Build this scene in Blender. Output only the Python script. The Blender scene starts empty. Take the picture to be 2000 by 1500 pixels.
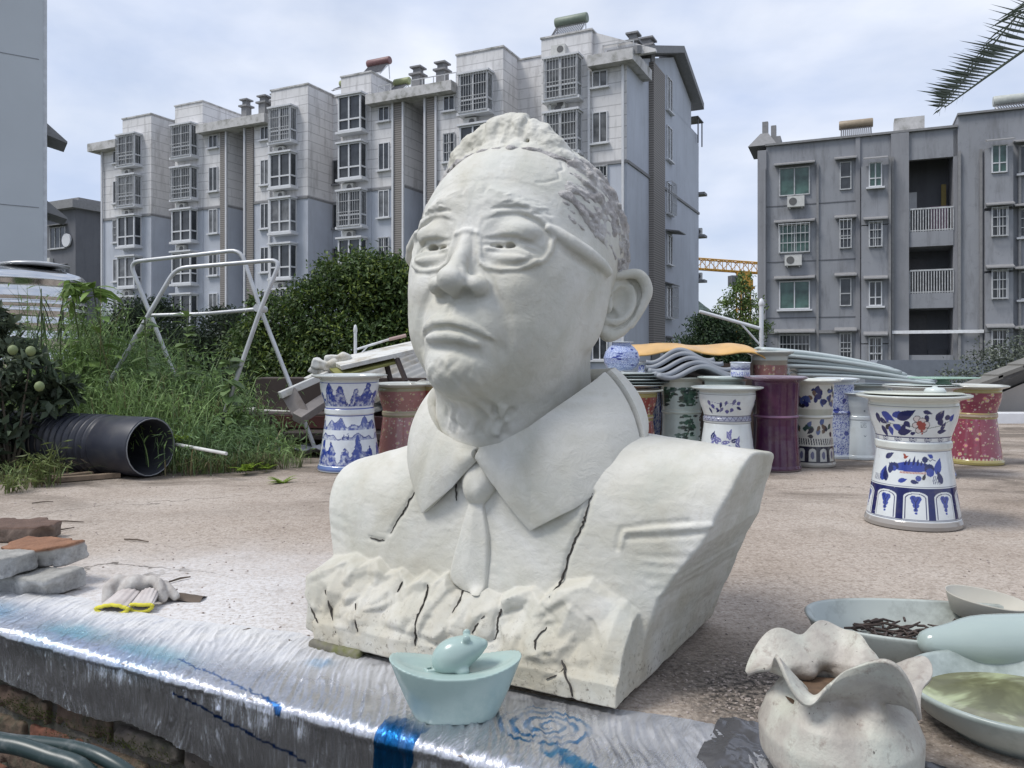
import bpy, math, random
import numpy as np
from mathutils import Vector, Matrix, noise as mn

random.seed(7)
RNG = np.random.default_rng(7)
SC = bpy.context.scene
COL = SC.collection
R = math.radians

# ---------------------------------------------------------------- camera
cam_d = bpy.data.cameras.new("camera")
cam = bpy.data.objects.new("camera", cam_d)
COL.objects.link(cam)
CAM_H = 0.73
cam.location = (0, 0, CAM_H)
cam.rotation_euler = (R(90), 0, 0)
cam_d.sensor_width = 36.0
cam_d.lens = 36.0 * 1550 / 2000
cam_d.shift_y = -50 / 2000
cam_d.clip_start = 0.02
cam_d.clip_end = 3000
SC.camera = cam

# ---------------------------------------------------------------- sky
SUN_EL, SUN_AZ = 58.0, -108.0      # azimuth measured from +Y (view direction) towards +X
world = bpy.data.worlds.new("World")
SC.world = world
world.use_nodes = True
wn, wl = world.node_tree.nodes, world.node_tree.links
wn.clear()
out = wn.new("ShaderNodeOutputWorld")
bg = wn.new("ShaderNodeBackground")
sky = wn.new("ShaderNodeTexSky")
sky.sky_type = 'NISHITA'
sky.sun_disc = False
sky.sun_elevation = R(SUN_EL)
sky.sun_rotation = R(SUN_AZ)
sky.air_density = 1.0
sky.dust_density = 1.5
tc = wn.new("ShaderNodeTexCoord")
mp = wn.new("ShaderNodeMapping"); mp.inputs['Scale'].default_value = (1.0, 1.0, 2.6)
nz = wn.new("ShaderNodeTexNoise"); nz.inputs['Scale'].default_value = 2.3; nz.inputs['Detail'].default_value = 7; nz.inputs['Roughness'].default_value = 0.55; nz.inputs['Distortion'].default_value = 0.6
cr = wn.new("ShaderNodeValToRGB")
cr.color_ramp.elements[0].position = 0.30; cr.color_ramp.elements[0].color = (0.66, 0.66, 0.66, 1)
cr.color_ramp.elements[1].position = 0.62; cr.color_ramp.elements[1].color = (1, 1, 1, 1)
nz2 = wn.new("ShaderNodeTexNoise"); nz2.inputs['Scale'].default_value = 3.4; nz2.inputs['Detail'].default_value = 6; nz2.inputs['Roughness'].default_value = 0.5
cr2 = wn.new("ShaderNodeValToRGB")
cr2.color_ramp.elements[0].position = 0.32; cr2.color_ramp.elements[0].color = (4.5, 5.25, 6.9, 1)
cr2.color_ramp.elements[1].position = 0.72; cr2.color_ramp.elements[1].color = (7.2, 7.5, 8.2, 1)
mix = wn.new("ShaderNodeMix"); mix.data_type = 'RGBA'
wl.new(tc.outputs['Generated'], mp.inputs['Vector'])
wl.new(mp.outputs['Vector'], nz.inputs['Vector']); wl.new(mp.outputs['Vector'], nz2.inputs['Vector'])
wl.new(nz.outputs['Fac'], cr.inputs['Fac']); wl.new(nz2.outputs['Fac'], cr2.inputs['Fac'])
wl.new(cr.outputs['Color'], mix.inputs['Factor'])
wl.new(sky.outputs['Color'], mix.inputs['A']); wl.new(cr2.outputs['Color'], mix.inputs['B'])
wl.new(mix.outputs['Result'], bg.inputs['Color'])
bg.inputs['Strength'].default_value = 0.104
wl.new(bg.outputs['Background'], out.inputs['Surface'])

sun_d = bpy.data.lights.new("sun", 'SUN')
sun_d.energy = 2.0
sun_d.angle = R(18)
sun_d.color = (1.0, 0.965, 0.91)
sun = bpy.data.objects.new("sun", sun_d)
COL.objects.link(sun)
_sd = Vector((math.sin(R(SUN_AZ)) * math.cos(R(SUN_EL)), math.cos(R(SUN_AZ)) * math.cos(R(SUN_EL)), math.sin(R(SUN_EL))))
sun.rotation_euler = _sd.to_track_quat('Z', 'Y').to_euler()
sun.location = (0, 0, 30)

SC.view_settings.view_transform = 'Standard'
SC.view_settings.look = 'None'
SC.view_settings.exposure = 0.38
SC.view_settings.gamma = 1.0
SC.view_settings.use_curve_mapping = False
SC.cycles.max_bounces = 6
SC.cycles.diffuse_bounces = 3
SC.cycles.glossy_bounces = 3
SC.cycles.transparent_max_bounces = 8

# ---------------------------------------------------------------- helpers
def W(u, v, d):
    """point of the place seen in direction (u, v) at distance d in front of the camera"""
    return Vector(((u - 1000) / 1550 * d, d, CAM_H - (v - 700) / 1550 * d))

def GZ(v, z=0.0):
    return (CAM_H - z) * 1550 / (v - 700)

def tag(o, label=None, cat=None, group=None, kind=None):
    if label: o['label'] = label
    if cat: o['category'] = cat
    if group: o['group'] = group
    if kind: o['kind'] = kind
    return o

def empty(name, loc=(0, 0, 0), rz=0.0, label=None, cat=None, group=None, rot=None):
    o = bpy.data.objects.new(name, None)
    COL.objects.link(o)
    o.location = loc
    o.rotation_euler = rot if rot is not None else (0, 0, rz)
    o.empty_display_size = 0.1
    tag(o, label, cat, group)
    return o

def link_mesh(name, me, parent=None, mat=None):
    o = bpy.data.objects.new(name, me)
    COL.objects.link(o)
    if parent is not None: o.parent = parent
    if mat is not None and not me.materials: me.materials.append(mat)
    return o

def np_mesh(name, V, F, mat, parent=None, smooth=True, colors=None):
    """V (n,3), F (m,3|4) arrays -> one mesh object"""
    V = np.asarray(V, dtype=np.float32); F = np.asarray(F, dtype=np.int32)
    me = bpy.data.meshes.new(name)
    k = F.shape[1]
    me.vertices.add(len(V)); me.vertices.foreach_set('co', V.ravel())
    me.loops.add(F.size); me.loops.foreach_set('vertex_index', F.ravel())
    me.polygons.add(len(F))
    me.polygons.foreach_set('loop_start', np.arange(0, F.size, k, dtype=np.int32))
    me.update(calc_edges=True)
    if smooth: me.shade_smooth()
    if colors is not None:
        at = me.color_attributes.new("paint", 'FLOAT_COLOR', 'POINT')
        c = np.ones((len(V), 4), dtype=np.float32); c[:, :3] = colors
        at.data.foreach_set('color', c.ravel())
    return link_mesh(name, me, parent, mat)

class MB:
    """collects simple shapes, links them as one mesh"""
    def __init__(s): s.v = []; s.f = []; s.sm = []
    def _add(s, vs, fs, smooth=False):
        b = len(s.v); s.v += [tuple(p) for p in vs]
        s.f += [tuple(i + b for i in f) for f in fs]; s.sm += [smooth] * len(fs)
    def box(s, c, d, rz=0.0, M=None):
        x, y, z = d[0] / 2, d[1] / 2, d[2] / 2
        vs = [Vector((a, b, e)) for a in (-x, x) for b in (-y, y) for e in (-z, z)]
        if rz: vs = [Matrix.Rotation(rz, 3, 'Z') @ p for p in vs]
        if M is not None: vs = [M @ p for p in vs]
        vs = [p + Vector(c) for p in vs]
        s._add(vs, [(0, 1, 3, 2), (4, 6, 7, 5), (0, 4, 5, 1), (2, 3, 7, 6), (0, 2, 6, 4), (1, 5, 7, 3)])
        return s
    def hexa(s, bot, top):
        """prism between two 4-corner loops"""
        s._add(list(bot) + list(top), [(3, 2, 1, 0), (4, 5, 6, 7), (0, 1, 5, 4), (1, 2, 6, 5), (2, 3, 7, 6), (3, 0, 4, 7)])
        return s
    def tube(s, pts, r, n=8, cap=True, smooth=True):
        pts = [Vector(p) for p in pts]; rs = r if isinstance(r, (list, tuple)) else [r] * len(pts)
        vs, fs = [], []
        up = Vector((0, 0, 1))
        t0 = (pts[1] - pts[0]).normalized()
        if abs(t0.dot(up)) > .9: up = Vector((1, 0, 0))
        a = t0.cross(up).normalized()
        for i, p in enumerate(pts):
            t = (pts[min(i + 1, len(pts) - 1)] - pts[max(i - 1, 0)]).normalized()
            a = (a - t * a.dot(t)).normalized(); b = t.cross(a)
            for k in range(n):
                w = 2 * math.pi * k / n
                vs.append(p + (a * math.cos(w) + b * math.sin(w)) * rs[i])
        for i in range(len(pts) - 1):
            for k in range(n):
                fs.append((i * n + k, i * n + (k + 1) % n, (i + 1) * n + (k + 1) % n, (i + 1) * n + k))
        s._add(vs, fs, smooth)
        if cap:
            s._add(vs[:n], [tuple(range(n))[::-1]]); s._add(vs[-n:], [tuple(range(n))])
        return s
    def lathe(s, prof, n=32, c=(0, 0, 0), smooth=True, sq=None):
        vs, fs = [], []
        m = len(prof)
        for (r, z) in prof:
            for k in range(n):
                w = 2 * math.pi * k / n
                vs.append((c[0] + r * math.cos(w), c[1] + r * math.sin(w), c[2] + z))
        for i in range(m - 1):
            for k in range(n):
                fs.append((i * n + k, i * n + (k + 1) % n, (i + 1) * n + (k + 1) % n, (i + 1) * n + k))
        s._add(vs, fs, smooth); return s
    def quad(s, *p): s._add(p, [tuple(range(len(p)))]); return s
    def sheet(s, grid, smooth=True):
        """grid: list of rows of points"""
        n = len(grid[0]); vs = [p for row in grid for p in row]
        fs = [(i * n + k, i * n + k + 1, (i + 1) * n + k + 1, (i + 1) * n + k) for i in range(len(grid) - 1) for k in range(n - 1)]
        s._add(vs, fs, smooth); return s
    def mesh(s, name, mat):
        me = bpy.data.meshes.new(name); me.from_pydata(s.v, [], s.f)
        me.polygons.foreach_set('use_smooth', s.sm)
        if mat is not None: me.materials.append(mat)
        me.update(); return me
    def build(s, name, mat, parent=None):
        return link_mesh(name, s.mesh(name, mat), parent)

def bevel(o, w=0.004, seg=2):
    m = o.modifiers.new("bevel", 'BEVEL'); m.width = w; m.segments = seg; m.limit_method = 'ANGLE'
    return o

# ---------------------------------------------------------------- materials
def new_mat(name):
    m = bpy.data.materials.new(name); m.use_nodes = True
    nt = m.node_tree; b = nt.nodes['Principled BSDF']
    return m, nt, b

def N(nt, t, **kw):
    n = nt.nodes.new(t)
    for k, v in kw.items():
        if k in n.inputs.keys(): n.inputs[k].default_value = v
        else: setattr(n, k, v)
    return n

def ramp(nt, fac, stops, interp='LINEAR'):
    r = nt.nodes.new('ShaderNodeValToRGB'); cr = r.color_ramp; cr.interpolation = interp
    while len(cr.elements) > 1: cr.elements.remove(cr.elements[0])
    cr.elements[0].position = stops[0][0]; cr.elements[0].color = (*stops[0][1], 1)
    for p, c in stops[1:]:
        e = cr.elements.new(p); e.color = (*c, 1)
    nt.links.new(fac, r.inputs['Fac'])
    return r.outputs['Color']

def mixc(nt, fac, a, b, blend='MIX'):
    m = nt.nodes.new('ShaderNodeMix'); m.data_type = 'RGBA'; m.blend_type = blend
    for k, v in (('Factor', fac), ('A', a), ('B', b)):
        if hasattr(v, 'links') or hasattr(v, 'is_linked'): nt.links.new(v, m.inputs[k])
        elif k == 'Factor': m.inputs[k].default_value = v
        else: m.inputs[k].default_value = (*v, 1)
    return m.outputs['Result']

def noisef(nt, scale, detail=4, rough=.55, vec=None, dist=0.0, coord='Object', vscale=None):
    n = nt.nodes.new('ShaderNodeTexNoise')
    n.inputs['Scale'].default_value = scale; n.inputs['Detail'].default_value = detail
    n.inputs['Roughness'].default_value = rough; n.inputs['Distortion'].default_value = dist
    if vec is None:
        t = nt.nodes.new('ShaderNodeTexCoord'); vec = t.outputs[coord]
    if vscale:
        m = nt.nodes.new('ShaderNodeMapping'); m.inputs['Scale'].default_value = vscale
        nt.links.new(vec, m.inputs['Vector']); vec = m.outputs['Vector']
    nt.links.new(vec, n.inputs['Vector'])
    return n.outputs['Fac']

def bump(nt, b, h, strength=.3, dist=.01, prev=None):
    n = nt.nodes.new('ShaderNodeBump'); n.inputs['Strength'].default_value = strength; n.inputs['Distance'].default_value = dist
    nt.links.new(h, n.inputs['Height'])
    if prev is not None: nt.links.new(prev, n.inputs['Normal'])
    nt.links.new(n.outputs['Normal'], b.inputs['Normal'])
    return n.outputs['Normal']

def mat_basic(name, col, rough=.7, metal=0.0, var=.12, scale=6, bmp=.0, bscale=40, bdist=.004, coord='Object', dirt=None, spec=.5, dscale=2.5):
    """base colour with broad tonal variation, optional grain relief and dirt blotches"""
    m, nt, b = new_mat(name)
    lo = tuple(c * (1 - var) for c in col); hi = tuple(min(1, c * (1 + var)) for c in col)
    c = ramp(nt, noisef(nt, scale, 5, coord=coord), [(.3, lo), (.7, hi)])
    if dirt:
        c = mixc(nt, ramp(nt, noisef(nt, dscale, 8, .7, coord=coord), [(.48, (0, 0, 0)), (.68, (1, 1, 1))]), c, dirt)
    nt.links.new(c, b.inputs['Base Color'])
    b.inputs['Roughness'].default_value = rough; b.inputs['Metallic'].default_value = metal
    b.inputs['Specular IOR Level'].default_value = spec
    if bmp: bump(nt, b, noisef(nt, bscale, 6, .6, coord=coord), bmp, bdist)
    return m

def mat_paint(name, rough=.18, spec=.5, coat=.3, dirty=.0):
    """colours come from the painted print stored on the pot"""
    m, nt, b = new_mat(name)
    a = nt.nodes.new('ShaderNodeVertexColor'); a.layer_name = 'paint'
    c = a.outputs['Color']
    if dirty: c = mixc(nt, ramp(nt, noisef(nt, 9, 8, .7), [(.5, (0, 0, 0)), (.75, (dirty,) * 3)]), c, (.22, .18, .13))
    nt.links.new(c, b.inputs['Base Color'])
    b.inputs['Roughness'].default_value = rough; b.inputs['Specular IOR Level'].default_value = spec
    b.inputs['Coat Weight'].default_value = coat; b.inputs['Coat Roughness'].default_value = .08
    return m
# ---------------------------------------------------------------- sculpting volume
class Vol:
    """signed distance volume: shapes are blended in and cut out, strokes push the surface in or out"""
    def __init__(s, lo, hi, h):
        s.lo = np.array(lo, np.float32); s.h = h
        s.n = [int(math.ceil((hi[i] - lo[i]) / h)) + 1 for i in range(3)]
        s.ax = [(s.lo[i] + np.arange(s.n[i], dtype=np.float32) * h).astype(np.float32) for i in range(3)]
        s.f = np.full(s.n, 0.5, np.float32)
    def sub(s, lo, hi, pad):
        sl = []
        for i in range(3):
            a = max(0, int((lo[i] - pad - s.lo[i]) / s.h)); b = min(s.n[i], int((hi[i] + pad - s.lo[i]) / s.h) + 2)
            if b <= a: return None, None
            sl.append(slice(a, b))
        X = s.ax[0][sl[0]][:, None, None]; Y = s.ax[1][sl[1]][None, :, None]; Z = s.ax[2][sl[2]][None, None, :]
        return tuple(sl), (X, Y, Z)
    def add(s, d, sl, k):
        a = s.f[sl]
        if k > 0:
            h = np.maximum(k - np.abs(a - d), 0) / k
            s.f[sl] = np.minimum(a, d) - h * h * k * .25
        else: s.f[sl] = np.minimum(a, d)
    def cut(s, d, sl, k):
        a = s.f[sl]; d = -d
        if k > 0:
            h = np.maximum(k - np.abs(a - d), 0) / k
            s.f[sl] = np.maximum(a, d) + h * h * k * .25
        else: s.f[sl] = np.maximum(a, d)
    # shapes
    def ell(s, c, r, k=.02, rot=None, cut=False):
        m = max(r); sl, g = s.sub([c[i] - m for i in range(3)], [c[i] + m for i in range(3)], k + 2 * s.h)
        if sl is None: return
        X, Y, Z = g[0] - c[0], g[1] - c[1], g[2] - c[2]
        if rot is not None:
            M = np.array(Matrix(rot).to_3x3().transposed() if not isinstance(rot, Matrix) else rot.to_3x3().transposed(), np.float32)
            X, Y, Z = (M[0, 0] * X + M[0, 1] * Y + M[0, 2] * Z, M[1, 0] * X + M[1, 1] * Y + M[1, 2] * Z, M[2, 0] * X + M[2, 1] * Y + M[2, 2] * Z)
        k0 = np.sqrt((X / r[0]) ** 2 + (Y / r[1]) ** 2 + (Z / r[2]) ** 2)
        k1 = np.sqrt((X / r[0] ** 2) ** 2 + (Y / r[1] ** 2) ** 2 + (Z / r[2] ** 2) ** 2) + 1e-6
        d = k0 * (k0 - 1) / k1
        (s.cut if cut else s.add)(d, sl, k)
    def ball(s, c, r, k=.02, cut=False): s.ell(c, (r, r, r), k, cut=cut)
    def _seg(s, g, a, b):
        ab = np.array(b, np.float32) - np.array(a, np.float32); L = float((ab ** 2).sum()) + 1e-9
        X, Y, Z = g[0] - a[0], g[1] - a[1], g[2] - a[2]
        t = np.clip((X * ab[0] + Y * ab[1] + Z * ab[2]) / L, 0, 1)
        return np.sqrt((X - ab[0] * t) ** 2 + (Y - ab[1] * t) ** 2 + (Z - ab[2] * t) ** 2), t
    def tube(s, pts, rs, k=.01, cut=False):
        if not isinstance(rs, (list, tuple)): rs = [rs] * len(pts)
        P = np.array(pts, np.float32); m = max(rs)
        sl, g = s.sub(P.min(0) - m, P.max(0) + m, k + 2 * s.h)
        if sl is None: return
        d = None
        for i in range(len(pts) - 1):
            q, t = s._seg(g, pts[i], pts[i + 1])
            q = q - (rs[i] * (1 - t) + rs[i + 1] * t)
            d = q if d is None else np.minimum(d, q)
        (s.cut if cut else s.add)(d, sl, k)
    def box(s, c, hf, rot, k, rnd=.004):
        m = float(np.linalg.norm(hf)); sl, g = s.sub([c[i] - m for i in range(3)], [c[i] + m for i in range(3)], k + 2 * s.h)
        if sl is None: return
        M = np.array(rot.to_3x3().transposed(), np.float32)
        X, Y, Z = g[0] - c[0], g[1] - c[1], g[2] - c[2]
        q = [np.abs(M[i, 0] * X + M[i, 1] * Y + M[i, 2] * Z) - (hf[i] - rnd) for i in range(3)]
        d = np.sqrt(np.maximum(q[0], 0) ** 2 + np.maximum(q[1], 0) ** 2 + np.maximum(q[2], 0) ** 2) + np.minimum(np.maximum(np.maximum(q[0], q[1]), q[2]), 0) - rnd
        s.add(d, sl, k)
    def stroke(s, pts, w, amp, front=None):
        """raise (amp > 0) or sink (amp < 0) the surface along a line; w, amp may vary along it"""
        for i in range(len(pts) - 1):
            pass
        P = np.array(pts, np.float32)
        ws = w if isinstance(w, (list, tuple)) else [w] * len(pts)
        am = amp if isinstance(amp, (list, tuple)) else [amp] * len(pts)
        m = max(ws) * 2.6
        # short pieces keep the boxes small
        best = {}
        sl, g = s.sub(P.min(0), P.max(0), m)
        if sl is None: return
        D = np.full(s.f[sl].shape, 1e3, np.float32); A = np.zeros_like(D)
        o = [sl[i].start for i in range(3)]
        for i in range(len(pts) - 1):
            lo = np.minimum(P[i], P[i + 1]); hi = np.maximum(P[i], P[i + 1])
            s2, g2 = s.sub(lo, hi, m)
            if s2 is None: continue
            loc = tuple(slice(s2[j].start - o[j], s2[j].stop - o[j]) for j in range(3))
            q, t = s._seg(g2, pts[i], pts[i + 1])
            q = q / (ws[i] * (1 - t) + ws[i + 1] * t)
            a = am[i] * (1 - t) + am[i + 1] * t
            dd = D[loc]; mk = q < dd
            D[loc] = np.where(mk, q, dd); A[loc] = np.where(mk, a, A[loc])
        s.f[sl] -= A * np.exp(-D * D)
    def brush(s, c, w, amp, rot=None):
        sl, g = s.sub([c[i] - 2.4 * max(w) for i in range(3)], [c[i] + 2.4 * max(w) for i in range(3)], 0)
        if sl is None: return
        X, Y, Z = g[0] - c[0], g[1] - c[1], g[2] - c[2]
        if rot is not None:
            M = np.array(rot.to_3x3().transposed(), np.float32)
            X, Y, Z = (M[0, 0] * X + M[0, 1] * Y + M[0, 2] * Z, M[1, 0] * X + M[1, 1] * Y + M[1, 2] * Z, M[2, 0] * X + M[2, 1] * Y + M[2, 2] * Z)
        s.f[sl] -= amp * np.exp(-((X / w[0]) ** 2 + (Y / w[1]) ** 2 + (Z / w[2]) ** 2))
    def front(s, x, z, ymax=0.1):
        """depth (along y) of the first surface met from the front at (x, z)"""
        i = int(round((x - s.lo[0]) / s.h)); k = int(round((z - s.lo[2]) / s.h))
        i = min(max(i, 0), s.n[0] - 1); k = min(max(k, 0), s.n[2] - 1)
        c = s.f[i, :, k]; j = np.argmax(c < 0)
        if j == 0: return 0.0
        t = c[j - 1] / (c[j - 1] - c[j])
        return float(s.lo[1] + (j - 1 + t) * s.h)
    def fs(s, pts, w, amp, dy=0.0):
        """stroke given as (x, z) points, laid onto the front of the form"""
        if len(pts[0]) == 3: pts = [(p[0], p[2]) for p in pts]
        q = []
        for a, b in zip(pts[:-1], pts[1:]): q += [a, ((a[0] + b[0]) / 2, (a[1] + b[1]) / 2)]
        q.append(pts[-1])
        def dbl(l):
            if not isinstance(l, (list, tuple)): return l
            o = []
            for a, b in zip(l[:-1], l[1:]): o += [a, (a + b) / 2]
            return o + [l[-1]]
        s.stroke([(x, s.front(x, z) + dy, z) for x, z in q], dbl(w), dbl(amp))
    def mesh(s):
        """surface nets"""
        f = s.f; S = f < 0
        nx, ny, nz = [n - 1 for n in s.n]
        c = np.zeros((nx, ny, nz), np.int8)
        for a in (0, 1):
            for b in (0, 1):
                for d in (0, 1): c += S[a:a + nx, b:b + ny, d:d + nz]
        act = (c > 0) & (c < 8)
        ids = np.full((nx, ny, nz), -1, np.int32); idx = np.argwhere(act); ids[act] = np.arange(len(idx))
        P = np.zeros((len(idx), 3), np.float32); C = np.zeros(len(idx), np.float32)
        corners = [(a, b, d) for a in (0, 1) for b in (0, 1) for d in (0, 1)]
        i0, i1, i2 = idx.T
        for ca in corners:
            for ax in range(3):
                if ca[ax]: continue
                cb = list(ca); cb[ax] = 1
                fa = f[i0 + ca[0], i1 + ca[1], i2 + ca[2]]; fb = f[i0 + cb[0], i1 + cb[1], i2 + cb[2]]
                m = (fa < 0) != (fb < 0)
                t = np.where(m, fa / np.where(m, fa - fb, 1), 0)
                p = np.zeros((len(idx), 3), np.float32) + np.array(ca, np.float32)
                p[:, ax] += t
                P += p * m[:, None]; C += m
        P = P / C[:, None] + idx
        V = P * s.h + s.lo
        faces = []
        for ax in range(3):
            b, d = (ax + 1) % 3, (ax + 2) % 3
            sa = [slice(None)] * 3; sb = [slice(None)] * 3
            sa[ax] = slice(0, -1); sb[ax] = slice(1, None)
            for q in (b, d): sa[q] = slice(1, -1); sb[q] = slice(1, -1)
            A = S[tuple(sa)]; B = S[tuple(sb)]
            e = np.argwhere(A != B); inside = A[A != B]
            off = np.zeros(3, int); off[b] = 1; off[d] = 1
            e = e + off
            def at(db, dd):
                q = e.copy(); q[:, b] += db; q[:, d] += dd
                return ids[q[:, 0], q[:, 1], q[:, 2]]
            Q = np.stack([at(-1, -1), at(0, -1), at(0, 0), at(-1, 0)], 1)
            Q[~inside] = Q[~inside][:, ::-1]
            faces.append(Q[(Q >= 0).all(1)])
        return V, np.concatenate(faces)

def vnoise(V, scale, seed=0, octaves=3):
    """cheap smooth value noise on an (n,3) array, about -1..1"""
    rng = np.random.default_rng(seed)
    out = np.zeros(len(V), np.float32); amp = 1.0; tot = 0
    T = rng.uniform(-1, 1, 32 ** 3).astype(np.float32).reshape(32, 32, 32)
    for o in range(octaves):
        q = V * scale * (2 ** o) + seed * 3.7 + o * 11.3
        i = np.floor(q).astype(int); t = q - i; t = t * t * (3 - 2 * t); i &= 31; j = (i + 1) & 31
        def g(a, b, c): return T[a, b, c]
        x0, y0, z0 = i.T; x1, y1, z1 = j.T; tx, ty, tz = t.T
        v = ((g(x0, y0, z0) * (1 - tx) + g(x1, y0, z0) * tx) * (1 - ty) + (g(x0, y1, z0) * (1 - tx) + g(x1, y1, z0) * tx) * ty) * (1 - tz) + \
            ((g(x0, y0, z1) * (1 - tx) + g(x1, y0, z1) * tx) * (1 - ty) + (g(x0, y1, z1) * (1 - tx) + g(x1, y1, z1) * tx) * ty) * tz
        out += v * amp; tot += amp; amp *= .5
    return out / tot
# ---------------------------------------------------------------- the bust
E1 = Vector((.874, -.486, 0)); E2 = Vector((.486, .874, 0))
BUST_O = Vector((-.141, 1.79, 0))
BUST_ROT = math.atan2(-.486, .874)
bust = empty('bust_statue', BUST_O, BUST_ROT, 'large cracked white clay bust of a man in glasses, collar and tie', 'statue')

m, nt, b = new_mat('unglazed_clay')
c1 = ramp(nt, noisef(nt, 3.2, 7, .62, dist=.5), [(.25, (.41, .385, .31)), (.40, (.53, .515, .445)), (.58, (.65, .64, .595)), (.78, (.70, .69, .66))])
c1 = mixc(nt, ramp(nt, noisef(nt, 4.5, 6, .65, dist=.3), [(.46, (0, 0, 0)), (.70, (.65, .65, .65))]), c1, (.47, .485, .435))
# yellowish stain low on the rocky foot, dusty grime specks near the ground
g_ = nt.nodes.new('ShaderNodeNewGeometry'); s_ = nt.nodes.new('ShaderNodeSeparateXYZ'); nt.links.new(g_.outputs['Position'], s_.inputs[0])
def lowmask(a_, b_, k):
    r_ = nt.nodes.new('ShaderNodeMapRange'); r_.interpolation_type = 'SMOOTHSTEP'; r_.inputs['From Min'].default_value = a_; r_.inputs['From Max'].default_value = b_; r_.inputs['To Min'].default_value = k; r_.inputs['To Max'].default_value = 0
    nt.links.new(s_.outputs['Z'], r_.inputs['Value']); return r_.outputs[0]
def mul(a_, b_):
    m_ = nt.nodes.new('ShaderNodeMath'); m_.operation = 'MULTIPLY'; nt.links.new(a_, m_.inputs[0]); nt.links.new(b_, m_.inputs[1]); return m_.outputs[0]
pos = nt.nodes.new('ShaderNodeMath'); pos.operation = 'GREATER_THAN'; pos.inputs[1].default_value = -.05; nt.links.new(s_.outputs['Z'], pos.inputs[0])
st_ = mul(mul(ramp(nt, noisef(nt, 7, 7, .65), [(.34, (0, 0, 0)), (.60, (.8, .8, .8))]), lowmask(.05, .30, 1.0)), pos.outputs[0])
c1 = mixc(nt, st_, c1, (.42, .38, .29))
gr_ = mul(mul(ramp(nt, noisef(nt, 70, 6, .75), [(.55, (0, 0, 0)), (.66, (1, 1, 1))]), lowmask(.0, .22, 1.0)), pos.outputs[0])
c1 = mixc(nt, gr_, c1, (.16, .14, .11))
c1 = mixc(nt, ramp(nt, noisef(nt, 26, 7, .75), [(.56, (0, 0, 0)), (.76, (.5, .5, .5))]), c1, (.44, .40, .33))
nt.links.new(c1, b.inputs['Base Color'])
b.inputs['Roughness'].default_value = .62; b.inputs['Specular IOR Level'].default_value = .35
n1 = bump(nt, b, noisef(nt, 26, 8, .66, dist=.5), .34, .012)
bump(nt, b, noisef(nt, 160, 4, .6), .12, .003, n1)
CLAY = m

m, nt, b = new_mat('dry_crumbling_clay')
c1 = ramp(nt, noisef(nt, 9, 8, .7, dist=.6), [(.28, (.27, .25, .245)), (.44, (.41, .39, .38)), (.56, (.52, .505, .49)), (.8, (.62, .61, .60))])
nt.links.new(c1, b.inputs['Base Color']); b.inputs['Roughness'].default_value = .8
n1 = bump(nt, b, noisef(nt, 22, 8, .7, dist=.8), .8, .016)
bump(nt, b, noisef(nt, 110, 5, .7), .4, .005, n1)
CLAYD = m

HEAD_M = Matrix.Translation((0, .318, .95)) @ Matrix.Rotation(R(3), 4, 'Z') @ Matrix.Rotation(R(-14), 4, 'X') @ Matrix.Rotation(R(2), 4, 'Y')
def base_head(v):
    v.ell((0, .03, .06), (.264, .290, .270), 0)
    v.ell((0, -.06, -.08), (.248, .205, .27), .08)
    v.ell((0, -.07, -.220), (.192, .175, .138), .07)
    v.ell((0, -.185, -.328), (.082, .080, .062), .08)
    v.tube([(0, .05, -.22), (0, .10, -.36), (0, .18, -.58)], [.195, .206, .190], .07)

def roughen(o, amps, seed=1):
    """uneven hand-worked surface: (scale, amplitude[, stretch]) layers along the normals"""
    me = o.data; n = len(me.vertices)
    V = np.empty(n * 3, np.float32); me.vertices.foreach_get('co', V); V = V.reshape(-1, 3)
    Nn = np.empty(n * 3, np.float32); me.vertex_normals.foreach_get('vector', Nn); Nn = Nn.reshape(-1, 3)
    d = np.zeros(n, np.float32)
    for i, a in enumerate(amps):
        q = V * np.array(a[2], np.float32) if len(a) > 2 else V
        w = vnoise(q, a[0], seed + i, 2)
        if len(a) > 3: w = w * a[3](V)
        d += w * a[1]
    V += Nn * d[:, None]
    me.vertices.foreach_set('co', V.ravel()); me.update()

def mir(l): return [(-x, y, z) for x, y, z in l]
def lift(l, dy=0, dx=0, dz=0): return [(x + dx, y + dy, z + dz) for x, y, z in l]

def on_skull(y, z, s=1, k=1.0):
    t = 1 - ((y - .03) / .290) ** 2 - ((z - .06) / .270) ** 2
    return (s * .264 * math.sqrt(max(t, .0)) * k, y, z)

GL = [(.031, -.024), (.027, .0), (.033, .016), (.052, .026), (.080, .035), (.107, .038), (.132, .037), (.157, .028), (.178, .012), (.187, -.010), (.185, -.04), (.176, -.065), (.165, -.077), (.150, -.088), (.127, -.098), (.095, -.103), (.063, -.100), (.047, -.090), (.041, -.072), (.035, -.045), (.031, -.024)]

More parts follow.
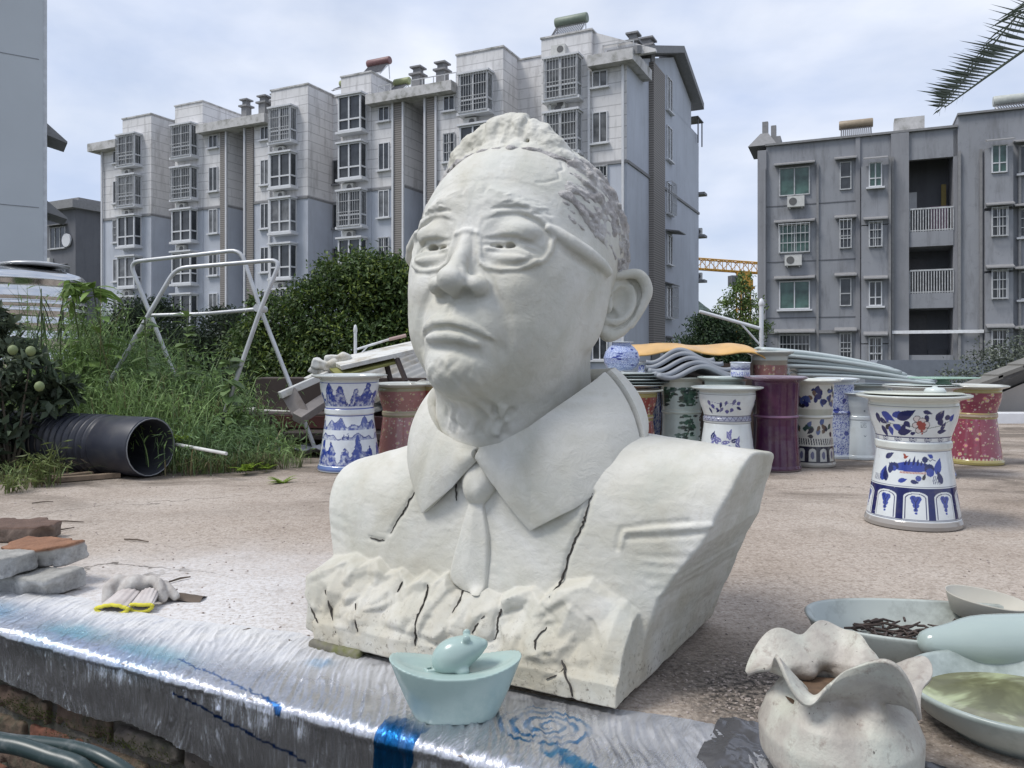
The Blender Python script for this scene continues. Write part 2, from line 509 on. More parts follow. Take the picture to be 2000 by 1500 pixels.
def build_head(h):
    v = Vol((-.31, -.40, -.55), (.31, .40, .34), h)
    base_head(v)
    fs = v.fs
    # broad forms
    for s in (1, -1):
        v.brush((s * .108, -.27, -.030), (.058, .08, .045), -.016)         # eye socket
        v.brush((s * .13, -.24, -.135), (.05, .06, .04), .010)             # cheek
        v.brush((s * .235, -.14, .03), (.06, .07, .07), -.010)             # temple
        v.brush((s * .14, -.19, -.24), (.06, .08, .05), .001)              # fullness beside the mouth
    v.brush((0, -.27, .05), (.05, .05, .035), .006)                        # glabella
    for s in (1, -1):
        fs([(s * .02, .046), (s * .05, .066), (s * .09, .068), (s * .14, .052), (s * .18, .02)], .022, [.008, .011, .012, .010, .004])
    v.brush((0, -.24, .15), (.12, .1, .07), .006)
    # muzzle and chin
    v.ell((0, -.220, -.235), (.080, .055, .055), .05)
    v.ell((0, -.212, -.338), (.052, .048, .036), .045)
    # nose
    v.tube([(0, -.256, -.016), (0, -.270, -.06), (0, -.288, -.105), (0, -.297, -.136)], [.014, .0175, .022, .029], .026)
    v.ell((0, -.300, -.143), (.035, .032, .026), .02)
    for s in (1, -1):
        v.ell((s * .047, -.266, -.147), (.030, .034, .024), .014)
    v.tube([(0, -.298, -.157), (0, -.27, -.170)], [.011, .011], .01)
    for s in (1, -1):
        v.ell((s * .032, -.286, -.171), (.016, .022, .013), .006, Matrix.Rotation(R(s * 20), 4, 'Z'), cut=True)
        fs([(s * .058, -.112), (s * .075, -.130), (s * .082, -.152), (s * .073, -.170), (s * .05, -.178)], .007, [-.003, -.007, -.009, -.008, -.004])
        fs([(s * .020, -.116), (s * .032, -.132), (s * .034, -.148)], .006, -.0028)
    fs([(-.04, -.181), (0, -.184), (.04, -.181)], .008, -.005)
    # mouth
    def tb(pts, r, k, dy=0.0): v.tube([(x, v.front(x, z) + dy, z) for x, z in pts], r, k)
    ys = dict()
    lo = [(-.062, -.268), (-.038, -.268), (-.005, -.267), (.03, -.270), (.060, -.277)]
    up = [(-.080, -.249), (-.060, -.240), (-.042, -.234), (-.024, -.236), (-.008, -.235), (.010, -.235), (.028, -.240), (.055, -.249), (.080, -.260)]
    tb(lo, [.006, .010, .012, .011, .007], .012, .001); tb(up, [.005, .0075, .010, .0105, .0095, .0105, .010, .008, .005], .010, .0)
    ml = [(-.088, -.264), (-.067, -.257), (-.038, -.2525), (-.003, -.2505), (.018, -.252), (.046, -.257), (.067, -.263), (.086, -.267), (.098, -.273)]
    fs(ml, [.005, .005, .0055, .006, .006, .0055, .0055, .005, .006], [-.008, -.011, -.014, -.015, -.015, -.014, -.013, -.011, -.006])
    fs([(-.075, -.243), (-.060, -.227), (-.042, -.2195), (-.024, -.2245), (-.009, -.2185), (.007, -.219), (.025, -.2265), (.051, -.237), (.075, -.248), (.092, -.262)], .0045, .0040)
    fs([(-.006, -.186), (-.007, -.214)], .007, -.0045)
    fs([(-.020, -.188), (-.024, -.215)], .006, .003); fs([(.007, -.188), (.008, -.214)], .006, .003)
    fs([(-.052, -.291), (-.01, -.2935), (.035, -.296), (.06, -.300)], .012, -.008)
    for s in (1, -1):
        fs([(s * .078, -.150), (s * .094, -.178), (s * .108, -.208), (s * .115, -.24), (s * .114, -.275), (s * .10, -.31)], [.010, .014, .016, .016, .015, .014], [-.006, -.010, -.010, -.008, -.005, -.001])
        v.brush((s * .100, v.front(s * .1, -.274), -.276), (.011, .03, .015), -.007)
    # eyes
    for s in (1, -1):
        def E(x, z, r, k, dy=0.0, **kw): v.ell((s * x, v.front(s * x, z) + dy, z), r, k, **kw)
        yb = v.front(s * .1, -.04)
        v.ell((s * .103, yb + .014, -.006), (.060, .036, .031), .012)         # swollen upper lid
        v.ell((s * .098, yb + .018, -.044), (.052, .030, .015), .008)         # eyeball and lid edge
        v.ell((s * .104, yb + .016, -.074), (.062, .032, .025), .010)         # bag
        fs([(s * .044, -.033), (s * .058, -.0315), (s * .088, -.027), (s * .122, -.027), (s * .150, -.034), (s * .174, -.046)], .0045, [-.003, -.006, -.007, -.007, -.006, -.002])
        fs([(s * .058, -.023), (s * .088, -.017), (s * .12, -.018), (s * .15, -.026)], .006, .002)
        fs([(s * .050, -.046), (s * .071, -.0435), (s * .096, -.0415), (s * .115, -.042), (s * .140, -.0455), (s * .168, -.053)], .0048, [-.005, -.011, -.014, -.014, -.011, -.005])
        v.ell((s * .097, v.front(s * .097, -.046) - .004, -.0455), (.040, .013, .0085), .004, cut=True)
        v.ell((s * .099, v.front(s * .099, -.046) + .020, -.0455), (.030, .022, .016), .003)
        fs([(s * .052, -.054), (s * .085, -.0525), (s * .12, -.0535), (s * .15, -.060)], .0045, .004)
        fs([(s * .060, -.061), (s * .09, -.0625), (s * .13, -.0655), (s * .155, -.071)], .0042, -.0035)
        v.ell((s * .103, v.front(s * .103, -.042) - .001, -.0425), (.013, .030, .0080), .002, cut=True)
        v.ell((s * .074, v.front(s * .074, -.044) - .001, -.0445), (.009, .030, .0052), .002, cut=True)
        fs([(s * .050, -.078), (s * .08, -.089), (s * .12, -.092), (s * .16, -.080)], .008, -.004)
        # brow hair
        br = [(s * .016, .043), (s * .027, .057), (s * .046, .064), (s * .074, .063), (s * .101, .060), (s * .13, .054), (s * .155, .043), (s * .176, .028)]
        fs(br, [.010, .013, .014, .013, .012, .011, .009, .007], [.004, .007, .008, .008, .007, .005, .004, .002])
        fs([(x, z - .021) for x, z in br[1:]], .008, -.006)
        rg = random.Random(3 + s)
        for i in range(60):
            t = rg.random() * 6.2; a = int(t); f = t - a
            p = [br[a][j] * (1 - f) + br[a + 1][j] * f for j in range(2)]
            dz = rg.uniform(-.014, .012); L = rg.uniform(.008, .02)
            fs([(p[0], p[1] + dz), (p[0] + s * L, p[1] + dz + L * rg.uniform(-.1, .5))], .0032, rg.choice((-1, 1, -1)) * rg.uniform(.0025, .0050))
    # frown
    for x, a in ((-.024, -.006), (.002, -.0035), (.024, -.006)):
        fs([(x * .8, .022), (x, .05), (x * 1.25, .085), (x * 1.3, .11)], [.005, .006, .007, .006], [a * .8, a * 1.4, a, 0])
    fs([(-.01, .03), (-.012, .085)], .007, .006); fs([(.013, .03), (.014, .085)], .007, .003)
    for z, a in ((.112, .0010),):
        fs([(-.16, z - .01), (-.08, z + .004), (0, z), (.08, z + .006), (.16, z - .008)], .006, [-a * .2, -a, -a * .7, -a, -a * .2])
    # chin wisps and neck folds
    rg = random.Random(11)
    for i in range(26):
        x = rg.uniform(-.06, .075); z = rg.uniform(-.385, -.315)
        c = rg.uniform(-.02, .02)
        fs([(x, z + .02), (x + c, z), (x + c * .4 + .006, z - .022)], .007, rg.choice((-1, 1)) * rg.uniform(.001, .0026))
    for i in range(22):
        x = rg.uniform(-.09, .09)
        fs([(x, -.395), (x * .9 + rg.uniform(-.02, .02), -.42), (x * .8 + rg.uniform(-.03, .03), -.45)], .008, rg.choice((-1, 1)) * rg.uniform(.003, .006))
    for s in (1, -1):   # ear root, jaw line
        v.ell((s * .222, -.005, -.13), (.030, .04, .080), .04)
    fs([(.155, .205), (.166, .186), (.160, .17), (.171, .15), (.150, .128), (.135, .122)], .0030, -.005)
    # glasses rims, bridge and temples modelled in relief
    for s in (1, -1):
        g = [(s * x, z) for x, z in GL]
        fs(g, .0060, .0118)
        fs([(s * (.107 + (abs(x) - .107) * .93), -.032 + (z + .032) * .90) for x, z in g], .0055, -.0050)
        fs([(s * (.107 + (abs(x) - .107) * 1.10), -.032 + (z + .032) * 1.12) for x, z in g], .0055, -.0030)
        tp = [(.178, .010), (.190, .004)]
        q = [(s * x, v.front(s * x, z), z) for x, z in tp] + [(s * .2155, -.165, -.010), (s * .243, -.122, -.021), (s * .259, -.07, -.028), (s * .264, -.035, -.034)]
        v.tube(q, [.009, .014, .018, .018, .015, .012], .006)
        v.stroke([(s * .19, -.205, -.016), (s * .213, -.172, -.032), (s * .24, -.127, -.044), (s * .256, -.07, -.050)], .010, [-.003, -.008, -.009, -.004])
    fs([(-.029, -.020), (-.012, -.013), (.012, -.013), (.029, -.020)], .0062, .012)
    return v

def hair_vol(h):
    v = Vol((-.32, -.30, -.30), (.32, .38, .43), h)
    v.ell((0, .03, .06), (.2718, .2985, .2758), 0)
    X, Y, Z = v.ax[0][:, None, None], v.ax[1][None, :, None], v.ax[2][None, None, :]
    aX = np.abs(X)
    zs = np.array([-.30, -.20, -.08, -.05, -.03, -.01, .03, .08, .11, .14, .17, .20, .24, .4], np.float32)
    ys = np.array([.16, .08, .04, .0, -.045, -.10, -.165, -.195, -.19, -.165, -.155, -.15, -.10, -.1], np.float32)
    yh = np.interp(v.ax[2], zs, ys).astype(np.float32)[None, None, :]
    front = (.222 - .35 * np.maximum(aX - .10, 0)) - Z + .0 * Y
    region = np.minimum(front, (yh - Y) * .8 + .12 * np.maximum(.15 - aX, 0))
    a = v.f; k = .022; hh = np.maximum(k - np.abs(a - region), 0) / k
    v.f = np.maximum(a, region) + hh * hh * k * .25
    # quiff
    for (c, r, k) in [((-.005, -.120, .298), (.060, .045, .060), .03), ((-.055, -.125, .306), (.045, .042, .050), .02), ((.035, -.125, .308), (.040, .045, .045), .02),
                      ((.078, -.115, .287), (.036, .048, .044), .018), ((.112, -.105, .262), (.034, .05, .036), .018), ((.140, -.095, .225), (.028, .045, .028), .02),
                      ((-.105, -.10, .285), (.045, .06, .045), .022), ((-.145, -.085, .252), (.042, .07, .040), .025), ((-.175, -.04, .21), (.038, .08, .04), .03),
                      ((0, -.04, .305), (.09, .07, .035), .04), ((-.015, -.130, .334), (.034, .03, .028), .015), ((.014, -.11, .338), (.036, .034, .026), .015)]:
        v.ell(c, r, k)
    rg = random.Random(5)
    for x, a in ((-.068, .010), (-.022, .007), (.015, .008), (.053, .012), (.094, .012), (.133, .010), (.168, .008), (-.112, .007)):
        v.stroke([(x * 1.02 + .004, -.20, .225), (x, -.18, .27), (x * .95 - .005, -.14, .34), (x * .8, -.09, .36), (x * .7, 0, .34)], [.008, .010, .011, .011, .012], [-a * .5, -a, -a, -a * .8, -a * .4])
    for i in range(70):
        x = rg.uniform(-.17, .17); zt = .355 - abs(x) * .75
        q = [(x + rg.uniform(-.01, .01), -.17 + rg.uniform(-.02, .02), zt - .09), (x + rg.uniform(-.012, .012), -.15, zt - .04), (x + rg.uniform(-.02, .02), -.10, zt)]
        v.stroke(q, rg.uniform(.004, .009), rg.choice((-1, 1)) * rg.uniform(.002, .005))
    # combed back sides
    for s in (1, -1):
        for i in range(230 if s > 0 else 90):
            y = rg.uniform(-.20, .05); z = rg.uniform(-.03, .27)
            L = rg.uniform(.06, .17); dr = rg.uniform(.30, .75) if y < -.05 else rg.uniform(.5, 1.2)
            pts = []
            for k in range(5):
                f = k / 4; yy = y + L * f * math.cos(dr * f * 1.3); zz = z - L * f * math.sin(dr * (f + .35))
                wob = math.sin(i * 7 + k * 2.1) * .003
                p = on_skull(yy, zz + wob, s, 1.030)
                pts.append(p)
            if min(abs(p[0]) for p in pts) < .06: continue
            a = rg.choice((-1, -1, 1)) * rg.uniform(.004, .0095)
            w = rg.uniform(.0032, .0075)
            v.stroke(pts, [w * .6, w, w * 1.1, w, w * .5], [a * .3, a, a, a * .8, 0])
    # cracks above the ear
    v.stroke([on_skull(.04, .035, 1, 1.03), on_skull(.09, .045, 1, 1.03), on_skull(.13, .03, 1, 1.03)], .0035, -.012)
    v.stroke([on_skull(.035, -.01, 1, 1.03), on_skull(.06, .005, 1, 1.03)], .003, -.010)
    return v

def ear_mesh(h=.0022):
    k = .258e-3
    def Q(l, y): return [((x - 600) * k, y if not isinstance(y, (list, tuple)) else y[i], (950 - z) * k) for i, (x, z) in enumerate(l)]
    v = Vol((-.07, -.05, -.13), (.15, .07, .12), h)
    rim = [(650, 690), (760, 665), (850, 640), (930, 640), (1000, 690), (1045, 770), (1050, 850), (1015, 960), (955, 1085), (870, 1190), (770, 1270), (680, 1300), (610, 1270)]
    def cr(pts, rs, n=4):
        P = [Vector(q) for q in pts]; o, r_ = [], []
        for i in range(len(P) - 1):
            p0, p1, p2, p3 = P[max(i - 1, 0)], P[i], P[i + 1], P[min(i + 2, len(P) - 1)]
            for k in range(n):
                t = k / n; o.append(.5 * ((2 * p1) + (-p0 + p2) * t + (2 * p0 - 5 * p1 + 4 * p2 - p3) * t * t + (-p0 + 3 * p1 - 3 * p2 + p3) * t ** 3)); r_.append(rs[i] * (1 - t) + rs[i + 1] * t)
        return o + [P[-1]], r_ + [rs[-1]]
    # plate behind
    v.ell(((850 - 600) * k, .016, (950 - 880) * k), (.060, .014, .074), 0, Matrix.Rotation(R(8), 4, 'Y'))
    v.ell(((770 - 600) * k, .014, (950 - 1110) * k), (.050, .014, .055), .03, Matrix.Rotation(R(28), 4, 'Y'))
    v.ell(((690 - 600) * k, .012, (950 - 1240) * k), (.028, .015, .024), .02)
    v.ell(((690 - 600) * k, .030, (950 - 900) * k), (.05, .026, .07), .03)
    v.tube(*cr(Q(rim, [.0, -.004, -.008, -.010, -.010, -.008, -.004, .0, .004, .006, .006, .006, .006]), [.010, .011, .013, .015, .0165, .0165, .0155, .0140, .0125, .012, .014, .016, .013]), .008)
    v.tube(*cr(Q([(890, 760), (925, 850), (920, 960), (870, 1060), (780, 1130), (680, 1150), (620, 1150)], [.004, .003, .001, .0, .0, .001, .003]), [.006, .008, .009, .010, .010, .009, .007]), .009)
    v.ell(((770 - 600) * k, -.008, (950 - 940) * k), (.026, .022, .044), .008, Matrix.Rotation(R(14), 4, 'Y'), cut=True)
    v.ell(((690 - 600) * k, .004, (950 - 1060) * k), (.022, .018, .018), .006, cut=True)
    v.ell(((640 - 600) * k, -.002, (950 - 1000) * k), (.011, .011, .019), .008)
    v.stroke(Q([(860, 690), (940, 740), (985, 830), (975, 930), (920, 1060), (830, 1170), (740, 1215), (670, 1200)], .0), .006, -.007)
    v.stroke(Q([(660, 900), (700, 860), (770, 820)], -.002), .003, -.012)
    return v.mesh()

HR = .0030
_h = build_head(HR)
V, F = _h.mesh(); del _h
head = np_mesh('head', V, F, CLAY, bust)
head.matrix_local = HEAD_M
roughen(head, [(9, .0018), (38, .0010), (40, .0006, (1, 1, 3.0), lambda V: ((V[:, 2] > .06) & (V[:, 1] < -.05)).astype(np.float32))], 3)
hv = hair_vol(HR); V, F = hv.mesh(); del hv
hair = np_mesh('hair', V, F, CLAYD, bust); hair.matrix_local = HEAD_M; hair.data.materials.append(CLAY)
fc = V[F].mean(1); side_ = (fc[:, 2] > .235 - .25 * np.maximum(np.abs(fc[:, 0]) - .12, 0)) & (fc[:, 1] < .05) & (np.abs(fc[:, 0]) < .175)
hair.data.polygons.foreach_set('material_index', side_.astype(np.int32))
roughen(hair, [(20, .0050), (50, .0050, (1, 1, 1), lambda V: np.where(V[:, 2] > .25, .35, 1.0).astype(np.float32)), (110, .0025)], 9)

# ears
EV, EF = ear_mesh()
def ear(name, sgn):
    Mb = Matrix.Translation((.232, .318 + .035, .852)) @ Matrix.Rotation(R(49), 4, 'Z') @ Matrix.Rotation(R(6), 4, 'Y') @ Matrix.Scale(.95, 4)
    Mh = HEAD_M.inverted() @ Mb
    A = np.array(Mh, np.float32)
    P = EV @ A[:3, :3].T + A[:3, 3]
    F = EF
    if sgn < 0: P = P * np.array([-1, 1, 1], np.float32); F = EF[:, ::-1]
    o = np_mesh(name, P, F, CLAY, bust); o.matrix_local = HEAD_M
    roughen(o, [(40, .0008)], 4)
    return o
ear('ear', 1); ear('ear', -1)
# torso block with the broken rocky foot
def torso_vol(h):
    v = Vol((-.68, -.06, -.012), (.70, .74, .66), h)
    X, Y, Z = v.ax[0][:, None, None], v.ax[1][None, :, None], v.ax[2][None, None, :]
    def smax(a, b, k):
        hh = np.maximum(k - np.abs(a - b), 0) / k
        return np.maximum(a, b) + hh * hh * k * .25
    # front panel
    qf = np.interp(v.ax[2], [-.1, .0, .12, .18, .38, .50, .7], [.10, .10, .102, .105, .136, .155, .20]).astype(np.float32)[None, None, :]
    qf = qf + .035 * (np.abs(X) / .5) ** 2.2 - .006 * np.exp(-(X / .12) ** 2)
    qf = qf + .012 * np.sin(X * 9 + 1.2) * np.exp(-((Z - .30) / .12) ** 2) * .5
    front = qf - Y
    rr = np.sqrt((X / .34) ** 2 + ((Y - .33) / .31) ** 2)
    top = Z - (.478 + .05 * X / .6 - .13 * np.maximum(Y - .38, 0) - .10 * (X / .6) ** 4 * .35 + .10 * np.exp(-(rr / 1.0) ** 2 * 1.6))
    body = smax(front * .97, top * .97, .16)
    up = np.interp(v.ax[2], [0, .1, .19, .25, .31, .42, .52, .7], [.400, .408, .432, .470, .520, .575, .607, .64]).astype(np.float32)[None, None, :]
    upl = np.interp(v.ax[2], [0, .1, .17, .25, .33, .36, .45, .7], [.400, .435, .478, .505, .535, .545, .575, .60]).astype(np.float32)[None, None, :]
    body = smax(body, (X - up - .055 * (Y / .6) * np.exp(-((Z - .19) / .16) ** 2)) * .9, .009)
    body = smax(body, (-X - upl) * .9, .030)
    body = smax(body, Y - (.685 - .15 * Z) + 0 * X, .02)
    body = smax(body, -Z + 0 * X + 0 * Y, .008)
    # neck hole stays closed; plain lip along the foot
    v.f = body.astype(np.float32)
    rg = random.Random(21)
    # broken rock band: a slanting slab with faceted relief and a jagged upper edge
    pu = [-.50, -.46, -.42, -.37, -.33, -.29, -.25, -.21, -.17, -.13, -.10, -.07, -.04, .0, .04, .08, .12, .16, .19, .22, .26, .30, .34, .38, .42]
    pz = [.13, .155, .165, .19, .175, .195, .165, .180, .150, .175, .165, .190, .150, .150, .165, .150, .170, .185, .165, .195, .205, .215, .19, .175, .14]
    zt = np.interp(v.ax[0], pu, pz).astype(np.float32)[:, None]
    U = v.ax[0][:, None]; ZZ = v.ax[2][None, :]
    rel = np.zeros((v.n[0], v.n[2]), np.float32)
    for i in range(40):
        u = rg.uniform(-.50, .42); z = rg.uniform(.05, .20); hh = rg.uniform(.014, .052)
        an = rg.uniform(0, math.pi); du = (U - u); dz = (ZZ - z)
        a = du * math.cos(an) + dz * math.sin(an); b_ = -du * math.sin(an) + dz * math.cos(an)
        sl = rg.uniform(.25, .8)
        p = hh - np.maximum(np.maximum(a * sl, -a * rg.uniform(.2, .9)), np.maximum(b_ * rg.uniform(.3, .8), -b_ * rg.uniform(.5, 1.3)))
        rel = np.maximum(rel, p)
    qr = np.interp(v.ax[2], [-.1, 0, .045, .06, .10, .15, .20, .26], [.0, .0, .004, .020, .040, .072, .098, .115]).astype(np.float32)[None, :]
    fade = np.clip((ZZ - .042) / .03, 0, 1)
    qr = qr + 0 * U - (rel - .014) * fade * .85
    qr = np.where(ZZ > zt, qr + (ZZ - zt) * 3.0, qr)
    slab = np.maximum(qr[:, None, :] - Y, Y - .25) * .8
    left = np.interp(v.ax[2], [0, .05, .10, .16, .2], [.402, .415, .455, .480, .47]).astype(np.float32)[None, None, :] + rel[:, None, :] * .4
    right = np.interp(v.ax[2], [0, .05, .12, .2], [.400, .401, .402, .410]).astype(np.float32)[None, None, :]
    slab = np.maximum(slab, np.maximum((X - right) * .9, (-X - left) * .9)); slab = np.maximum(slab, -Z)
    v.add(slab, (slice(None), slice(None), slice(None)), .006)
    v.box((-.44, .15, .075), (.030, .11, .075), Matrix.Rotation(.15, 4, 'Y'), .02, .012)
    fs = v.fs
    for i in range(26):
        u = rg.uniform(-.46, .37); z = rg.uniform(.05, .17); a = rg.uniform(-1.1, 1.3); L = rg.uniform(.02, .055)
        fs([(u, z), (u + L * .5 * math.cos(a) + rg.uniform(-.006, .006), z + L * .5 * math.sin(a)), (u + L * math.cos(a), z + L * math.sin(a))], rg.uniform(.004, .008), rg.choice((-1, -1, 1)) * rg.uniform(.003, .008))
    # pocket flap and long drapery marks on the right chest
    fs([(.358, .300), (.366, .331), (.42, .337), (.48, .345), (.545, .355)], .006, .0065); fs([(.350, .292), (.357, .334), (.42, .349), (.5, .360)], .0055, -.006); fs([(.372, .316), (.45, .324), (.53, .338)], .0055, -.006)
    
    for i in range(9):
        z = .295 - i * .012
        fs([(.39 + i * .006, z), (.45, z - .001 + i * .001), (.51, z + .004)], .005, (-1) ** i * .0010)
    for i in range(6):
        z = .30 - i * .016
        fs([(-.50 + i * .004, z), (-.46, z - .004), (-.42, z - .012)], .005, (-1) ** i * .0012)
    # cracks
    cr = [([(.281, .405), (.272, .36), (.266, .335), (.248, .295), (.237, .265), (.230, .23), (.225, .202), (.212, .18)], .0042, -.020),
          ([(-.200, .37), (-.214, .345), (-.222, .325), (-.240, .300), (-.262, .262)], .0036, -.012), ([(-.28, .243), (-.30, .240), (-.33, .243)], .003, -.006),
          ([(.085, .158), (.098, .140), (.092, .120), (.098, .100), (.095, .078)], .0042, -.020), ([(.065, .125), (.050, .105), (.040, .085)], .0040, -.018), ([(.095, .078), (.07, .070), (.04, .055)], .0034, -.012),
          ([(-.108, .165), (-.100, .13), (-.106, .10), (-.100, .07), (-.10, .04)], .0038, -.016), ([(-.40, .12), (-.385, .09), (-.365, .06), (-.34, .03)], .003, -.010), ([(-.30, .10), (-.28, .07), (-.27, .045)], .003, -.009),
          ([(.215, .12), (.205, .10), (.212, .085)], .003, -.010), ([(.27, .07), (.285, .045), (.30, .02), (.302, .005)], .0028, -.006), ([(.24, .03), (.262, .04), (.275, .055)], .0026, -.005),
          ([(-.03, .165), (-.012, .145), (-.02, .12)], .004, -.012), ([(-.19, .16), (-.20, .135)], .003, -.009), ([(-.44, .075), (-.42, .055), (-.40, .045)], .003, -.008), ([(-.075, .40), (-.068, .36)], .003, -.010)]
    for p, w, a in cr: fs(p, .0055, a * .8)
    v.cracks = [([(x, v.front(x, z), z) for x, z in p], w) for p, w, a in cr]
    return v

tv = torso_vol(.0038); V, F = tv.mesh(); CRACKS = tv.cracks
torso = np_mesh('torso', V, F, CLAY, bust)
roughen(torso, [(6, .0030), (24, .0012), (60, .0008, (1, 1, 1), lambda V: ((V[:, 2] < .19) & (V[:, 1] < .12)).astype(np.float32)), (30, .0008, (1, 1, 4))], 5)

# necktie
def chest(u, z): return tv.front(u, z, .3)
rows = [(.505, -.030, .030, .028), (.485, -.048, .046, .040), (.450, -.064, .062, .044), (.415, -.058, .055, .046), (.385, -.046, .036, .040), (.367, -.036, .022, .026),
        (.362, -.026, .014, .014), (.355, -.026, .014, .019), (.32, -.036, .026, .022), (.28, -.046, .036, .022), (.23, -.058, .040, .021), (.19, -.064, .041, .018), (.174, -.052, .040, .016), (.160, -.030, .036, .012)]
g = []
for z, a, b_, hgt in rows:
    row = [Vector((a, chest(a, z) + .012, z))]
    for k in range(13):
        t = k / 12; u = a + (b_ - a) * t
        if z > .365: hh = hgt * min(1, 1.25 * (1 - abs(2 * t - 1) ** 1.5 * .80)) * .9
        else: hh = hgt * (.62 + .38 * (1 - abs(2 * t - .95)))
        row.append(Vector((u, chest(u, z) - hh, z)))
    row.append(Vector((b_, chest(b_, z) + .012, z)))
    g.append(row)
mb = MB(); mb.sheet([r[::-1] for r in g]); tie = mb.build('necktie', CLAY, bust)
sm = tie.modifiers.new('smooth', 'SUBSURF'); sm.levels = sm.render_levels = 1

# shirt collar: wings around the neck
def collar(name, a0, a1, extra=0.0, zoff=0.0):
    PH = [-180, -130, -100, -80, -62, -48, -37, -17, -1.5, 1.5, 17, 35, 52, 67, 82, 100, 130, 180]
    TR = [.225, .225, .232, .236, .236, .230, .220, .208, .200, .200, .208, .224, .238, .248, .252, .245, .230, .225]
    TZ = [.660, .655, .645, .625, .590, .555, .522, .497, .486, .486, .500, .540, .590, .630, .664, .670, .665, .660]
    BR = [.31, .300, .292, .292, .285, .270, .258, .222, .210, .210, .222, .250, .308, .340, .340, .325, .315, .31]
    BZ = [.60, .570, .540, .505, .450, .388, .325, .400, .470, .472, .400, .312, .368, .430, .500, .545, .580, .60]
    rows = []
    n = 150
    for i in range(n + 1):
        a = a0 + (a1 - a0) * i / n
        f = lambda T: float(np.interp(a, PH, T))
        tr, tz, br, bz = f(TR) + extra, f(TZ) + zoff, f(BR) + extra, f(BZ)
        row = []
        for (t, rr, zz) in [(-.22, -.006, -.035), (-.1, -.006, -.012), (0, .004, .0)] + [(k / 14, 0, 0) for k in range(1, 15)]:
            if t <= 0: r_, z_ = tr + rr, tz + zz
            else:
                e = t ** .80
                r_ = tr + (br - tr) * e + .012 * math.sin(math.pi * min(t * 1.0, 1)) ; z_ = tz + (bz - tz) * t
            ph = R(a)
            row.append(Vector((r_ * math.sin(ph), .33 - r_ * math.cos(ph) * (1.0 if math.cos(ph) > 0 else .75), z_)))
        rows.append(row)
    mb = MB(); mb.sheet([[p for p in r] for r in rows]); o = mb.build(name, CLAY, bust)
    s = o.modifiers.new('thick', 'SOLIDIFY'); s.thickness = .020; s.offset = 0
    bv = o.modifiers.new('bevel', 'BEVEL'); bv.width = .004; bv.segments = 2; bv.angle_limit = R(50)
    return o
collar('collar_wing', -100, -1.6)
collar('collar_wing', 1.6, 84)
collar('collar_band', 86.5, 262 - 2, .006, .004) if False else collar('collar_band', 86, 179.9, .008, .006)
collar('collar_band', -179.9, -101, .004, .0)
del tv

# dark strips laid in the cracks, painting the shade inside them
mshade = mat_basic('crack_shade', (.045, .04, .035), .95, var=.4)
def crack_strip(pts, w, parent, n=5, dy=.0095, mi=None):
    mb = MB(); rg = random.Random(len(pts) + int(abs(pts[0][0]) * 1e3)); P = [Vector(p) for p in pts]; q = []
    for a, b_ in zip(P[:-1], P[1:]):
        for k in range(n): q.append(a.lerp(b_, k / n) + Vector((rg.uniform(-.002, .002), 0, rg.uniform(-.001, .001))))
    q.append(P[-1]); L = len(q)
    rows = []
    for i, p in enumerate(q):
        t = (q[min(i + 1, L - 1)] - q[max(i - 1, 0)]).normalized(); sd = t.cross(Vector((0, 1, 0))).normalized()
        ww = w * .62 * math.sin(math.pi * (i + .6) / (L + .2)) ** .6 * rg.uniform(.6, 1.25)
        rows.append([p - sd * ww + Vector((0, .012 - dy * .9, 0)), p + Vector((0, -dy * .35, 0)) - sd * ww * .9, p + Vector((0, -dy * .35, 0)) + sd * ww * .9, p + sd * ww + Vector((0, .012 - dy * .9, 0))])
    mb.sheet(rows, False); return mb.build('crack', mshade, parent)
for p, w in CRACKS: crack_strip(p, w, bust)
# ---------------------------------------------------------------- ground, terrace, wall and film
EDGE_O = Vector((-.281, 1.554, 0)); EU = Vector((.885, -.466, 0)).normalized(); EN = Vector((-EU.y, EU.x, 0))   # along the edge, inwards

# lower ground all round
m, nt, b = new_mat('earth_and_grass')
c = ramp(nt, noisef(nt, .25, 8, .6), [(.35, (.05, .065, .03)), (.55, (.10, .10, .06)), (.75, (.16, .14, .10))])
nt.links.new(c, b.inputs['Base Color']); b.inputs['Roughness'].default_value = .95
mb = MB(); mb.quad((-1500, -1500, -5), (1500, -1500, -5), (1500, 1500, -5), (-1500, 1500, -5))
tag(mb.build('ground', m), kind='structure')
# yard the camera stands in, below the terrace wall
mb = MB(); mb.quad((-7, -6, -.95), (7, -6, -.95), (7, 2.0, -.95), (1.0, 2.0, -.95), (-7, 5.5, -.95))
mb.box((0, -6.02, -3), (14, .1, 4.1)); mb.box((-7.02, 0, -3), (.1, 12, 4.1)); mb.box((7.02, -2, -3), (.1, 8, 4.1))
tag(mb.build('yard', mat_basic('yard_soil', (.030, .028, .024), .95, var=.3, scale=3, bmp=.5, bscale=30, bdist=.02)), kind='structure')

# terrace surface: gritty decomposed granite over concrete
m, nt, b = new_mat('gritty_terrace')
geo = nt.nodes.new('ShaderNodeNewGeometry'); P = geo.outputs['Position']
base = ramp(nt, noisef(nt, .9, 8, .62, vec=P), [(.30, (.30, .25, .205)), (.50, (.41, .355, .305)), (.72, (.49, .44, .39))])
grit = ramp(nt, noisef(nt, 95, 3, .7, vec=P), [(.30, (.52, .46, .42)), (.46, (.92, .90, .88)), (.60, (1.04, 1.04, 1.04)), (.72, (1.45, 1.45, 1.48))])
c = mixc(nt, 1.0, base, grit, 'MULTIPLY')
grit2 = ramp(nt, noisef(nt, 34, 5, .7, vec=P), [(.38, (.72, .70, .68)), (.5, (1, 1, 1)), (.7, (1.12, 1.12, 1.12))])
c = mixc(nt, .8, c, grit2, 'MULTIPLY')
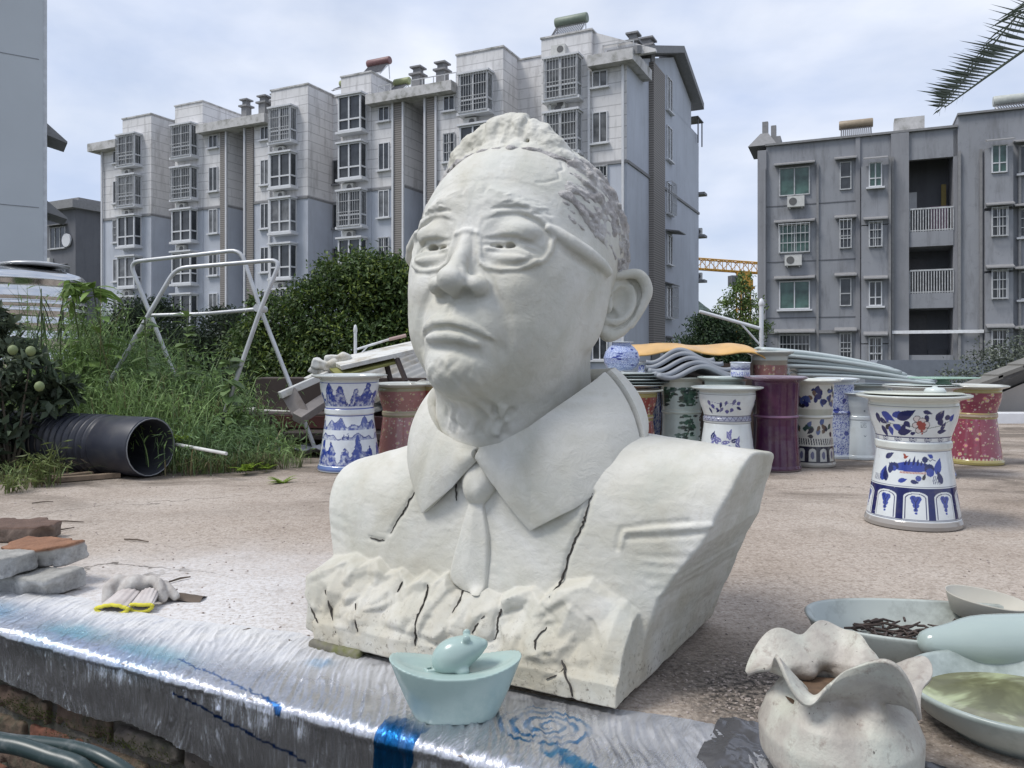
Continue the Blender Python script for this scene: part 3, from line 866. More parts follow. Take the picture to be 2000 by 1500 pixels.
# damp and mossy stains further back
st = ramp(nt, noisef(nt, .75, 7, .68, vec=P, vscale=(1, 2.2, 1), dist=.5), [(.46, (0, 0, 0)), (.60, (.85, .85, .85))])
sep = nt.nodes.new('ShaderNodeSeparateXYZ'); nt.links.new(P, sep.inputs[0])
def mrange(v, a, b_, c_=0.0, d=1.0):
    n = nt.nodes.new('ShaderNodeMapRange'); n.interpolation_type = 'SMOOTHSTEP'
    n.inputs['From Min'].default_value = a; n.inputs['From Max'].default_value = b_; n.inputs['To Min'].default_value = c_; n.inputs['To Max'].default_value = d
    nt.links.new(v, n.inputs['Value']); return n.outputs['Result']
def mth(op, a, b_):
    n = nt.nodes.new('ShaderNodeMath'); n.operation = op
    for i, v in enumerate((a, b_)):
        if hasattr(v, 'links'): nt.links.new(v, n.inputs[i])
        else: n.inputs[i].default_value = v
    return n.outputs[0]
stf = mth('MULTIPLY', st, mrange(sep.outputs['Y'], 3.4, 4.6))
c = mixc(nt, stf, c, (.115, .095, .075))
# white clay dust spilled near the front edge on the left
def spot(cx, cy, r0, r1, sx=1.0, sy=1.0, wob=.35, sc=1.6):
    vm = nt.nodes.new('ShaderNodeMapping'); vm.inputs['Location'].default_value = (-cx * sx, -cy * sy, 0); vm.inputs['Scale'].default_value = (sx, sy, 0)
    nt.links.new(P, vm.inputs['Vector'])
    ln = nt.nodes.new('ShaderNodeVectorMath'); ln.operation = 'LENGTH'; nt.links.new(vm.outputs['Vector'], ln.inputs[0])
    w = mth('MULTIPLY', mth('SUBTRACT', noisef(nt, sc, 8, .7, vec=P), .5), wob * 2)
    return mrange(mth('ADD', ln.outputs['Value'], w), r0, r1, 1.0, 0.0)
dust = mth('MAXIMUM', spot(-1.05, 2.05, .25, 1.05, 1, .85, .45), spot(-.55, 1.95, .1, .55, 1, 1, .3))
dg = ramp(nt, noisef(nt, 60, 6, .75, vec=P), [(.35, (.25, .25, .25)), (.55, (.95, .95, .95))])
dust = mth('MULTIPLY', dust, dg)
c = mixc(nt, dust, c, (.68, .67, .67))
# darker gritty patch beside the bust
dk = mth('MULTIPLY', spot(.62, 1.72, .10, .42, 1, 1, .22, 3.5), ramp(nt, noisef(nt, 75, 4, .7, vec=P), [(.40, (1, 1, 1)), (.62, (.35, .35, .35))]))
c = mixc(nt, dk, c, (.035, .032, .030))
# hairline cracks in the slab
vo = nt.nodes.new('ShaderNodeTexVoronoi'); vo.feature = 'DISTANCE_TO_EDGE'; vo.inputs['Scale'].default_value = .55
vd = nt.nodes.new('ShaderNodeVectorMath'); vd.operation = 'ADD'; vns = nt.nodes.new('ShaderNodeTexNoise'); vns.inputs['Scale'].default_value = 2.2; vns.inputs['Detail'].default_value = 6; nt.links.new(P, vns.inputs['Vector']); nt.links.new(P, vd.inputs[0]); nt.links.new(vns.outputs['Color'], vd.inputs[1]); nt.links.new(vd.outputs[0], vo.inputs['Vector'])
ck = mth('MULTIPLY', mrange(vo.outputs['Distance'], .0015, .006, .8, 0.0), ramp(nt, noisef(nt, .8, 4, .6, vec=P), [(.45, (0, 0, 0)), (.58, (1, 1, 1))]))
c = mixc(nt, ck, c, (.07, .06, .05))
sm = ramp(nt, noisef(nt, 2.4, 8, .75, vec=P, dist=.6), [(.56, (0, 0, 0)), (.70, (.55, .55, .55))])
c = mixc(nt, sm, c, (.20, .165, .13))
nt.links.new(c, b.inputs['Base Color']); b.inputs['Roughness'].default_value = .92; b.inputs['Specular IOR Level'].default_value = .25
n1 = bump(nt, b, noisef(nt, 95, 3, .7, vec=P), .55, .006)
bump(nt, b, noisef(nt, 9, 6, .6, vec=P), .35, .02, n1)
TERR = m
def ep(t, n, z=0.0): return EDGE_O + EU * t + EN * n + Vector((0, 0, z))
FAR_Y = 11.5
a0, a1 = ep(-9.5, 0), ep(4.6, 0)
mb = MB()
mb._add([tuple(a0), tuple(a1), (a1.x + 3, a1.y - .3, 0), (8.6, 8.9, 0), (5.0, 8.95, 0), (4.4, FAR_Y, 0), (-9.0, FAR_Y, 0)], [(0, 1, 2, 3, 4, 5, 6)])
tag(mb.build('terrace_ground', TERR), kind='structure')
mb = MB(); bot = -5
pts = [(5.0, 8.95), (4.4, FAR_Y), (-9.0, FAR_Y), (a0.x, a0.y)]
for p, q in zip(pts[:-1], pts[1:]): mb.quad((p[0], p[1], -.002), (p[0], p[1], bot), (q[0], q[1], bot), (q[0], q[1], -.002))
tag(mb.build('terrace_side', mat_basic('old_concrete', (.25, .24, .22), .9, bmp=.3)), kind='structure')

# loose stones and grit grains on the terrace
rg = random.Random(4)
mb = MB()
ico = [(0, 0, 1), (.894, 0, .447), (.276, .851, .447), (-.724, .526, .447), (-.724, -.526, .447), (.276, -.851, .447), (.724, .526, -.447), (-.276, .851, -.447), (-.894, 0, -.447), (-.276, -.851, -.447), (.724, -.526, -.447), (0, 0, -1)]
icf = [(0, 1, 2), (0, 2, 3), (0, 3, 4), (0, 4, 5), (0, 5, 1), (1, 6, 2), (2, 7, 3), (3, 8, 4), (4, 9, 5), (5, 10, 1), (2, 6, 7), (3, 7, 8), (4, 8, 9), (5, 9, 10), (1, 10, 6), (6, 11, 7), (7, 11, 8), (8, 11, 9), (9, 11, 10), (10, 11, 6)]
def pebble(mb, p, r):
    s = [rg.uniform(.6, 1.3) for _ in range(3)]; a = rg.uniform(0, 6.3)
    vs = []
    for x, y, z in ico:
        k = rg.uniform(.75, 1.15) * r
        X, Y, Z = x * s[0] * k, y * s[1] * k, z * s[2] * k * .6
        vs.append((p[0] + X * math.cos(a) - Y * math.sin(a), p[1] + X * math.sin(a) + Y * math.cos(a), p[2] + Z + r * .25))
    mb._add(vs, icf)
for i in range(2600):
    d = 1.5 + 6.5 * rg.random() ** 1.5; x = rg.uniform(-.70, .72) * d
    p = Vector((x, d, 0))
    if (p - EDGE_O).dot(EN) < .12: continue
    pebble(mb, (x, d, 0), rg.choice((.0014, .0018, .0022, .0028, .0038)) * (1 + d * .12))
for i in range(900):
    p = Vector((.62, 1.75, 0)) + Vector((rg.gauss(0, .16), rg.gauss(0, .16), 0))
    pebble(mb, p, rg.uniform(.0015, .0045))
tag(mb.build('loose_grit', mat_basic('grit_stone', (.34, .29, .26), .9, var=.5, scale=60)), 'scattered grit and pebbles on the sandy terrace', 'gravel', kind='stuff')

# brick wall under the terrace edge
wall = empty('brick_wall', ep(0, 0), math.atan2(EU.y, EU.x), 'weathered mossy brick wall under the plastic film at the terrace edge', 'wall')
mort = mat_basic('old_mortar', (.10, .09, .075), .95, var=.4, scale=9, bmp=.9, bscale=35, bdist=.02, dirt=(.045, .055, .02))
mb = MB(); mb.box((-.6, .172, -.49), (8.0, .27, .96)); mb.build('mortar', mort, wall)
brm = [mat_basic('brick_%s' % n, c_, .9, var=.35, scale=14, bmp=.8, bscale=45, bdist=.01, dirt=d_, dscale=9) for n, c_, d_ in
       (('red', (.19, .075, .045), (.05, .04, .03)), ('brown', (.13, .085, .06), (.04, .045, .025)), ('grey', (.12, .10, .085), (.035, .04, .02)))]
brick_me = []
for k in range(9):
    v = Vol((-.14, -.07, -.045), (.14, .07, .045), .006)
    v.box((0, 0, 0), (.114 + rg.uniform(-.006, .004), .055, .0275 + rg.uniform(-.003, .002)), Matrix.Rotation(rg.uniform(-.02, .02), 4, 'Y'), 0, .005)
    for _ in range(5):
        c_ = (rg.choice((-1, 1)) * rg.uniform(.06, .12), -.055, rg.choice((-1, 1)) * .028); v.ball(c_, rg.uniform(.008, .02), .008, cut=True)
    V_, F_ = v.mesh(); V_ = V_ + (vnoise(V_, 45, k)[:, None] * .0035 + vnoise(V_, 14, k + 9)[:, None] * .003) * np.array([.4, 1, .7], np.float32)
    o = np_mesh('brick', V_, F_, brm[k % 3], None, False); brick_me.append(o.data); bpy.data.objects.remove(o)
for row in range(10):
    z = -.05 - row * .073; off = (row % 2) * .12 + rg.uniform(-.02, .02)
    for k in range(12):
        x = -2.15 + k * .248 + off
        if x > .75: continue
        o = bpy.data.objects.new('brick', rg.choice(brick_me)); COL.objects.link(o); o.parent = wall
        o.location = (x, .082 + rg.uniform(-.010, .006), z + rg.uniform(-.003, .003)); o.rotation_euler = (rg.uniform(-.03, .03), rg.uniform(-.012, .012), rg.uniform(-.03, .03))
# moss cushions on the joints
def moss(name, spots, parent, n=500, label=None):
    Vs = []; Fs = []
    for (c_, r_) in spots:
        for i in range(n):
            p = Vector(c_) + Vector((rg.gauss(0, r_[0]), rg.gauss(0, r_[1]), rg.gauss(0, r_[2])))
            h = rg.uniform(.003, .008); a = rg.uniform(0, 6.3); w = .0016
            b0 = len(Vs); d = Vector((math.cos(a) * w, math.sin(a) * w, 0)); t = Vector((rg.uniform(-.003, .003), -.5 * h + rg.uniform(-.003, .002), h))
            Vs += [p - d, p + d, p + t]; Fs.append((b0, b0 + 1, b0 + 2))
    return np_mesh(name, np.array([tuple(p) for p in Vs]), np.array(Fs), MOSS, parent, False)
MOSS = mat_basic('moss', (.085, .10, .025), .95, var=.5, scale=30)
mo = moss('moss', [((-.30, .018, -.275), (.10, .006, .012)), ((-.52, .018, -.245), (.06, .006, .016)), ((-.75, .02, -.20), (.09, .005, .01)), ((-1.15, .02, -.20), (.07, .005, .01)), ((-.95, .02, -.27), (.06, .005, .02)), ((-.15, .018, -.33), (.07, .005, .012))], wall, 650)
mo['kind'] = 'stuff'

# the shiny film over the edge
t0, t1, nT = -1.9, 1.25, 1500
hem_t = [-1.9, -1.25, -1.10, -.98, -.86, -.74, -.60, -.48, -.38, -.26, -.1, .1, .4, 1.3]
hem_z = [.14, .125, .150, .150, .145, .135, .150, .155, .175, .215, .26, .30, .32, .34]
S = np.concatenate([np.linspace(0, 1, 46)[:-1], 1 + np.linspace(0, 1, 8)[:-1], 2 + np.linspace(0, 1, 62)])
T = np.linspace(t0, t1, nT)
TT, SS = np.meshgrid(T, S, indexing='ij')
n2h = lambda t: vnoise(np.stack([t.ravel() * 6, t.ravel() * 0, t.ravel() * 0], 1).astype(np.float32), 1.0, 77, 3).reshape(t.shape)
hem = np.interp(TT, hem_t, hem_z) + .006 * np.sin(TT * 13) + .0025 * np.sin(TT * 47 + 1) + .004 * n2h(TT)
inn = np.interp(TT, [-1.9, -1.3, -.9, -.5, -.2, .1, .35, .6, .9, 1.25], [.26, .27, .24, .36, .31, .30, .30, .33, .20, .15]) + .02 * np.sin(TT * 5) + .03 * n2h(TT * .6)
Rr = .011
n_ = np.where(SS < 1, 0, np.where(SS < 2, Rr * (1 - np.cos((SS - 1) * np.pi / 2)), Rr + (SS - 2) * (inn - Rr)))
z_ = np.where(SS < 1, -Rr - (1 - SS) * (hem - Rr), np.where(SS < 2, -Rr + Rr * np.sin((SS - 1) * np.pi / 2), 0))
L_ = np.where(SS < 1, -(1 - SS) * hem, n_)          # arc coordinate: negative down the front
ny = np.where(SS < 1, -1, np.where(SS < 2, -np.cos((SS - 1) * np.pi / 2), 0)); nzz = np.where(SS < 1, 0, np.where(SS < 2, np.sin((SS - 1) * np.pi / 2), 1))
def n2(a, b_, seed, o=2):
    q = np.stack([a.ravel(), b_.ravel(), np.full(a.size, seed * 1.37)], 1).astype(np.float32)
    return vnoise(q, 1.0, seed, o).reshape(a.shape)
skew = TT + L_ * .55 * (L_ > 0) + .04 * n2(TT * 4, L_ * 4, 3)
wr = n2(skew * 150, L_ * 10, 1) * .0042 + n2(skew * 75, L_ * 8, 21) * .0036 + n2(skew * 36, L_ * 6, 2) * .0030 + n2(TT * 7, L_ * 7, 5) * .008
fold = np.abs(n2(skew * 60, L_ * 7, 8)); wr = wr + np.maximum(0, .10 - fold) * .035
flat = np.clip(1 - (SS - 2.75) * 3.2, .12, 1)
disp = (wr + .007) * flat + .0035 + (.010 * n2(TT * 11, L_ * 4, 60) + .007 * n2(TT * 34, L_ * 3, 61) + .005 * n2(TT * 95, L_ * 3, 62)) * np.exp(-(L_ / .030) ** 2)
disp = np.where((SS < 1), disp * .8 + .005 * n2(TT * 9, L_ * 12, 12) - .006 * (1 - SS) + .006 * np.clip(n2(TT * 10, L_ * 3, 14) - .2, 0, 1) * (1 - SS) ** 2, disp)
nn = n_ + ny * disp; zz = np.maximum(z_ + nzz * disp, np.where(SS >= 2, .0035, -9))
X = EDGE_O.x + EU.x * TT + EN.x * nn; Y = EDGE_O.y + EU.y * TT + EN.y * nn
V = np.stack([X.ravel(), Y.ravel(), zz.ravel()], 1)
m_ = len(S); ii, jj = np.meshgrid(np.arange(nT - 1), np.arange(m_ - 1), indexing='ij')
q0 = (ii * m_ + jj).ravel(); F = np.stack([q0, q0 + m_, q0 + m_ + 1, q0 + 1], 1)
# print and dust
col = np.ones((nT, m_, 3), np.float32) * np.array([.68, .69, .73], np.float32)
def blend(mask, c_):
    global col
    col = col * (1 - mask[..., None]) + np.array(c_, np.float32) * mask[..., None]
wob = .012 * n2(TT * 22, L_ * 22, 31)
# spiral medallion beside the ingot
du, dv = (TT - .315), (L_ - .155) * 1.0
rr_ = np.sqrt(du ** 2 + (dv * 1.25) ** 2) + wob * .6; th = np.arctan2(dv, du)
sp = (np.sin(rr_ * 2 * np.pi / .026 + th) > .15) & (rr_ < .112) & (rr_ > .012)
blend(sp * np.clip(.75 + n2(TT * 60, L_ * 30, 41), 0, 1) * (rr_ < .10), (.02, .20, .46))
bd = (np.abs(TT - .07 - .18 * np.minimum(L_, 0)) < .045) & (L_ < .05)
blend(bd * np.clip(1.1 - np.maximum(L_, 0) * 14 + n2(TT * 50, L_ * 10, 42) * .5, 0, 1), (.015, .16, .42))
lt = (np.abs(L_ - .05 + .35 * (TT - .42)) < .022 + wob) & (TT > .34) & (TT < .60)
blend(lt * np.clip(.7 + n2(TT * 70, L_ * 40, 43), 0, 1), (.03, .26, .52))
for (tc_, lc, rt, rl, c_) in [(-1.02, .06, .10, .05, (.28, .62, .72)), (-.72, .055, .12, .045, (.34, .66, .76)), (-1.45, .07, .14, .05, (.35, .6, .78)), (-.30, .20, .03, .02, (.10, .35, .62)), (-.85, .02, .25, .02, (.55, .62, .80)), (.95, .12, .12, .05, (.12, .4, .62))]:
    k = np.exp(-((TT - tc_) / rt) ** 2 - ((L_ - lc) / rl) ** 2); blend(np.clip(k * 1.1 + n2(TT * 25, L_ * 25, 44) * .5 * k, 0, .75), c_)
ln = np.abs(L_ - (.045 - .16 * (TT + .5))) < .0028
blend(ln * (TT > -.62) * (TT < -.22) * 1.0, (.04, .16, .42))
ln = np.abs(L_ - (-.03 - .16 * (TT + .5))) < .0030
blend(ln * (TT > -.55) * (TT < -.15) * 1.0, (.02, .08, .28))
dustm = np.clip((L_ - .065 - .05 * n2(TT * 5, L_ * 5, 51)) / .15, 0, 1) * np.interp(TT, [-1.9, -.55, -.25, .2, 1.2], [1, 1, .45, .25, .3])
dustm = np.clip(dustm * (.8 + .5 * n2(TT * 45, L_ * 20, 52)) + .12 * (L_ > 0) * np.clip(.5 + n2(TT * 30, L_ * 12, 53), 0, 1), 0, 1)
m, nt, b = new_mat('shiny_plastic_film')
a = nt.nodes.new('ShaderNodeVertexColor'); a.layer_name = 'paint'
c = mixc(nt, a.outputs['Alpha'], a.outputs['Color'], (.66, .655, .65))
nt.links.new(c, b.inputs['Base Color'])
inv = nt.nodes.new('ShaderNodeMapRange'); inv.inputs['To Min'].default_value = .96; inv.inputs['To Max'].default_value = 0.0; nt.links.new(a.outputs['Alpha'], inv.inputs['Value']); nt.links.new(inv.outputs[0], b.inputs['Metallic'])
rr2 = nt.nodes.new('ShaderNodeMapRange'); rr2.inputs['To Min'].default_value = .14; rr2.inputs['To Max'].default_value = .85; nt.links.new(a.outputs['Alpha'], rr2.inputs['Value']); nt.links.new(rr2.outputs[0], b.inputs['Roughness'])
mp_ = nt.nodes.new('ShaderNodeMapping'); mp_.inputs['Rotation'].default_value = (0, 0, -math.atan2(EU.y, EU.x))
g_ = nt.nodes.new('ShaderNodeNewGeometry'); nt.links.new(g_.outputs['Position'], mp_.inputs['Vector'])
n1 = bump(nt, b, noisef(nt, 1.0, 5, .65, vec=mp_.outputs['Vector'], vscale=(170, 17, 17), dist=1.0), .75, .006)
film = np_mesh('plastic_film', V, F, m, None, True, col.reshape(-1, 3))
ca = np.ones((len(V), 4), np.float32); ca[:, :3] = col.reshape(-1, 3); ca[:, 3] = dustm.ravel()
film.data.color_attributes['paint'].data.foreach_set('color', ca.ravel())
tag(film, 'crinkled silver plastic film with blue print hanging over the wall edge', 'plastic film')
# ---------------------------------------------------------------- buildings
def wall_mat(name, col, line=.0, stain=(.20, .19, .18), stainamt=.5, lines_col=.95, pitch=.62, rough=.85):
    m, nt, b = new_mat(name)
    tcn = nt.nodes.new('ShaderNodeTexCoord'); vec = tcn.outputs['Object']
    c = ramp(nt, noisef(nt, .35, 6, .6, vec=vec), [(.3, tuple(x * .88 for x in col)), (.7, tuple(min(1, x * 1.06) for x in col))])
    s = ramp(nt, noisef(nt, .9, 9, .7, vec=vec, vscale=(2.2, 2.2, .35)), [(.50, (0, 0, 0)), (.78, (stainamt,) * 3)])
    c = mixc(nt, s, c, stain)
    s2 = ramp(nt, noisef(nt, 2.6, 7, .75, vec=vec), [(.56, (0, 0, 0)), (.75, (stainamt * .6,) * 3)])
    c = mixc(nt, s2, c, stain)
    if line:
        sp = nt.nodes.new('ShaderNodeSeparateXYZ'); nt.links.new(vec, sp.inputs[0])
        d = nt.nodes.new('ShaderNodeMath'); d.operation = 'PINGPONG'; d.inputs[1].default_value = pitch / 2; nt.links.new(sp.outputs['Z'], d.inputs[0])
        l = nt.nodes.new('ShaderNodeMath'); l.operation = 'LESS_THAN'; l.inputs[1].default_value = .028; nt.links.new(d.outputs[0], l.inputs[0])
        k = nt.nodes.new('ShaderNodeMath'); k.operation = 'MULTIPLY'; k.inputs[1].default_value = line; nt.links.new(l.outputs[0], k.inputs[0])
        c = mixc(nt, k.outputs[0], c, tuple(x * lines_col * .6 for x in col))
    nt.links.new(c, b.inputs['Base Color']); b.inputs['Roughness'].default_value = rough; b.inputs['Specular IOR Level'].default_value = .3
    return m
M_TILE = wall_mat('pale_tiled_wall', (.72, .71, .71), .75, stainamt=.7)
M_BLUE = wall_mat('pale_blue_wall', (.51, .54, .60), 0, stainamt=.25)
M_TRIM = mat_basic('trim_concrete', (.56, .55, .545), .85, dirt=(.18, .18, .15), dscale=1.5)
M_DTRIM = mat_basic('dark_trim', (.24, .24, .245), .85)
M_WHITE = mat_basic('white_window_frame', (.62, .63, .65), .5, var=.06)
M_RAIL = mat_basic('worn_metal_bars', (.44, .45, .46), .55, var=.25)
M_DRAIL = mat_basic('dark_metal_bars', (.10, .10, .11), .55)
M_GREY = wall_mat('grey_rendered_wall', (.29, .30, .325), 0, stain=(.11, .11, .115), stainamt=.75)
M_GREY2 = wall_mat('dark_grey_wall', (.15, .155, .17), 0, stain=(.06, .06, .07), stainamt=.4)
M_GPIL = wall_mat('grey_pilaster', (.28, .285, .305), 0, stain=(.10, .10, .11), stainamt=.4)
M_BROWN = None
def glass_mat(name, col, rough=.08):
    m, nt, b = new_mat(name)
    c = ramp(nt, noisef(nt, 1.7, 3, .5), [(.35, tuple(x * .5 for x in col)), (.65, tuple(x * 1.3 for x in col))])
    nt.links.new(c, b.inputs['Base Color']); b.inputs['Roughness'].default_value = rough; b.inputs['Specular IOR Level'].default_value = .6
    return m
G_DARK = glass_mat('window_glass', (.045, .05, .055)); G_CURT = glass_mat('curtained_glass', (.15, .155, .16)); G_GREEN = glass_mat('green_glass', (.06, .12, .10))
M_AC = mat_basic('ac_casing', (.55, .55, .53), .6, var=.1); M_ACG = mat_basic('ac_grille', (.12, .12, .12), .7)

# ribbed tile strip
m, nt, b = new_mat('ribbed_brown_tile')
tcn = nt.nodes.new('ShaderNodeTexCoord'); sp = nt.nodes.new('ShaderNodeSeparateXYZ'); nt.links.new(tcn.outputs['Object'], sp.inputs[0])
d = nt.nodes.new('ShaderNodeMath'); d.operation = 'PINGPONG'; d.inputs[1].default_value = .07; nt.links.new(sp.outputs['Z'], d.inputs[0])
l = nt.nodes.new('ShaderNodeMath'); l.operation = 'LESS_THAN'; l.inputs[1].default_value = .025; nt.links.new(d.outputs[0], l.inputs[0])
nt.links.new(mixc(nt, l.outputs[0], (.27, .25, .235), (.13, .12, .11)), b.inputs['Base Color']); b.inputs['Roughness'].default_value = .8
M_BROWN = m

_wc = {}
def window(par, x, z, w, h, y, o=1, cols=2, transom=None, glass=None, frame=None, sill=True, bars=None, canopy=None, ft=.055, rz=0.0):
    """window on the face at y (o: outward sign of local y), lower left corner x, z"""
    key = (round(w, 2), round(h, 2), o, cols, transom, sill, ft, rz)
    frame = frame or M_WHITE; glass = glass or G_DARK
    if (key, frame.name) not in _wc:
        mb = MB(); D = .09
        for cx in [0 + ft / 2, w - ft / 2] + [w * k / cols for k in range(1, cols)]: mb.box((cx, o * D / 2, h / 2), (ft, D, h))
        for cz in [ft / 2, h - ft / 2] + ([h * transom] if transom else []): mb.box((w / 2, o * (D / 2 - .004), cz), (w - .01, D - .008, ft))
        if sill: mb.box((w / 2, o * .11, -.06), (w + .24, .22, .09))
        _wc[(key, frame.name)] = mb.mesh('window', frame)
    if (key, glass.name) not in _wc:
        mb = MB(); mb.box((w / 2, o * .02, h / 2), (w - .02, .03, h - .02)); _wc[(key, glass.name)] = mb.mesh('pane', glass)
    a = link_mesh('window', _wc[(key, frame.name)], par); a.location = (x, y, z); a.rotation_euler = (0, 0, rz)
    link_mesh('pane', _wc[(key, glass.name)], a)
    if bars:
        k2 = (round(w, 2), round(h, 2), o, 'bars', bars[0], bars[1])
        if k2 not in _wc:
            mb = MB(); n = max(3, int(w / bars[0])); D = bars[1]
            for i in range(n + 1): mb.box((w * i / n, o * (D + .06), h / 2), (.024, .03, h + .1))
            for cz in (0, h * .33, h * .66, h): mb.box((w / 2, o * (D + .062), cz), (w, .03, .04))
            if D > .15:
                for cx in (0, w):
                    for cz in (0, h): mb.box((cx, o * (D / 2 + .03), cz), (.035, D, .04))
            _wc[k2] = mb.mesh('security_bars', M_RAIL)
        link_mesh('security_bars', _wc[k2], a)
    if canopy:
        k3 = (round(w, 2), round(h, 2), o, 'can', canopy)
        if k3 not in _wc:
            mb = MB(); mb.hexa([(-.25, 0, h + .20), (w + .25, 0, h + .20), (w + .25, o * canopy, h + .08), (-.25, o * canopy, h + .08)][::1], [(-.25, 0, h + .30), (w + .25, 0, h + .30), (w + .25, o * canopy, h + .14), (-.25, o * canopy, h + .14)])
            _wc[k3] = mb.mesh('canopy', M_DTRIM)
        link_mesh('canopy', _wc[k3], a)
    return a
def bay(par, x, z, w, h, y, o=1, dep=.6, glass=None, grid=False, green=False):
    """projecting bay window with slab under and over it"""
    glass = glass or G_DARK; key = ('bay', round(w, 2), round(h, 2), o, dep, grid)
    if key not in _wc:
        mb = MB(); t = .10
        for cx in (t / 2, w * .52, w - t / 2): mb.box((cx, o * dep, h / 2), (t, .09, h))
        for cz in (t / 2, h * .32, h - t / 2): mb.box((w / 2, o * dep, cz), (w - .01, .08, t))
        for s_ in (0, w):
            for cz in (t / 2, h * .32, h - t / 2): mb.box((s_, o * dep / 2, cz), (.08, dep, t))
            mb.box((s_, o * .05, h / 2), (.09, .09, h))
        mb.box((w / 2, o * (dep / 2 + .05), -.08), (w + .30, dep + .16, .16)); mb.box((w / 2, o * (dep / 2 + .06), h + .06), (w + .26, dep + .22, .12))
        _wc[key] = mb.mesh('window', M_WHITE)
        if grid:
            mb = MB(); n = int(w / .17)
            for i in range(n + 1): mb.box((w * i / n, o * (dep + .16), h * .5), (.020, .03, h + .1))
            for cz in (0, .18 * h, .4 * h, .7 * h, h): mb.box((w / 2, o * (dep + .165), cz), (w, .03, .035))
            for i in range(5): mb.box((0, o * (dep * i / 4 + .1), h / 2), (.03, .03, h)); mb.box((w, o * (dep * i / 4 + .1), h / 2), (.03, .03, h))
            _wc[key + ('g',)] = mb.mesh('security_bars', M_RAIL)
    if (key, glass.name) not in _wc:
        mb = MB(); mb.box((w / 2, o * (dep / 2 - .02), h / 2), (w - .06, dep - .06, h - .04)); _wc[(key, glass.name)] = mb.mesh('pane', glass)
    a = link_mesh('window', _wc[key], par); a.location = (x, y, z)
    link_mesh('pane', _wc[(key, glass.name)], a)
    if grid: link_mesh('security_bars', _wc[key + ('g',)], a)
    return a
def ac(par, x, z, y, o=1):
    if ('ac', o) not in _wc:
        mb = MB(); mb.box((0, o * .2, .28), (.85, .34, .56)); mb.box((-.3, o * .17, -.04), (.05, .34, .06)); mb.box((.3, o * .17, -.04), (.05, .34, .06)); _wc[('ac', o)] = mb.mesh('air_conditioner', M_AC)
        mb = MB(); mb.tube([(-.14, o * .36, .28), (-.14, o * .385, .28)], .20, 16); _wc[('acg', o)] = mb.mesh('grille', M_ACG)
    a = link_mesh('air_conditioner', _wc[('ac', o)], par); a.location = (x, y, z); link_mesh('grille', _wc[('acg', o)], a)

# ---- long pale block: local x runs left along the facade, +y is outward
B1 = empty('apartment_block', (6.36, 44, 0), math.atan2(.436, -.900), 'long pale stepped apartment block with blue lower walls and bay windows', 'building')
def su(u, p=0.0):
    t = (u - 1000) / 1550; x0 = 6.36 - .436 * p; d0 = 44 - .9 * p
    return (x0 - d0 * t) / (.9 + .436 * t)
def zu(u, v, p=0.0):
    s = su(u, p); return .73 + (700 - v) * (44 - .9 * p + .436 * s) / 1550
BELT, EAVE, TOWER, BOT = 11.66, 17.0, 19.3, -5.0
DEPTH = 10.0
def mass(u1, u2, p, top, wallname='wall'):
    s1, s2 = su(u1), su(u2)
    for nm, zz0, zz1, mt in ((wallname, BOT, BELT, M_BLUE), (wallname, BELT, top, M_TILE)):
        mb = MB(); mb.box(((s1 + s2) / 2, p - DEPTH / 2, (zz0 + zz1) / 2), (s2 - s1, DEPTH, zz1 - zz0)); mb.build(nm, mt, B1)
    mb = MB(); mb.box(((s1 + s2) / 2, p - DEPTH / 2, BELT), (s2 - s1 + .02, DEPTH + .14, .16)); mb.build('belt_course', M_DTRIM, B1)
    if top > 18:
        mb = MB(); mb.box(((s1 + s2) / 2, p - DEPTH / 2, top + .04), (s2 - s1 + .12, DEPTH + .12, .10)); mb.build('coping', M_TRIM, B1)
masses = [(1224, 1156, 0, EAVE), (1155.8, 1058, .05, TOWER), (1057.8, 1011, -2.0, TOWER - .15), (1010.9, 1010, -2.0, TOWER), (983, 892, .03, TOWER), (891.8, 833, 0, EAVE),
          (790, 726, 0, EAVE), (725.8, 667, .05, TOWER), (666.8, 640, -2.6, TOWER - .2), (602, 530, .03, TOWER), (529.8, 481, 0, EAVE),
          (445, 397, 0, EAVE), (396.8, 343, .05, TOWER + .2), (342.8, 330, -2.2, TOWER - .2), (296, 240, .03, TOWER), (239.8, 200, 0, EAVE)]
for a_ in masses:
    if a_[0] - a_[1] > 1: mass(*a_)
# fill between recesses
for (u1, u2, p) in ((1011, 983, -2.0), (833, 790, -2.6), (640, 602, -2.6), (481, 445, -2.6), (330, 296, -2.3)):
    mass(u1, u2, p - .01, EAVE if u1 in (833, 481) else TOWER - .15)
# eaves slabs
for (u1, u2) in ((1243, 1156), (892, 726), (530, 397), (240, 186)):
    s1, s2 = su(u1), su(u2)
    mb = MB(); mb.box(((s1 + s2) / 2, -1.2, EAVE + .32), (s2 - s1, 3.8, .62)); mb.build('eaves', M_TRIM, B1)
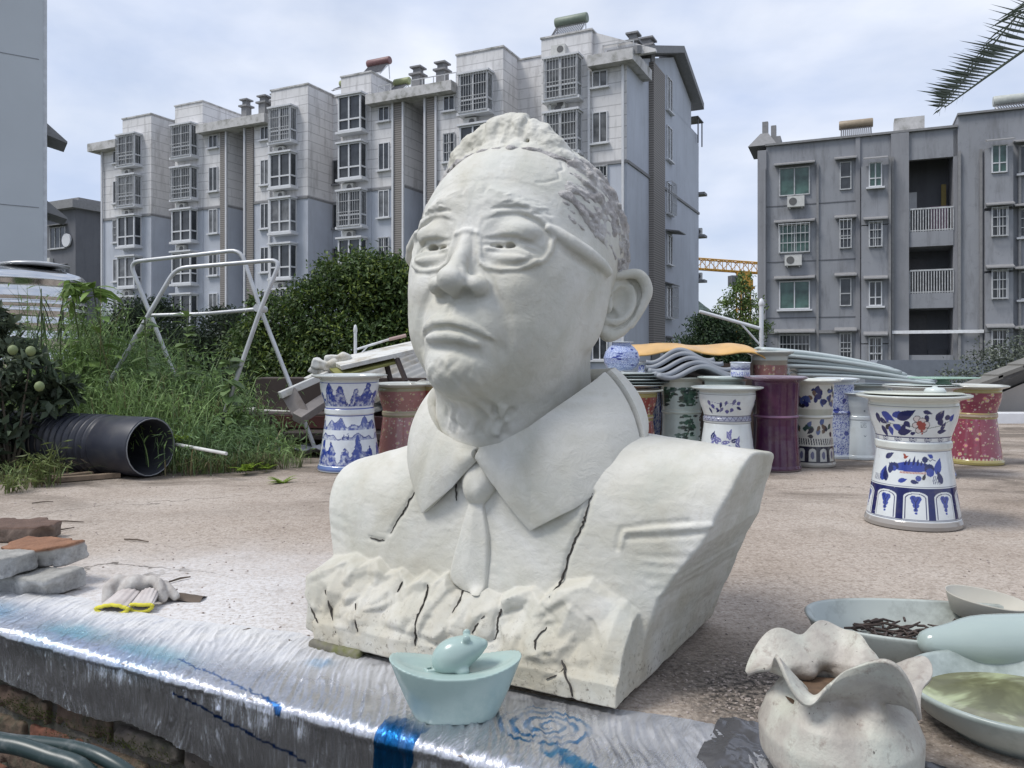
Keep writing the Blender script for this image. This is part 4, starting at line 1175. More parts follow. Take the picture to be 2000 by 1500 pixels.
# ribbed strips and white drainpipes beside the stair recesses
for (u1, u2) in ((852, 835), (787, 771), (496, 483), (443, 432)):
    s1, s2 = su(u1), su(u2)
    mb = MB(); mb.box(((s1 + s2) / 2, .02, (BOT + EAVE) / 2), (s2 - s1, .18, EAVE - BOT)); mb.build('ribbed_strip', M_BROWN, B1)
for u in (1218, 1152, 832, 789.5, 853.5, 769.5, 480.5, 444.5, 202, 529):
    s = su(u); mb = MB(); mb.box((s, .14, (BOT + EAVE) / 2), (.13, .12, EAVE - BOT)); mb.build('downpipe', M_WHITE, B1)
rg = random.Random(12)
SILL = [12.85, 9.8, 6.75, 3.7, .65]
def winrow(u1, u2, y=0.0, cols=2, top=True, transom=None):
    s1, s2 = su(u1), su(u2); w = s2 - s1
    if top: window(B1, s1, 16.0, w, .92, y, 1, cols, glass=rg.choice((G_DARK, G_CURT)))
    for i, z in enumerate(SILL):
        window(B1, s1, z, w, 1.75, y, 1, cols, transom, glass=rg.choice((G_DARK, G_CURT, G_DARK)), bars=(.22, .04) if rg.random() < .35 else None)
winrow(1187, 1157.5); winrow(889, 867); winrow(761, 740); winrow(526, 510); winrow(426, 409); winrow(236, 222)
def bays(u1, u2, y, first=15.45, n=5, grids=()):
    s1, s2 = su(u1), su(u2)
    for i in range(n):
        bay(B1, s1, first - 3.1 * i, s2 - s1, 2.3, y, 1, .62, glass=rg.choice((G_DARK, G_CURT, G_DARK)), grid=i in grids)
        if (i * 7 + int(u1)) % 3 != 0: ac(B1, s2 - .55, first - 3.1 * i - .80, y)
bays(1136, 1073, .05, 15.5, 5, (0, 1)); bays(962, 908, .03, 15.5, 5, (0, 3)); bays(717, 673, .05, 15.5, 5, (2,)); bays(580, 540, .03, 15.5, 5, (0, 4)); bays(387, 350, .05, 15.5, 5, (0, 1)); bays(277, 244, .03, 15.5, 5, (0, 1))
for z in (15.4, 12.3, 9.2): ac(B1, su(1095) , z + 2.7, .05)
for (u1, u2, p) in ((1053, 1027, -2.0), ):
    s1, s2 = su(u1, p), su(u2, p)
    for z in SILL[:3]: window(B1, s1, z, s2 - s1, 1.9, p, 1, 2)
for u in (661,):
    s1 = su(u, -2.6)
    for z in (13.0, 9.9, 6.8): window(B1, s1, z, .45, 1.7, -2.6, 1, 1, frame=M_DTRIM)
# chimneys and vents on the roof
def chimney(s, y, z, w=.7, h=1.3):
    mb = MB(); mb.box((s, y, z + h / 2), (w, w, h)); mb.box((s, y, z + h + .06), (w + .3, w + .3, .12)); mb.box((s, y, z + h + .30), (w * .8, w * .8, .34)); mb.box((s, y, z + h + .52), (w + .2, w + .2, .1)); mb.build('chimney', M_DTRIM, B1)
for u, w in ((800, .6), (848, .6), (497, .6), (519, .4), (461, .5)): chimney(su(u), -1.0, EAVE + .6, w)
chimney(.35, -2.4, EAVE + .9, .55, 1.2); chimney(.3, -5.0, EAVE + 1.6, .8, 1.1)
# roof parapet ramps behind the towers
for u, l in ((1156, 3.6), (667, 3.0), (343, 2.6)):
    s = su(u)
    mb = MB(); mb.hexa([(s - l, -.3, EAVE + .6), (s, -.3, EAVE + .6), (s, -.55, EAVE + .6), (s - l, -.55, EAVE + .6)], [(s - l, -.3, EAVE + .75), (s, -.3, TOWER), (s, -.55, TOWER), (s - l, -.55, EAVE + .75)]); mb.build('parapet', M_TILE, B1)
# railings on the eaves roof
for (u1, u2) in ((1235, 1175), (888, 800), (760, 735)):
    s1, s2 = su(u1), su(u2); mb = MB(); n = max(2, int((s2 - s1) / .8))
    for i in range(n + 1): mb.box((s1 + (s2 - s1) * i / n, -.2, EAVE + 1.0), (.05, .05, .8))
    mb.box(((s1 + s2) / 2, -.2, EAVE + 1.38), (s2 - s1, .05, .05)); mb.build('roof_railing', M_RAIL, B1)
# gable end, facing right: local -x is outward
GW = 17.7
for nm, z0, z1, mt in (('gable_wall', BOT, BELT, M_BLUE), ('gable_wall', BELT, EAVE + .5, M_BLUE)):
    mb = MB(); mb.box((1.4, -GW / 2 - .01, (z0 + z1) / 2), (2.84, GW - .04, z1 - z0 - .001)); mb.build(nm, mt, B1)
mb = MB()
mb._add([(-.03, -.3, EAVE + .4), (-.03, -10.2, 20.9), (-.03, -15.2, 19.3), (-.03, -15.2, EAVE + .4), (1.4, -.3, EAVE + .4), (1.4, -10.2, 20.9), (1.4, -15.2, 19.3), (1.4, -15.2, EAVE + .4)],
        [(3, 2, 1, 0), (4, 5, 6, 7), (0, 1, 5, 4), (1, 2, 6, 5), (2, 3, 7, 6)]); mb.build('gable', M_BLUE, B1)
mb = MB()
for (y0, z0, y1, z1) in ((.5, EAVE + .35, -10.2, 21.1), (-10.2, 21.1, -16.2, 19.0)):
    mb.hexa([(-.75, y0, z0), (1.0, y0, z0), (1.0, y1, z1), (-.75, y1, z1)], [(-.75, y0, z0 + .45), (1.0, y0, z0 + .45), (1.0, y1, z1 + .45), (-.75, y1, z1 + .45)])
mb.build('roof', M_DTRIM, B1)
mb = MB(); mb.box((-.10, -5.6, (1.5 + EAVE + 1.6) / 2), (.45, 2.6, EAVE + .1)); mb.build('ribbed_strip', M_BROWN, B1)
mb = MB(); mb.box((-.04, -GW / 2, BELT), (.12, GW, .16)); mb.build('belt_course', M_DTRIM, B1)
mb = MB(); mb.box((-.04, -5.6, -1.0), (.12, 1.8, 5.0)); mb.build('doorway', M_DRAIL, B1)
for z, w, h, can, br in ((16.9, 1.3, 2.2, None, None), (13.7, 1.3, 2.2, None, None), (10.2, 1.3, 2.0, None, (.2, .3)), (6.9, 1.2, 1.9, .9, None), (3.4, 1.4, 2.0, .5, (.2, .4)), (.3, 1.2, 1.6, .8, None)):
    window(B1, -.03, z, w, h, -9.6, 1, 2, glass=G_CURT, canopy=can, bars=br, rz=math.pi / 2)
# rear balcony stack seen at the far edge
mb = MB(); mb.box((1.0, -17.2, 16.2), (2.0, 1.2, 1.1)); mb.box((.8, -17.2, 18.6), (2.2, 1.8, .08)); mb.box((-.2, -16.7, 17.7), (.08, .08, 1.9)); mb.box((-.2, -18.0, 17.7), (.08, .08, 1.9)); mb.build('roof_balcony', M_DRAIL, B1)
for z in (13.2, 10.0, 6.6, 3.4, .8):
    mb = MB(); mb.box((.2, -18.2, z), (1.3, 1.0, .18)); mb.build('rear_ledge', M_DTRIM, B1)
    if z < 11: ac(B1, .3, z + .1, -18.6)

# ---- grey block on the right: local x runs right, -y is outward
B2 = empty('apartment_block', (13.3, 43, 0), math.atan2(-.390, .921), 'grey rendered apartment block with barred windows and an open stairwell of balconies', 'building')
def s2(u, p=0.0):
    t = (u - 1000) / 1550; x0 = 13.3 - .390 * p; d0 = 43 - .921 * p
    return (d0 * t - x0) / (.921 + .390 * t)
def z2(u, v, p=0.0): return .73 + (700 - v) * (43 - .921 * p - .390 * s2(u, p)) / 1550
TOP2 = 12.15
def blk(nm, u1, u2, p, z0, z1, mt, dep=8.0):
    a_, b_ = s2(u1), s2(u2)
    mb = MB(); mb.box(((a_ + b_) / 2, -p + dep / 2, (z0 + z1) / 2), (b_ - a_, dep, z1 - z0)); return mb.build(nm, mt, B2)
blk('wall', 1497, 1739.8, 0, BOT, TOP2, M_GREY); blk('pilaster', 1480, 1497.2, .12, BOT, TOP2 - .2, M_GPIL); blk('pilaster', 1740, 1775, .15, BOT, TOP2, M_GPIL)
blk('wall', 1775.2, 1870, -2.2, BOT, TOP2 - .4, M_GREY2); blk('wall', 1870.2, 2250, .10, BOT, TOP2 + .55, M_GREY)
blk('pilaster', 1671, 1680, .10, BOT, TOP2, M_GPIL, .4); blk('parapet', 1775.2, 1870, 0, 10.75, TOP2, M_GREY, .3)
blk('coping', 1495, 1870, .16, TOP2 + .01, TOP2 + .12, M_DTRIM, 8)
blk('coping', 1869, 2250, .26, TOP2 + .56, TOP2 + .66, M_DTRIM, 8)
blk('stair_side_wall', 1862, 1870, 0, BOT, TOP2 - .1, M_GPIL, 2.3)
for z0, z1 in ((10.75, 11.0),): pass
def railing(u1, u2, z, h, p):
    a_, b_ = s2(u1), s2(u2); mb = MB(); n = 16
    for i in range(n + 1): mb.box((a_ + (b_ - a_) * i / n, -p, z + h / 2), (.045, .045, h))
    mb.box(((a_ + b_) / 2, -p, z + h), (b_ - a_, .07, .08)); mb.box(((a_ + b_) / 2, -p, z + .06), (b_ - a_, .05, .05)); mb.build('railing', M_RAIL, B2)
for z in (7.1, 4.0, .9):
    blk('balcony_slab', 1775.5, 1862, .04, z - .75, z, M_GREY, 2.2)
    if z > 2: railing(1777, 1862, z, 1.15, .02)
for z in (3.85, .9, -2.4): blk('doorway', 1776, 1818, -2.12, z - 1.1 if z < 0 else z + .0, z + 2.15, M_DRAIL, .1)
blk('doorway', 1820, 1858, -2.0, -1.2, 1.2, M_DRAIL, .1)
mb = MB(); mb.box((s2(1787), 2.0, 9.0), (.45, .12, .95)); mb.build('meter_box', M_WHITE, B2)
mb = MB(); mb.box((s2(1838), 1.2, 7.9), (.8, .5, 1.2)); mb.build('stored_clutter', mat_basic('faded_purple', (.10, .06, .10)), B2)
mb = MB(); mb.box((s2(1850), 1.6, 9.0), (.22, .1, 1.4)); mb.build('hanging_cloth', mat_basic('ochre_cloth', (.25, .19, .06)), B2)
ROW = [9.4, 6.35, 3.35, .5]
for i, z in enumerate(ROW):
    a_, b_ = s2(1522), s2(1582); window(B2, a_, z, b_ - a_, 1.5, 0, -1, 2, glass=(G_GREEN, G_GREEN, G_GREEN, G_DARK)[i], bars=(.20, .35) if i == 1 else ((.18, .05) if i == 3 else None), canopy=.45, frame=M_RAIL if i in (0, 3) else M_WHITE, sill=i == 2)
    a_, b_ = s2(1640), s2(1663); window(B2, a_, z + .1, b_ - a_, 1.45, 0, -1, 1, .45, bars=(.2, .3) if i == 1 else ((.2, .05) if i == 3 else None), canopy=.4, frame=M_RAIL, sill=False)
    # shallow projecting bays
    a_, b_ = s2(1682), s2(1737)
    mb = MB(); mb.box(((a_ + b_) / 2, -.20, z - .35), (b_ - a_, .40, 3.0 if i < 3 else 2.6)); mb.build('bay_wall', M_GREY, B2)
    window(B2, a_ + .35, z + .05, b_ - a_ - .7, 1.25, -.40, -1, 2, .35 if i != 1 else None, glass=G_DARK if i else G_GREEN, bars=(.18, .25) if i == 1 else ((.2, .05) if i == 3 else None), canopy=.45, sill=i in (0, 2))
    a_, b_ = s2(1922, .1), s2(1976, .1)
    mb = MB(); mb.box(((a_ + b_) / 2, -.30, z + .05), (b_ - a_, .42, 2.9)); mb.build('bay_wall', M_GREY, B2)
    window(B2, a_ + .25, z + .25, b_ - a_ - .5, 1.35, -.51, -1, 2, .35 if i == 0 else None, glass=G_GREEN if i == 0 else G_DARK, bars=None if i == 0 else (.17, .2), canopy=.5, sill=False)
    a_ = s2(1990, .1); window(B2, a_, z + .2, 1.6, 1.35, -.10, -1, 2, canopy=.5, bars=(.2, .05) if i % 2 else None)
ac(B2, s2(1555), 8.75, 0, -1); ac(B2, s2(1550), 5.65, 0, -1)
for z in (8.9, 5.9, 2.9, -.1):
    a_, b_ = s2(1497), s2(1739.5); mb = MB(); mb.box(((a_ + b_) / 2, -.006, z), (b_ - a_, .03, .05)); mb.build('joint_line', M_GREY2, B2)
blk('belt_course', 1497, 1681, .10, 2.05, 2.22, M_DTRIM, .3)
for u, p in ((1494, .2), (1597, .05), (1737, .45), (1873, .2), (1915, .2), (1990, .2), (1743, .25)):
    mb = MB(); mb.box((s2(u), -p, (BOT + TOP2) / 2 - .6), (.11, .11, TOP2 - BOT - 1.2)); mb.build('downpipe', M_DTRIM if u != 1494 else M_GPIL, B2)
mb = MB(); mb.box((s2(1500), 3.0, TOP2 + .35), (1.2, 5.0, .6)); mb.box((s2(1492), .8, TOP2 + .9), (.30, .30, 1.3)); mb.box((s2(1503), 2.6, TOP2 + 1.2), (.28, .28, 1.2)); mb.hexa([(-.5, .0, TOP2 + .1), (1.0, .0, TOP2 + .1), (1.0, 3, TOP2 + .1), (-.5, 3, TOP2 + .1)], [(.1, .6, TOP2 + .9), (.5, .6, TOP2 + .9), (.5, 2.4, TOP2 + .9), (.1, 2.4, TOP2 + .9)]); mb.build('roof_hip', M_DTRIM, B2)
blk('parapet', 1748, 1808, -.6, TOP2 + .1, TOP2 + .95, M_TRIM, .9)
mb = MB(); mb.box((s2(1829), -.30, 2.05), (s2(1918) - s2(1740), .10, .16)); mb.build('white_ledge_pipe', mat_basic('white_pipe', (.75, .76, .78), .5), B2)
mb = MB(); mb.tube([(s2(1779), .3, .1), (s2(1805), .3, -.15), (s2(1840), .3, -.15), (s2(1872), .3, .15)], .05, 6); mb.build('orange_hose', mat_basic('orange_hose', (.35, .14, .05)), B2)
mb = MB(); mb.box((s2(1753), -.3, .05), (.40, .2, .75)); mb.build('meter_box', M_WHITE, B2)
mb = MB(); mb.box((s2(1753), -.41, .15), (.16, .02, .22)); mb.box((s2(1753), -.41, -.25), (.18, .02, .10)); mb.build('meter_face', M_ACG, B2)

# ---- tall plain white block at the left edge
B3 = empty('tower_block', (-13.0, 22, 0), R(34), 'tall plain pale wall of a building filling the left edge', 'building')
m3 = mat_basic('smooth_pale_render', (.52, .55, .58), .8, var=.05, scale=.4, dscale=.5)
mb = MB(); mb.box((-5, 4, 10), (10, 8, 32)); mb.build('wall', m3, B3)
mb = MB(); mb.box((.05, 4, 10), (.1, 7.9, 31.9)); mb.build('corner_strip', mat_basic('corner_render', (.62, .64, .67), .8), B3)
for z in (12.2, 9.0, 4.9): 
    mb = MB(); mb.box((-5, -.004, z - .0), (9.8, .012, .02), M=Matrix.Rotation(0, 3, 'Y')); mb.build('joint_line', M_GREY, B3)
for z in (7.1, 4.9):
    mb = MB(); mb.hexa([(.1, .6, z), (.1, 2.0, z), (.65, 1.9, z - .15), (.65, .7, z - .15)], [(.1, .6, z + .35), (.1, 2.0, z + .35), (.65, 1.9, z - .10), (.65, .7, z - .10)]); mb.build('awning', M_DTRIM, B3)

# ---- small dark house between them
B4 = empty('house', (-38.5, 70, 0), R(-28), 'small dark grey block with a flat overhanging roof beside the pale tower', 'building')
mb = MB(); mb.box((-4, 4, 4.5), (8, 8, 19)); mb.build('wall', M_GREY2, B4)
mb = MB(); mb.box((-4, 4, 14.3), (9.0, 9.2, .7)); mb.box((-4, 4.2, 14.8), (7.5, 7.5, .5)); mb.build('roof', M_DTRIM, B4)
for z in (10.6, 7.0, 3.4): window(B4, -3.6, z, 2.2, 1.9, 0, -1, 3, frame=M_RAIL, canopy=.6); window(B4, -7.2, z, 1.6, 1.9, 0, -1, 2, frame=M_RAIL)
ac(B4, -3.6, 9.2, 0, -1)
mb = MB(); mb.tube([(-1.0, -.1, 11.2), (-1.0, -.25, 11.2)], .6, 12); mb.build('satellite_dish', M_WHITE, B4)

# ---- solar water heaters
def heater(name, loc, rz, label, tank, L=2.0, r=.27, rack=1.1):
    o = empty(name, loc, rz, label, 'water heater', 'solar water heaters on the roofs')
    mb = MB(); mb.tube([(-L / 2, 0, rack), (-L / 2 + .05, 0, rack), (L / 2 - .05, 0, rack), (L / 2, 0, rack)], [r * .9, r, r, r * .9], 16); mb.build('tank', tank, o)
    mb = MB()
    for i in range(16): x = -L / 2 + .12 + (L - .24) * i / 15; mb.tube([(x, -.05, rack - r * .7), (x, -.95, .12)], .03, 6)
    mb.build('vacuum_tubes', M_DRAIL, o)['kind'] = 'stuff'
    mb = MB()
    for x in (-L / 2 + .1, L / 2 - .1): mb.tube([(x, .1, 0), (x, 0, rack - r)], .03, 6); mb.tube([(x, -1.0, 0), (x, 0, rack - r)], .03, 6)
    mb.tube([(-L / 2, -1, .06), (L / 2, -1, .06)], .035, 6); mb.build('stand', M_WHITE, o)
tg = mat_basic('green_tank', (.20, .24, .19), .5); ty = mat_basic('olive_tank', (.30, .33, .16), .5); tr = mat_basic('dark_red_tank', (.20, .10, .10), .5); tw = mat_basic('bronze_tank', (.30, .24, .17), .5); ts = mat_basic('pale_tank', (.45, .47, .44), .5)
def b1w(s, y, z): return B1.matrix_basis @ Vector((s, y, z)) if False else Vector((6.36 - .9 * s - .436 * y, 44 + .436 * s - .9 * y, z))
ra = math.atan2(.436, -.900)
heater('solar_water_heater', b1w(su(1101), -1.2, TOWER + .08), ra + math.pi, 'green solar water heater on the highest roof of the pale block', tg, 2.0, .30, 1.25)
heater('solar_water_heater', b1w(su(712), -1.6, TOWER + .08), ra + math.pi, 'dark red solar water heater with slanting rack on the pale block roof', tr, 1.8, .26, 1.2)
heater('solar_water_heater', b1w(su(745), -2.4, EAVE + 1.3), ra + math.pi, 'small olive solar water heater right of the dark red one', ty, 1.2, .26, 1.0)
heater('solar_water_heater', b1w(su(636), -2.8, TOWER + .0), ra + math.pi, 'olive green solar water heater low between two towers of the pale block', ty, 1.9, .24, .8)
def b2w(s, y, z): return Vector((13.3 + .921 * s + .390 * y, 43 - .390 * s + .921 * y, z))
rb = math.atan2(-.390, .921)
heater('solar_water_heater', b2w(s2(1672), .9, TOP2), rb, 'bronze solar water heater near the left end of the grey block roof', tw, 1.65, .24, .95)
heater('solar_water_heater', b2w(s2(1990), .9, TOP2 + .6), rb, 'pale solar water heater at the right end of the grey block roof', ts, 1.9, .26, .75)
heater('solar_water_heater', b1w(su(332), -2.2, TOWER - .3), ra + math.pi, 'dark rack of a solar water heater between the two leftmost towers', M_DTRIM, 2.0, .24, .9)

# ---- yellow tower crane far behind
CR = empty('tower_crane', Vector(W(1452, 700, 150)) + Vector((0, 0, -6)), R(12), 'yellow lattice tower crane far behind between the two blocks', 'crane')
YEL = mat_basic('crane_yellow', (.55, .30, .05), .6, var=.2)
def lattice(p, q, w, n, M, name, th=.10):
    mb = MB(); p = Vector(p); q = Vector(q); ax = (q - p).normalized(); up = Vector((0, 0, 1)) if abs(ax.z) < .9 else Vector((1, 0, 0))
    a_ = ax.cross(up).normalized() * w / 2; b_ = ax.cross(a_).normalized() * w / 2
    cs = [a_ + b_, a_ - b_, -a_ - b_, -a_ + b_]
    for c_ in cs: mb.tube([p + c_, q + c_], th, 4)
    for i in range(n):
        u0 = p.lerp(q, i / n); u1 = p.lerp(q, (i + 1) / n)
        for k in range(4):
            mb.tube([u0 + cs[k], u1 + cs[(k + 1) % 4]], th * .6, 4, False); mb.tube([u0 + cs[k], u0 + cs[(k + 1) % 4]], th * .6, 4, False)
    return mb.build(name, M, CR)
lattice((0, 0, 0), (0, 0, 19), 1.9, 10, YEL, 'mast', .16)
lattice((-13.5, 0, 23.8), (11, 0, 22.8), 1.9, 14, YEL, 'jib', .12)
mb = MB(); mb.box((0, 0, 20), (2.6, 2.6, 1.6)); mb.box((0, 0, 21.6), (2.0, 2.0, 1.6)); mb.lathe([(1.0, 18.6), (2.1, 19.2), (2.1, 19.5)], 12); mb.build('slewing_unit', YEL, CR)
mb = MB(); mb.box((-2.3, -.6, 20.5), (1.6, 1.6, 2.0)); mb.build('cab', M_GREY2, CR)
mb = MB(); mb.tube([(-13, 0, 23), (-13, 0, 21.5)], .06, 4); mb.build('hook_rope', M_DRAIL, CR)

# low grey wall and shed on the right
def prism(name, poly, y0, y1, mat, parent=None):
    mb = MB(); n = len(poly)
    mb._add([(x, y0, z) for x, z in poly] + [(x, y1, z) for x, z in poly], [tuple(range(n)), tuple(range(2 * n - 1, n - 1, -1))] + [(i, i + n, (i + 1) % n + n, (i + 1) % n) for i in range(n)])
    return mb.build(name, mat, parent)
w_ = W(1690, 736, 14.5); w2 = W(1716, 703, 14.5); w3 = W(2100, 703, 14.5)
o = prism('retaining_wall', [(w_.x, -5), (w_.x, w_.z), (w2.x, w2.z), (w3.x, w3.z), (w3.x, -5)], 14.5, 14.8, mat_basic('grey_wall_paint', (.22, .24, .27), .85, var=.1))
tag(o, 'plain low grey wall with a sloping end in front of the grey block', 'wall')
shed = empty('shed', (5.9, 9.4, 0), 0, 'low beige shed with a sloping dark tiled roof at the right edge', 'shed')
mb = MB(); mb.hexa([(-.35, 0, -.8), (3.4, 0, -.8), (3.4, 1.0, -.8), (-.35, 1.0, -.8)], [(-.35, 0, .22), (3.4, 0, 1.80), (3.4, 1.0, 1.22), (-.35, 1.0, -.36)]); mb.build('wall', mat_basic('beige_render', (.42, .39, .36), .85, var=.06), shed)
mb = MB(); mb.hexa([(-.65, -.35, .32), (3.5, -.35, 2.10), (3.5, 1.2, 1.2), (-.65, 1.2, -.58)], [(-.65, -.35, .38), (3.5, -.35, 2.16), (3.5, 1.2, 1.26), (-.65, 1.2, -.52)]); mb.build('roof', mat_basic('dark_roof', (.10, .10, .10), .8), shed)
rt = None
for i in range(15):
    mb = MB(); x = -.66 + i * .28; z = .385 + (x + .65) * .43
    mb.hexa([(x, -.40, z), (x + .33, -.40, z + .12), (x + .33, -.1, z + .12), (x, -.1, z)], [(x, -.40, z + .045), (x + .33, -.40, z + .165), (x + .33, -.1, z + .165), (x, -.1, z + .045)])
    mb.build('roof_tile', mat_basic('roof_tile', (.17, .165, .15), .85) if rt is None else rt, shed); rt = bpy.data.materials['roof_tile']
mb = MB(); mb.box((6.9, 9.0, .045), (3.9, .22, .15)); o = bevel(mb.build('kerb', mat_basic('white_kerb', (.72, .73, .75), .7, var=.06)), .01); tag(o, 'white painted kerb in front of the beige shed', 'kerb')
mb = MB(); mb.box((6.9, 9.16, -.4), (3.9, .1, 1.0)); tag(mb.build('kerb_footing', mat_basic('footing', (.3, .3, .29))), kind='structure')
# ---------------------------------------------------------------- porcelain pots
GLAZE = mat_paint('painted_porcelain', .16, .5, .25, .25)
CEL = mat_basic('celadon_glaze', (.42, .49, .46), .18, var=.06, scale=5, spec=.5)
CELW = mat_basic('pale_celadon_glaze', (.56, .61, .59), .22, var=.06, scale=5)
class Cv:
    """paint laid over a turned surface: u runs round it in metres (0 faces the viewer), z runs up"""
    def __init__(s, U, Z, base):
        s.U, s.Z = U, Z; s.c = np.ones(U.shape + (3,), np.float32) * np.array(base, np.float32)
        s.circ = None
    def put(s, m, col, a=1.0):
        m = (m.astype(np.float32) * a)[..., None]; s.c = s.c * (1 - m) + np.array(col, np.float32) * m
    def du(s, u):
        d = s.U - u
        return (d + s.circ / 2) % s.circ - s.circ / 2
    def disc(s, u, z, r, col, a=1.0, rz=None): s.put((s.du(u) / r) ** 2 + ((s.Z - z) / (rz or r)) ** 2 < 1, col, a)
    def ring(s, u, z, r, w, col, rz=None):
        q = np.sqrt((s.du(u) / r) ** 2 + ((s.Z - z) / (rz or r)) ** 2); s.put(np.abs(q - 1) < w / r, col)
    def leaf(s, u, z, ang, L, W_, col, a=1.0, bend=0.0):
        d, e = s.du(u), s.Z - z
        p = d * math.cos(ang) + e * math.sin(ang); q = -d * math.sin(ang) + e * math.cos(ang) - bend * (p / L) * (p - L)
        t = np.clip(p / L, 0, 1); s.put((p > 0) & (p < L) & (np.abs(q) < W_ * np.sin(np.pi * t ** .7)), col, a)
    def line(s, pts, w, col, a=1.0):
        m = np.zeros(s.U.shape, bool)
        for (a0, b0), (a1, b1) in zip(pts[:-1], pts[1:]):
            dx, dz = a1 - a0, b1 - b0; L = dx * dx + dz * dz + 1e-9
            p, q = s.du(a0), s.Z - b0; t = np.clip((p * dx + q * dz) / L, 0, 1)
            m |= (p - t * dx) ** 2 + (q - t * dz) ** 2 < w * w
        s.put(m, col, a)
    def band(s, z0, z1, col, a=1.0): s.put((s.Z >= z0) & (s.Z < z1), col, a)
    def noise(s, k, seed, kz=None, o=3):
        q = np.stack([np.cos(s.U / s.circ * 2 * np.pi) * .16 * k, np.sin(s.U / s.circ * 2 * np.pi) * .16 * k, s.Z * (kz or k) + seed], -1).reshape(-1, 3)
        return vnoise(q.astype(np.float32), 1.0, seed, o).reshape(s.U.shape)
NAVY, BLUE, INK, WHT = (.012, .018, .10), (.035, .06, .30), (.012, .014, .03), (.66, .70, .71)

# double-waisted stand profile, fractions of height and of the reference radius
PROF = [(.185, 0), (.198, .004), (.2, .02), (.194, .035), (.190, .04), (.186, .07), (.176, .13), (.168, .19), (.160, .25), (.153, .30), (.149, .335), (.151, .338), (.155, .345), (.155, .368), (.150, .374), (.149, .378),
        (.152, .395), (.160, .42), (.172, .455), (.180, .49), (.183, .515), (.183, .53), (.180, .54), (.184, .548), (.208, .556), (.228, .562), (.234, .566), (.234, .572), (.226, .574), (.190, .566), (.176, .55), (.170, .50), (.160, .45), (.02, .44)]
CYL = [(.150, 0), (.160, .005), (.162, .02), (.155, .035), (.150, .10), (.142, .20), (.138, .29), (.140, .335), (.146, .342), (.146, .352), (.140, .358), (.142, .42), (.147, .50), (.150, .56), (.152, .572), (.185, .585), (.200, .592), (.202, .600), (.195, .602), (.160, .592), (.142, .57), (.135, .50), (.02, .48)]
def interp_prof(prof, k):
    P = np.array(prof); d = np.r_[0, np.cumsum(np.hypot(*np.diff(P, axis=0).T))]
    t = np.unique(np.r_[np.linspace(0, d[-1], k), d]); return np.interp(t, d, P[:, 0]), np.interp(t, d, P[:, 1])
def pot(kind, loc, H, RS, paint, label, cat='pot', prof=PROF, nu=200, nz=150, turn=0.0, group=None, mat=None, name='porcelain_pot', tilt=0.0, wobble=.004):
    r, z = interp_prof(prof, nz); hs = H / max(p[1] for p in prof); r = r * RS; zr = z.copy(); z = z * hs
    n = len(r); th = np.arange(nu) / nu * 2 * np.pi
    TH, Zg = np.meshgrid(th, z, indexing='ij'); Rg = np.broadcast_to(r, TH.shape).copy()
    Rg = Rg * (1 + wobble * np.sin(2 * TH + 1) + wobble * .5 * np.sin(3 * TH + Zg * 9)); Zw = Zg + .004 * np.sin(TH + turn) * (Zg / H)
    V = np.stack([(Rg * np.cos(TH)).ravel(), (Rg * np.sin(TH)).ravel(), Zw.ravel()], 1)
    i, j = np.meshgrid(np.arange(nu), np.arange(n - 1), indexing='ij'); a = (i * n + j).ravel(); b_ = (((i + 1) % nu) * n + j).ravel()
    F = np.stack([a, b_, b_ + 1, a + 1], 1)
    rm = .17 * RS
    view = math.atan2(-loc[1], -loc[0])
    U = ((TH - view + np.pi) % (2 * np.pi) - np.pi) * rm
    cv = Cv(U, np.broadcast_to(zr, TH.shape), (.68, .71, .70)); cv.circ = 2 * np.pi * rm
    cv.outer = np.arange(n)[None, :] < np.argmax(z) + 1
    paint(cv)
    o = np_mesh(name, V, F, mat or GLAZE, None, True, cv.c.reshape(-1, 3))
    o.location = loc
    if tilt: o.rotation_euler = (tilt, 0, 0)
    tag(o, label, cat, group); return o
def gpos(u, d): return ((u - 1000) / 1550 * d, d, 0)

